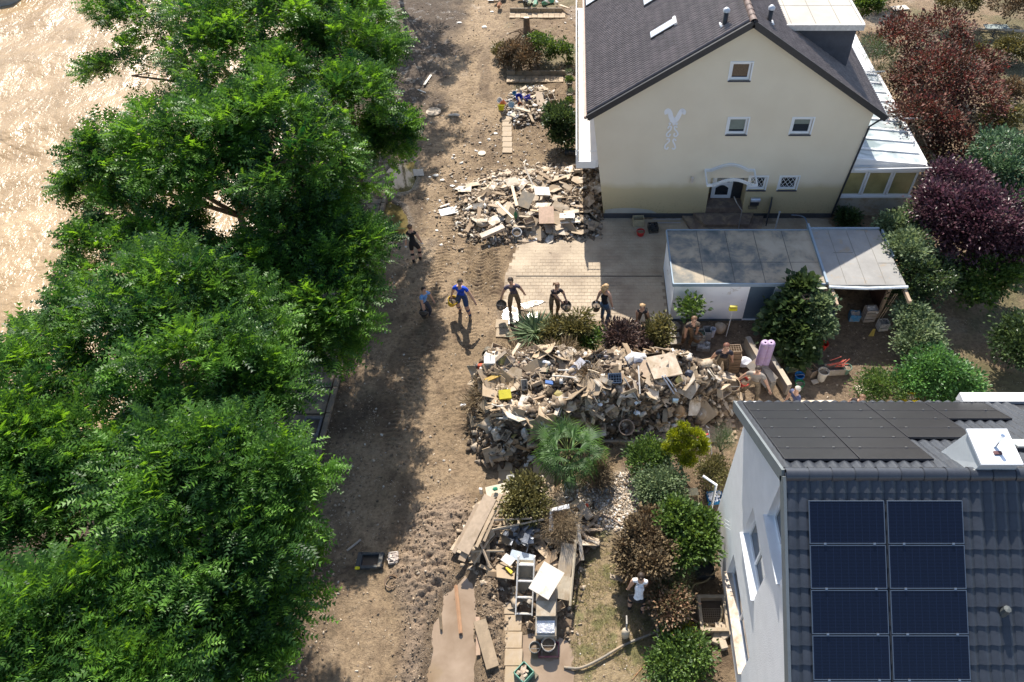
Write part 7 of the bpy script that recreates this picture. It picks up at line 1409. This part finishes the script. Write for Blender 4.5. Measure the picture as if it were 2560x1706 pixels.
flat(1760 + 280, 1008, 1.2, .2, 0, (.60, .52, .42), 'long pale board behind the eaves of the white house', 'plank', 'plank', z=.2); flat(2165, 985, .45, .7, .15, (.56, .47, .36), 'pale slab beside the brown haired person', 'slab', 'slab', z=.1)
# garden furniture etc. far right
g = GH(2480, 92); bn = thing('garden_bench', g, 'grey slatted garden table by the far garden path', 'table')
for k in range(5): mb = MB(); mb.bb(-.6, .6, -.25 + k * .1, -.17 + k * .1, .5, .53); mb.build('slat', M((.28, .32, .30), .7), bn)
mb = MB(); mb.bb(-.03, .03, -.03, .03, 0, .5); mb.build('leg', M((.1, .1, .1), .7), bn)
hose([GH(2445, 76, .1), GH(2500, 80, .12), GH(2600, 86, .1)], .07, (.56, .47, .36), 'long pale log lying in the far garden', 'log', cat='log')
flat(2250, 20, .9, .5, .2, (.62, .55, .46), 'pale broken slab at the far edge behind the red smoke bush', 'slab', 'slab'); flat(2520, 245, .6, .5, .4, (.56, .44, .30), 'tan stone slab in the weeds near the right edge', 'slab', 'slab', z=.1)
g = GH(2318, 350); ld = thing('step_ladder', g, 'small wooden ladder lying in the shade under the smoke bush', 'ladder', 1.5)
for s in (-1, 1): mb = MB(); mb.bb(-.8, .6, s * .2 - .025, s * .2 + .025, .05, .1); mb.build('rail', WOOD[1], ld)
for k in range(5): mb = MB(); mb.bb(-.7 + k * .3, -.6 + k * .3, -.18, .18, .1, .13); mb.build('rung', WOOD[1], ld)
crate(GH(2360, 645), .6, .45, .45, (.03, .04, .08), 'dark blue garden chair cushion box under the plum tree', .1, slats=1, name='garden_box', cat='box')
# ---------------------------------------------------------------- front garden of the white house
gw = GH(1640, 1112); a, c_ = G(1500, 1110), G(1645, 1102)
pv = bpy.data.objects.new('paving', None); C.objects.link(pv); tag(pv, 'brick path between the heap and the front garden', kind='structure')
mb = MB(); mb.bevbox((0, 0, 0), (.19, .095, .06), .005); me = mb.mesh('brick', M((.36, .25, .18), .85, .2, 3, .006, mud=.55)); x0_, y0_ = G(1500, 1100).x, G(1500, 1104).y
for i in range(24):
    for j in range(9):
        x, y = x0_ + i * .2 + (j % 2) * .1, y0_ + j * .1
        if G(1500, 1104).x < x < G(1830, 1060).x: inst(me, 'brick', pv, (x, y, .035 + R.uniform(-.006, .006)), (0, 0, R.uniform(-.02, .02)))
e_ = thing('garden_edging', (x0_ - .5, y0_ - .09, 0), 'low concrete edging in front of the brick path', 'edging'); mb = MB(); mb.bevbox((0, 0, 0), (.95, .06, .2), .01); me = mb.mesh('edging_stone', M((.34, .28, .22), .9, mud=.4))
for k in range(4): inst(me, 'edging_stone', e_, (-.4 + k * .97, 0, .06))
mb = MB(); mb.bevbox((0, 0, 0), (.3, .3, .06), .008); me = mb.mesh('slab', M((.42, .31, .21), .8, .2, 2, .01, mud=.5)); pv2 = bpy.data.objects.new('paving', None); C.objects.link(pv2); tag(pv2, 'reddish slabs left of the palm', kind='structure'); g = G(1345, 1210)
for i in range(2):
    for j in range(5): inst(me, 'slab', pv2, (g.x + i * .31, g.y - .5 + j * .31, .04), (0, 0, .02))
e2 = thing('lawn_edging', GH(1645, 1600), 'narrow stone edging between lawn and flower bed', 'edging', 1.57); mb = MB(); mb.bevbox((0, 0, 0), (.6, .05, .14), .008); me = mb.mesh('edging_stone', M((.40, .33, .25), .9, mud=.4))
for k in range(6): inst(me, 'edging_stone', e2, (-1.2 + k * .61, 0, .05))
st2 = thing('step_stool', GH(1728, 1252), 'small wooden step stool under the yellow cypress', 'stool', .1); WL = M((.50, .42, .25), .6, mud=.2)
mb = MB(); mb.bb(-.13, .13, -.1, .12, .44, .47); mb.build('seat', WL, st2)
for sx_, sy_ in ((-1, -1), (1, -1), (-1, 1), (1, 1)): mb = MB(); mb.tube([(sx_ * .11, sy_ * .08, .44), (sx_ * .16, sy_ * .2, 0)], .018, 5); mb.build('leg', WL, st2)
mb = MB(); mb.bb(-.14, .14, -.17, -.12, .18, .21); mb.build('tread', WL, st2)
crate(GH(1786, 1248), .42, .34, .16, (.02, .16, .36), 'blue crate with white cloths beside the house wall', .1, content=col((.72, .74, .8)), slats=1, mud=.1)
ch_ = thing('garden_chair', GH(1757, 1140), 'red and green folding deck chair behind the yellow cypress', 'chair', .4)
mb = MB(); mb.tube([(-.2, -.2, 0), (-.2, .25, .8)], .015, 5); mb.tube([(.2, -.2, 0), (.2, .25, .8)], .015, 5); mb.build('frame', PVC, ch_)
for k in range(6): mb = MB(); mb.box((0, .0 + k * .04, .35 + k * .075), (.38, .04, .03)); mb.build('slat', col((.45, .04, .04)) if k % 2 else PVC, ch_)
tb = crate(GH(1760, 1425), .46, .5, .22, (.03, .035, .04), 'black mortar tub against the house wall', 0, slats=1, name='tub', cat='tub', mud=.2)
mb = MB(); mb.blob((0, 0, 0), .2, .2, 1, 0, (1.3, .7, .3)); simple(mb, 'tarp', col((.02, .13, .24)), 'crumpled blue tarp behind the black tub', 'tarp', GH(1757, 1400, .3))
sk_ = thing('stone_sink', GH(1780, 1540), 'stone cellar shaft with a metal grate beside the house wall', 'shaft'); m_ss = M((.42, .34, .25), .85, mud=.3)
for x0, x1, y0, y1 in ((-.27, .27, .36, .44), (-.35, -.27, -.44, .44), (-.27, .27, -.44, -.36), (.27, .33, -.44, .44)): mb = MB(); mb.bb(x0, x1, y0, y1, -.02, .26); mb.build('wall', m_ss, sk_)
mb = MB(); mb.bb(-.268, .268, -.358, .358, .03, .05); mb.build('floor', M((.10, .07, .045), .9), sk_); mb = MB()
for k in range(11): mb.bb(-.25 + k * .05, -.243 + k * .05, -.35, .15, .10, .115)
for k in range(10): mb.bb(-.26, .26, -.35 + k * .055, -.343 + k * .055, .1, .113)
tag(mb.build('grate', M((.28, .22, .15), .6), sk_), kind='stuff')
for k, (a, b_) in enumerate([(1800, 1568), (1812, 1590), (1790, 1598), (1806, 1612)]): mb = MB(); mb.bevbox((0, 0, .07), (.26, .17, .15), .012); o = simple(mb, 'concrete_block', M((.46, .38, .29), .9, mud=.3), ['largest pale concrete block by the house corner', 'concrete block nearest the wall behind the coiled hose', 'loose concrete block inside the hose coil', 'front concrete block below the hose coil'][k], 'block', GH(a, b_)); o.rotation_euler = (0, 0, k * .6)
hose([GH(1800, 1525, .3), GH(1797, 1560, .12), GH(1750, 1560, .06), GH(1722, 1545, .06), GH(1735, 1600, .06), GH(1760, 1618, .08), GH(1780, 1600, .1), GH(1770, 1570, .12), GH(1745, 1555, .14)], .028, (.30, .24, .15), 'brown hose coiled beside the cellar shaft')
hose([GH(1790, 1432, .3), GH(1765, 1455, .12), GH(1735, 1465, .1), GH(1725, 1490, .05)], .022, (.34, .26, .13), 'ochre hose curving out of the black tub')
hose([GH(1410, 1668, .06), GH(1450, 1672, .08), GH(1500, 1650, .08), GH(1560, 1615, .08), GH(1620, 1590, .08), GH(1650, 1578, .07), GH(1690, 1565, .06)], .032, (.20, .18, .15), 'thick grey pump hose across the lawn into the puddle')
hose([GH(1580, 1700, .02), GH(1615, 1660, .02), GH(1650, 1640, .03)], .008, (.5, .2, .08), 'thin orange cord on the lawn', 'cord', cat='cord')
mb = MB(); mb.blob((0, 0, 0), .13, .2, 1, 0, (.8, .8, 1)); simple(mb, 'pink_sack', col((.60, .28, .30)), 'pink plastic bag beside the yellow flowers', 'bag', GH(1730, 1582, .12))
lw = thing('hand_sprayer', GH(1563, 1590), 'beige pump body standing beside the grey hose', 'pump', .3); mb = MB(); mb.lathe([(0, 0), (.09, 0), (.1, .1), (.1, .3), (.07, .38), (0, .4)], 12); mb.build('tank', col((.52, .44, .33)), lw, smooth=True); mb = MB(); mb.tube([(0, 0, .36), (.05, .1, .5), (.12, .3, .45)], .02, 6); mb.build('spout', col((.3, .28, .25)), lw)
hose([GH(1495, 1285, .03), GH(1530, 1300, .04), GH(1555, 1318, .03)], .03, (.40, .30, .22), 'curved tan edging strip in the gravel', 'edging_strip', cat='edging')
# ---------------------------------------------------------------- lower heap: planks, shelf unit, cabinets
def onl(px, py, dz):
    z = .5
    for _ in range(6): g = G(px, py, z); z = .5 * z + .5 * (float(TL(np.array([g.x]), np.array([g.y]))[0]) + dz)
    return G(px, py, z)
pk_lab = ['widest', 'narrow outer', 'weathered inner', 'splintered upper', 'lowest', 'short cracked']
for k, (a, b_, w_, l_, c) in enumerate([(1192, 1310, .34, 1.5, (.50, .38, .27)), (1165, 1320, .10, 1.35, (.46, .35, .25)), (1222, 1300, .09, 1.45, (.44, .33, .22)), (1236, 1292, .08, 1.3, (.40, .30, .20)), (1178, 1345, .2, 1.2, (.42, .31, .21)), (1215, 1280, .06, 1.0, (.52, .42, .30))]):
    g = onl(a, b_, .42 + .02 * (5 - k)); mb = MB(); mb.box((0, 0, 0), (w_, l_, .028), jit=.01); o = simple(mb, 'broken_plank', col(c, mud=.15, rnd=.1), f'{pk_lab[k]} plank of the tan stack on the left of the lower heap', 'plank', g); o.rotation_euler = (.28, .12, -.42 + k * .02)
flat(1250, 1226, .75, .35, .25, (.58, .50, .38), 'pale door panel above the tan planks', z=.35, tilt=(.1, 0), top=TL, mud=.1); crate(onl(1277, 1202, .2), .2, .18, .15, (.7, .69, .66), 'small white box behind the pale door panel', .1, slats=1, name='white_box', cat='box', mud=.05); mb = MB(); mb.blob((0, 0, 0), .07, .2, 1, 0, (1.3, 1, .5)); simple(mb, 'green_rag', col((.02, .20, .12)), 'green rag on the pale door panel', 'rag', onl(1238, 1222, .42)); mb = MB(); mb.box((0, 0, 0), (.08, .06, .28), jit=.01); simple(mb, 'white_bracket', col((.7, .68, .64)), 'white bracket at the left end of the pale door panel', 'bracket', onl(1203, 1228, .3))
for k, (a, c_, dz, cc, lb) in enumerate([((1185, 1410), (1222, 1350), .2, (.46, .35, .24), 'left leg of the crossed laths below the tan planks'), ((1225, 1418), (1200, 1355), .22, (.46, .36, .26), 'right leg of the crossed laths below the tan planks'), ((1230, 1325), (1360, 1298), .5, (.40, .32, .23), 'long batten running behind the dark scrap'), ((1235, 1300), (1330, 1296), .55, (.36, .28, .2), 'upper batten behind the dark scrap'), ((1185, 1378), (1260, 1378), .25, (.42, .33, .23), 'level batten below the tan planks'), ((1295, 1275), (1297, 1310), .6, (.42, .34, .24), 'short upright batten in the lower heap'), ((1424, 1440), (1448, 1310), .3, (.44, .36, .26), 'left upright of the leaning wooden frame'), ((1425, 1515), (1440, 1350), .35, (.50, .43, .32), 'inner upright of the leaning wooden frame'), ((1370, 1208), (1378, 1228), .4, (.5, .4, .28), 'pale stick standing by the palm'), ((1435, 1300), (1445, 1280), .4, (.5, .4, .28), 'short pale stick in the twigs'), ((1140, 1465), (1152, 1585), .12, (.42, .24, .14), 'reddish plank lying in the large puddle'), ((1100, 1525), (1103, 1575), .10, (.16, .12, .08), 'dark stick standing in the large puddle'), ((1357, 1190), (1350, 1218), .35, (.62, .55, .45), 'bent white stick beside the palm'), ((860, 1350), (900, 1350), .05, (.35, .3, .25), 'thin stick on the shaded road')]):
    p, q = onl(*a, dz), onl(*c_, dz + .1)
    if k in (10, 11): p, q = GH(*a, .08), GH(*c_, .1)
    if k == 13: p, q = GH(868, 1378, .04), GH(902, 1350, .04)
    mb = MB(); mb.tube([p, q], .03 if k != 10 else .045, 4); simple(mb, 'batten', col(cc, mud=.2), lb, 'batten')
# leaning frame boards at right of shelf
flat(1415, 1400, .34, .8, -.1, (.40, .33, .25), 'muddy ladder-like crate panel right of the white board', 'panel', 'panel', z=.35, top=TL, tilt=(.3, .2)); flat(1410, 1470, .34, .55, -.12, (.46, .39, .29), 'lower muddy crate panel right of the white board', 'panel', 'panel', z=.3, top=TL, tilt=(.3, .2)); flat(1450, 1355, .09, .9, .15, (.50, .45, .38), 'pale upright board at the right edge of the lower heap', 'board', 'board', z=.35, top=TL, tilt=(.5, 0))
for k, (a, b_, rr_) in enumerate([(1470, 1295, .2), (1478, 1310, -.3), (1465, 1320, .5), (1482, 1325, .1), (1475, 1345, -.4), (1455, 1330, -.9)]): flat(a, b_, .5, .07, rr_, (.40, .29, .19), 'split lath on the right fringe of the lower heap', 'lath', 'lath', z=.12 + .04 * k, tilt=(0, R.uniform(-.3, .3)))['group'] = 'split laths on the right fringe'
flat(1465, 1350, .65, .25, -.4, (.44, .34, .24), 'tan board under the split laths', z=.08, tilt=(.1, .1)); flat(1442, 1268, .42, .1, 0, (.34, .24, .14), 'brown beam above the orange bottle', 'beam', 'beam', z=.4, t_=.08, top=None)
mb = MB(); mb.lathe([(0, -.12), (.045, -.12), (.05, .06), (.02, .12), (0, .13)], 10, rot=rx(.6)); simple(mb, 'orange_bottle', col((.55, .07, .03)), 'orange bottle at the right end of the lower heap', 'bottle', GH(1467, 1282, .35))
mb = MB(); mb.box((-.0, 0, 0), (.45, .1, .1), rz(.2), jit=.02); mb.box((-.22, -.25, -.15), (.09, .55, .1), rx(.6), jit=.02); simple(mb, 'white_sheeting', col((.72, .73, .76), mud=.15), 'bent white plastic sheeting hanging over the lower heap', 'sheeting', onl(1400, 1272, .65))
mb = MB()
for k in range(26): mb.box((R.uniform(-.4, .4), R.uniform(-.3, .3), R.uniform(0, .25)), (R.uniform(.05, .25), R.uniform(.04, .16), R.uniform(.02, .1)), rz(R.uniform(0, 3)) @ rx(R.uniform(-1, 1)), jit=.02)
tag(mb.build('metal_scrap', M((.16, .17, .19), .35, .6, 4, .01, metal=.4)), 'glinting dark metal scrap in the middle of the lower heap', kind='stuff').location = onl(1305, 1335, .25)
flat(1305, 1392, .6, .22, -.25, (.52, .58, .64), 'pale blue plastic panel above the shelf unit', 'panel', 'panel', z=.3, top=TL, tilt=(.3, 0), mud=.05); flat(1270, 1400, .3, .22, -.6, (.62, .58, .54), 'tilted whitish box lid left of the blue panel', 'lid', 'lid', z=.3, top=TL); flat(1273, 1426, .2, .07, -.8, (.62, .50, .02), 'small yellow plastic piece above the shelf unit', 'scrap', 'scrap', z=.25, top=TL, t_=.05, mud=0)
# shelf unit with white frame
A, B_ = G(1287, 1535, .05), G(1296, 1402, .75)
su = thing('shelf_unit', (A + B_) / 2, 'tipped white shelf unit with grey back leaning on the lower heap', 'shelf'); d = B_ - A; L = d.length; su.rotation_euler = (math.atan2(d.z, d.y), 0, -.04); w_ = .43
sf = M((.74, .70, .64), .6, mud=.12); sg = M((.30, .27, .21), .8, mud=.3)
mb = MB(); mb.bb(0, w_, -L / 2, L / 2, -.14, -.12); mb.build('back', sg, su)
for x in (0, w_ - .03): mb = MB(); mb.bb(x, x + .03, -L / 2 - (.0), L / 2 + .12, -.12, .14); mb.build('side', sf, su)
for k in range(4): y = -L / 2 + .02 + k * L / 3.3; mb = MB(); mb.bb(.03, w_ - .03, y, y + .03, -.12, .13); mb.build('shelf', sf, su)
mb = MB(); mb.bb(0, w_ - .02, -L / 2 - .03, -L / 2, -.55, -.05); mb.build('end_panel', M((.42, .38, .31), .8, mud=.3), su)
g = G(1366, 1452, .95); mb = MB(); mb.box((0, 0, 0), (.56, .74, .02), jit=.01); o = simple(mb, 'white_board', M((.60, .54, .46), .6, .05, 2, .003, rnd=0, mud=.12), 'large cream board lying on top of the grey cabinet', 'board', g); o.rotation_euler = (.1, .05, -.52)
cb = thing('cabinet', GH(1366, 1600), 'tipped grey cabinet under the cream board', 'cabinet'); mb = MB(); mb.bevbox((0, .55, .32), (.5, 1.2, .6), .02, rx(.12)); mb.build('body', M((.36, .35, .32), .5, mud=.4), cb); mb = MB(); mb.box((.0, .5, .72), (.46, .34, .12), rx(.15)); mb.build('drawer', M((.50, .43, .34), .7, mud=.4), cb); mb = MB(); mb.box((0, .95, .86), (.36, .12, .03), rx(.1)); mb.build('top_strip', M((.66, .65, .64), .5), cb); mb = MB(); mb.box((0.0, .12, .60), (.42, .28, .02), rx(.15)); mb.build('foil', M((.6, .6, .6), .2, .3, 6, .02, metal=.8), cb)
crate(GH(1372, 1625), .48, .34, .14, (.24, .07, .10), 'dark red plastic crate holding the larger bucket', 0, slats=1, mud=.3); bucket(GH(1372, 1618, .05), .16, .36, (.45, .41, .36), 'larger grey bucket standing in the dark red crate', (.1, 0, 0), mud=.3); bucket(GH(1338, 1622), .13, .28, (.36, .33, .28), 'smaller grey bucket beside the dark red crate', (.1, 0, 0), mud=.3)
g = GH(1311, 1690, .0); mb = MB(); mb.box((0, 0, .06), (.5, .42, .06), rz(-.7), jit=.02); simple(mb, 'pallet', col((.14, .12, .08)), 'dark mat under the green crate', 'mat', g)
crate(GH(1311, 1688, .09), .34, .34, .24, (.16, .36, .27), 'pale green crate filled with rubble in the puddle', -.75, content=col((.40, .31, .23), rnd=0), slats=1, mud=.1)
flat(1215, 1610, .3, 1.15, .35, (.22, .16, .10), 'thick dark plank on the mud right of the large puddle', 'plank', 'plank', z=.1, t_=.08, tilt=(0, .1), mud=.2); flat(1195, 1590, .1, .9, .1, (.36, .24, .17), 'thin tan plank edging the large puddle', 'plank', 'plank', z=.06, mud=.2)
mb = MB()
for a in (0, 1.1): mb.tube([(0, 0, 0), (.25 * math.cos(a), .25 * math.sin(a), .02), (.35 * math.cos(a + .5), .35 * math.sin(a + .5), 0)], [.03, .02, .01], 5)
simple(mb, 'driftwood', col((.34, .26, .18)), 'small forked driftwood near the tree shade', 'driftwood', GH(745, 1480, .05))
# black trolley and white crate on the road
tr = thing('trolley', GH(928, 1405), 'black plastic trolley with one yellow corner lying in the shaded road', 'trolley', .02); BK = col((.035, .04, .045), rough=.4, mud=.15)
for x0, x1, y0, y1 in ((-.38, .3, .2, .3), (-.38, .3, -.3, -.2), (-.48, -.3, -.3, .3), (.28, .44, -.28, .28)): mb = MB(); mb.bevbox(((x0 + x1) / 2, (y0 + y1) / 2, .1), (x1 - x0, y1 - y0, .18), .02); mb.build('frame', BK, tr)
mb = MB(); mb.bb(-.3, .28, -.2, .2, .02, .04); mb.build('bottom', col((.08, .06, .045)), tr); mb = MB(); mb.bevbox((-.40, -.30, .18), (.17, .1, .08), .02); mb.build('corner_cap', col((.55, .48, .01)), tr)
for s in (-1, 1): mb = MB(); mb.lathe([(0, -.03), (.075, -.03), (.075, .03), (0, .03)], 12, (.4, s * .2, .12), rot=rx(1.57)); mb.build('wheel', BK, tr)
tr.scale = (.72, .72, .72)
crate(GH(985, 1398), .24, .3, .1, (.60, .54, .48), 'small white crate of litter right of the black trolley', .12, content=col((.5, .42, .36)), slats=1, mud=.2)
mb = MB(); mb.tube([(.16 * math.cos(a), .16 * math.sin(a), .03) for a in np.linspace(0, 5.5, 14)], .02, 5); simple(mb, 'mud_ring', col((.16, .10, .06)), 'rusty ring of wire below the white crate', 'ring', GH(980, 1458, .03))
dr2 = thing('drain_box', GH(782, 1068), 'open dark drain box at the edge of the promenade', 'drain'); mb = MB()
for x0, x1, y0, y1 in ((-.26, -.2, -.36, .3), (.2, .26, -.36, .3), (-.2, .2, .24, .3), (-.2, .2, -.36, -.3)): mb.bb(x0, x1, y0, y1, -.1, .12)
mb.build('frame', M((.12, .12, .13), .5), dr2); mb = MB(); mb.bb(-.2, .2, -.3, .24, -.02, .0); mb.build('grate', DARKM, dr2)
flat(925, 716, .55, .3, 0, (.20, .17, .13), 'grey wooden panel lying on the promenade edge', 'panel', 'panel', z=.08); flat(1054, 228, .5, .04, -.6, (.6, .58, .54), 'thin pale stick beside the splintered board', 'stick', 'stick')
